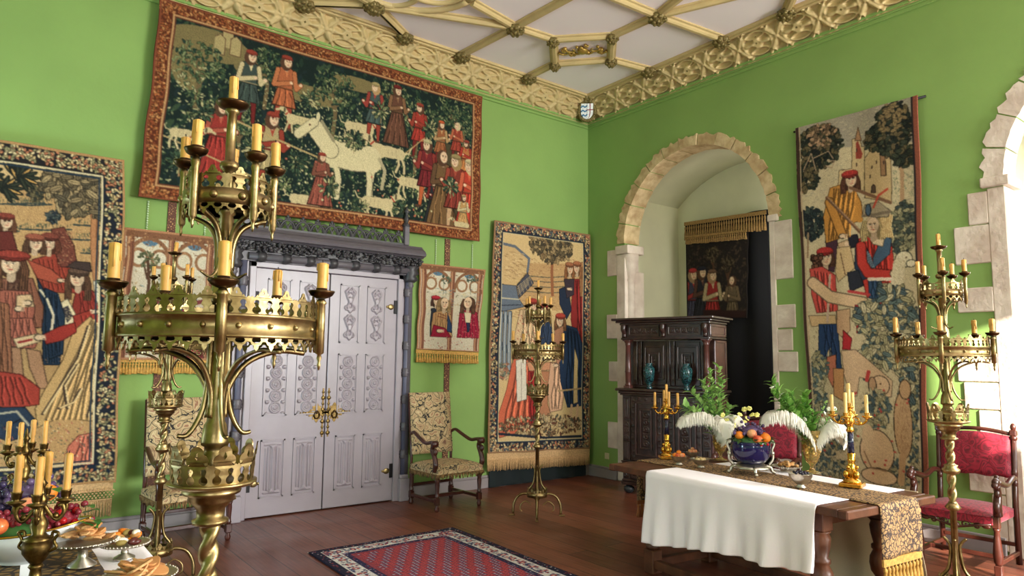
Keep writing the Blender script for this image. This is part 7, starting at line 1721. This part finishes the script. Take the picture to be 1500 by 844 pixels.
def heap(p, R_, z, n, label, group, m_, name, size, seed, rise=.03):
    rnd = random.Random(seed); lab0 = label
    for k in range(n):
        t = k/n; q = R_*math.sqrt(rnd.uniform(0, 1))*(1-.45*t); a = rnd.uniform(0, 6.28)
        qd = Vector((math.cos(a), math.sin(a), 0)); side = ('right' if qd.dot(rt) > 0 else 'left')+(' front' if qd.dot(fw) < 0 else ' back'); label = lab0+(', on top of the heap' if k > n-4 else ', '+side+' side of the heap')
        pos = Vector(p)+Vector((q*math.cos(a), q*math.sin(a), z+.006+rise*t*(1-(q/R_)**2*.5)+rise*.2))
        if name == 'pastry':
            m = MB(); m.ball((0, 0, 0), size*.5, 10, 7, (1.3, .8, .65)); o = m.build('pastry', m_[k % len(m_)], None, pos); o.rotation_euler = (rnd.uniform(-.3, .3), rnd.uniform(-.3, .3), rnd.uniform(0, 3)); tag(o, label, 'pastry', group)
        else: biscuit(pos, size, size*rnd.uniform(.55, .75), (rnd.uniform(-.45, .45), rnd.uniform(-.35, .35), rnd.uniform(0, 3)), label, group, m_[k % len(m_)], name)
pp = on_table(1149, 690, 0, -.02); plate(pp, .10, .035, 'silver plate of golden pastries right of the cobalt bowl', SILVER)
heap(pp, .075, .03, 20, 'golden pastry on the plate beside the cobalt bowl', 'golden pastries on the silver plate', [PASTRY, BISC], 'pastry', .034, 4, .025)
pd = on_table(1173, 714, 0, 0); bowl(pd, .072, .085, 'silver footed dish of dark berries before the right vase', SILVER, 'footed_dish', .45, 'dish')
for k in range(16):
    a = k*2.4; r_ = .012*math.sqrt(k); fruit('blackberry', 'dark berry in the silver footed dish', V(pd, r_*math.cos(a), r_*math.sin(a), .088+.004*(16-k)/8), .009, mat('dark_berry', rgb(30, 26, 44), .35), 'dark berries in the footed dish', 'berry')

# ================================================================ NEAR TABLE AT THE LEFT
LZ = .765
lt2 = thing('side_table', 'near table under a white cloth at bottom left corner', 'table', (0, 0, 0), 0)
LX0, LX1, LY0, LY1 = -.75, .60, 2.50, 3.64
m = MB(); m.b2(LX0, LX1, LY0, LY1, LZ-.04, LZ-.002, bev=.005); m.build('table_top', WALNUT2, lt2)
for x in (LX0+.08, LX1-.08):
    for y in (LY0+.08, LY1-.08): m = MB(); m.box((x, y, .36), (.08, .08, .72), bev=.005); m.build('leg', WALNUT2, lt2)
nx, ny = 90, 80; X = np.zeros((ny, nx, 3))
for j_ in range(ny):
    for i in range(nx):
        a = lerp(LX0-.42, LX1+.42, i/(nx-1)); b = lerp(LY1+.42, LY0-.42, j_/(ny-1)); ox = max(0, a-LX1, LX0-a); oy = max(0, b-LY1, LY0-b)
        z = LZ-(ox+oy)*.92; x = min(max(a, LX0-.006), LX1+.006)+(.03*math.sin(b*26)*min(1, ox*3)*(1 if a > 0 else -1)+.02*min(1, ox*4)*(1 if a > 0 else -1) if ox > 0 else 0); y = min(max(b, LY0-.006), LY1+.006)+((.03*math.sin(a*24)+.02)*min(1, oy*3)*(1 if b > 3 else -1) if oy > 0 else 0)
        X[j_, i] = (x, y, z+(.002*math.sin(a*40+b*9) if ox+oy == 0 else 0)+.003)
c_ = tag(grid_obj('tablecloth', X, None, LINEN, None), 'white creased tablecloth on the near left table', 'tablecloth')
yy, xx = np.mgrid[0:30, 0:20]; X = np.stack([-.40+.82*xx/19, 3.50-1.05*yy/29, LZ+.008+.002*np.sin(xx*1.3+yy)], -1)
rn2 = tag(grid_obj('table_runner', X, None, RUNNER, None, back=(0, 0, -.002)), 'brown and gold floral runner on the near left table', 'table runner')
LT = LZ+.011
def onl(px, py): p = at_z(px, py, LT); return Vector((p.x, p.y, LT))
# white porcelain boat bowl with fruit
wb = onl(33, 822); wb = Vector((wb.x-.01, wb.y+.0, LT))
r_ = thing('porcelain_bowl', 'large white porcelain boat-shaped bowl piled with grapes and fruit, near left table', 'bowl', wb, 0)
m = MB(); vs = []; fs = []; n = 48; prof = [(.35, 0), (.36, .01), (.42, .02), (.62, .05), (.84, .09), (1.0, .14), (.97, .14), (.8, .092), (.5, .045), (.01, .03)]
for (q, z) in prof:
    for i in range(n):
        a = 2*PI*i/n; rx_ = .25*q; ry_ = .16*q; zz_ = z+.02*(z/.14)*math.cos(2*a); p = rt*rx_*math.cos(a)+fw*ry_*math.sin(a); vs.append((p.x, p.y, zz_))
for j_ in range(len(prof)-1):
    for i in range(n): i2 = (i+1) % n; fs.append((j_*n+i, j_*n+i2, (j_+1)*n+i2, (j_+1)*n+i))
m.add(vs, fs, True); m.build('bowl_body', MARBLE, r_)
m = MB(); m.tube([tuple(rt*.25*math.cos(2*PI*i/48)+fw*.16*math.sin(2*PI*i/48)+Vector((0, 0, .142+.02*math.cos(4*PI*i/48)))) for i in range(49)], .004, 6); m.build('gilt_rim', GILT, r_)
def W(a, f_, z): return V(wb, a, f_, z)
m = MB(); m.ball((0, 0, 0), .13, 16, 8, (1.5, 1, .5)); o = m.build('fruit_bed', LEAFD, None, W(0, 0, .12)); o.rotation_euler = (0, 0, -CAM_YAW); tag(o, 'bed of dark leaves inside the white porcelain bowl', 'leaves'); o['kind'] = 'stuff'
grapes('black grape bunch at the left of the white porcelain bowl', W(-.12, .02, .17), (.12, .09, .10), 90, .0135, mat('black_grape', rgb(36, 28, 50), .25, col2=rgb(60, 50, 84), vscale=30), 7); grapes('violet grape bunch high in the middle of the porcelain bowl', W(-.02, .06, .22), (.10, .07, .07), 60, .013, GRAPE, 8)
grapes('red grape bunch at the right of the white porcelain bowl', W(.14, -.03, .145), (.09, .07, .06), 60, .0125, GRAPER, 9); grapes('dark red grape bunch over the front of the porcelain bowl', W(.0, -.08, .14), (.11, .05, .05), 45, .0125, GRAPER, 10)
fruit('orange', 'orange on top of the fruit in the white porcelain bowl', W(.075, .02, .25), .033, ORANGE); fruit('lemon', 'yellow lemon at the left of the porcelain bowl', W(-.10, -.09, .205), .030, LEMON, None, 'lemon', (1.25, 1, .95)); fruit('peach', 'small peach behind the brass candelabrum in the porcelain bowl', W(.03, -.03, .215), .028, PEACH, None, 'peach')
fruit('pomegranate', 'red pomegranate at the front of the porcelain bowl', W(.01, -.14, .16), .032, APPLER, None, 'pomegranate')
for k, (a, f_, z) in enumerate(((.17, -.05, .19), (.19, -.06, .165), (.21, -.02, .15), (-.09, -.13, .165), (-.07, -.14, .14), (-.06, -.15, .16), (.2, -.0, .19), (.15, -.1, .15))):
    fruit('cherry', 'glossy red cherry on the %s side of the porcelain bowl' % ('right' if a > 0 else 'left'), W(a, f_, z), .0145, CHERRY, 'cherries on the %s side of the porcelain bowl' % ('right' if a > 0 else 'left'))
lf_ = MB(); rnd = random.Random(9)
for (a, f_, z, L_) in ((.23, -.02, .16, .09), (.25, .0, .15, .085), (.21, .02, .20, .08), (.1, .0, .27, .08), (-.05, -.13, .17, .08), (.02, .1, .26, .07), (.26, -.04, .14, .07), (.2, .04, .17, .08)):
    foliage_leaf(lf_, W(a, f_, z), rt*rnd.uniform(.2, 1)+fw*rnd.uniform(-.6, .6)+Vector((0, 0, rnd.uniform(-.2, .4))), L_, L_*.6)
o = lf_.build('fruit_leaves', mat('glossy_leaf', rgb(52, 120, 48), .3, col2=rgb(90, 150, 66), vscale=10)); tag(o, 'glossy green leaves at the right rim of the porcelain bowl', 'leaves'); o['kind'] = 'stuff'
# brass table candelabra in front
def brass_candelabrum(p, sc, label, short, group_c, phase, n=4, hts=.14, rr=.0115, zarm=.335):
    r = thing('brass_candelabrum', label, 'candelabrum', p, 0, 'brass candelabra on the near left table'); B = lambda m, n_, pp=None: m.build(n_, BRASSG, pp or r)
    m = MB(); m.lathe([(.06, 0), (.062, .01), (.04, .02), (.022, .04), (.018, .07), (.026, .08), (.02, .09)], n=22); B(m, 'base')
    m = MB(); m.lathe([(.018, .09), (.03, .105), (.046, .13), (.05, .16), (.046, .175), (.05, .18), (.03, .19), (.022, .20), (.03, .23), (.024, .25), (.014, .265), (.012, .30), (.02, .31), (.022, .325), (.012, .34), (.01, .37), (.018, .38), (.008, .395), (.006, .42), (0, .435)], n=22, flute=.03, k=10); B(m, 'urn_stem')
    for s in (-1, 1):
        m = MB(); m.tube(spline([tuple(rt*s*q+Vector((0, 0, z))) for q, z in ((.045, .135), (.07, .15), (.06, .175), (.075, .20), (.055, .205), (.05, .185))], 4), .006, 6); B(m, 'urn_handle')
    for k in range(n):
        a = phase+2*PI*k/n; c, s = math.cos(a), math.sin(a); R_ = .078
        m = MB(); m.tube(spline([(c*q, s*q, z) for q, z in ((.012, .30), (.03, .27), (.055, .245), (.075, .27), (.069, .30), (.056, .295))], 5), .0075, 8); m.tube(spline([(c*q, s*q, z) for q, z in ((.075, .27), (.084, .29), (R_, .315))], 4), .006, 6); m.ball((c*.05, s*.05, .26), .012, 8, 6); ar = B(m, 'arm')
        m = MB(); m.lathe([(.006, .30), (.02, .31), (.032, .317), (.032, .32), (.012, .323), (.016, .33), (.018, .35), (.021, .355), (.016, .355), (.012, .335)], (c*R_, s*R_, 0), 16); B(m, 'candle_cup', ar)
        q = Vector((c*R_, s*R_, 0)); lab = ('right' if q.dot(rt) > 0 else 'left')+' '+('back' if q.dot(fw) > 0 else 'front')
        put_candle((p[0]+c*R_*sc, p[1]+s*R_*sc, p[2]+zarm*sc), rr, hts, 'tall yellow candle, %s arm of %s' % (lab, short), group_c, k % 3)
    r.scale = (sc, sc, sc); return r
BRASSG = mat('antique_brass', rgb(132, 108, 62), .35, metal=1, col2=rgb(84, 64, 36), vscale=40)
def atD(x, y, D):
    d = ray(x, y); return Vector((0, 0, CAM_H))+d*(D/d.dot(cf))
q1 = atD(63, 700, 2.33); brass_candelabrum((q1.x, q1.y, LT), .90, 'antique brass four-arm candelabrum nearest the camera on the left table', 'the nearer brass candelabrum', 'candles on the nearer brass candelabrum', -CAM_YAW+.42, 4, .140, .0115)
q2 = atD(34, 700, 3.30); brass_candelabrum((q2.x, q2.y, LT), .98, 'antique brass four-arm candelabrum behind the fruit bowl on the left table', 'the further brass candelabrum', 'candles on the further brass candelabrum', -CAM_YAW+.30, 4, .13, .0105, .335)
# plates of biscuits
p1 = onl(120, 829); plate(p1, .108, .085, 'tall silver pedestal plate of biscuits beside the porcelain bowl', SILVER)
heap(p1, .08, .085, 26, 'broken biscuit on the tall silver pedestal plate', 'biscuits on the tall pedestal plate', [BISC, mat('biscuit_dark', rgb(200, 140, 84), .8)], 'biscuit', .06, 2, .05)
p2 = onl(182, 818); p2 = Vector((p2.x+.0, p2.y, LT)); plate(p2, .085, .055, 'small silver plate of dates and pastries by the far table corner', SILVER)
heap(p2, .065, .055, 24, 'date or sweet on the small silver plate', 'sweets on the small silver plate', [DATE, PASTRY, ORANGE, mat('almond', rgb(232, 220, 200), .6), mat('pistachio', rgb(140, 120, 60), .7)], 'pastry', .034, 6, .035)
p3 = onl(204, 858); plate(p3, .115, .035, 'low silver plate of large biscuits at the bottom edge', SILVER)
heap(p3, .085, .035, 18, 'large flat biscuit on the low silver plate', 'large biscuits on the low plate', [BISC, mat('biscuit_dark', rgb(200, 140, 84), .8)], 'biscuit', .085, 8, .03)
m = MB(); a = onl(44, 850); vs = [(-.03, 0, .0), (.03, 0, 0), (.03, .02, .05), (-.03, .02, .05), (.03, .04, 0), (-.03, .04, 0)]; m.add(vs, [(0, 1, 2, 3), (3, 2, 4, 5)]); o = m.build('folded_card', MARBLE, None, a); o.modifiers.new('solid', 'SOLIDIFY').thickness = .001; tag(o, 'small blank white folded card before the brass candelabrum', 'card')
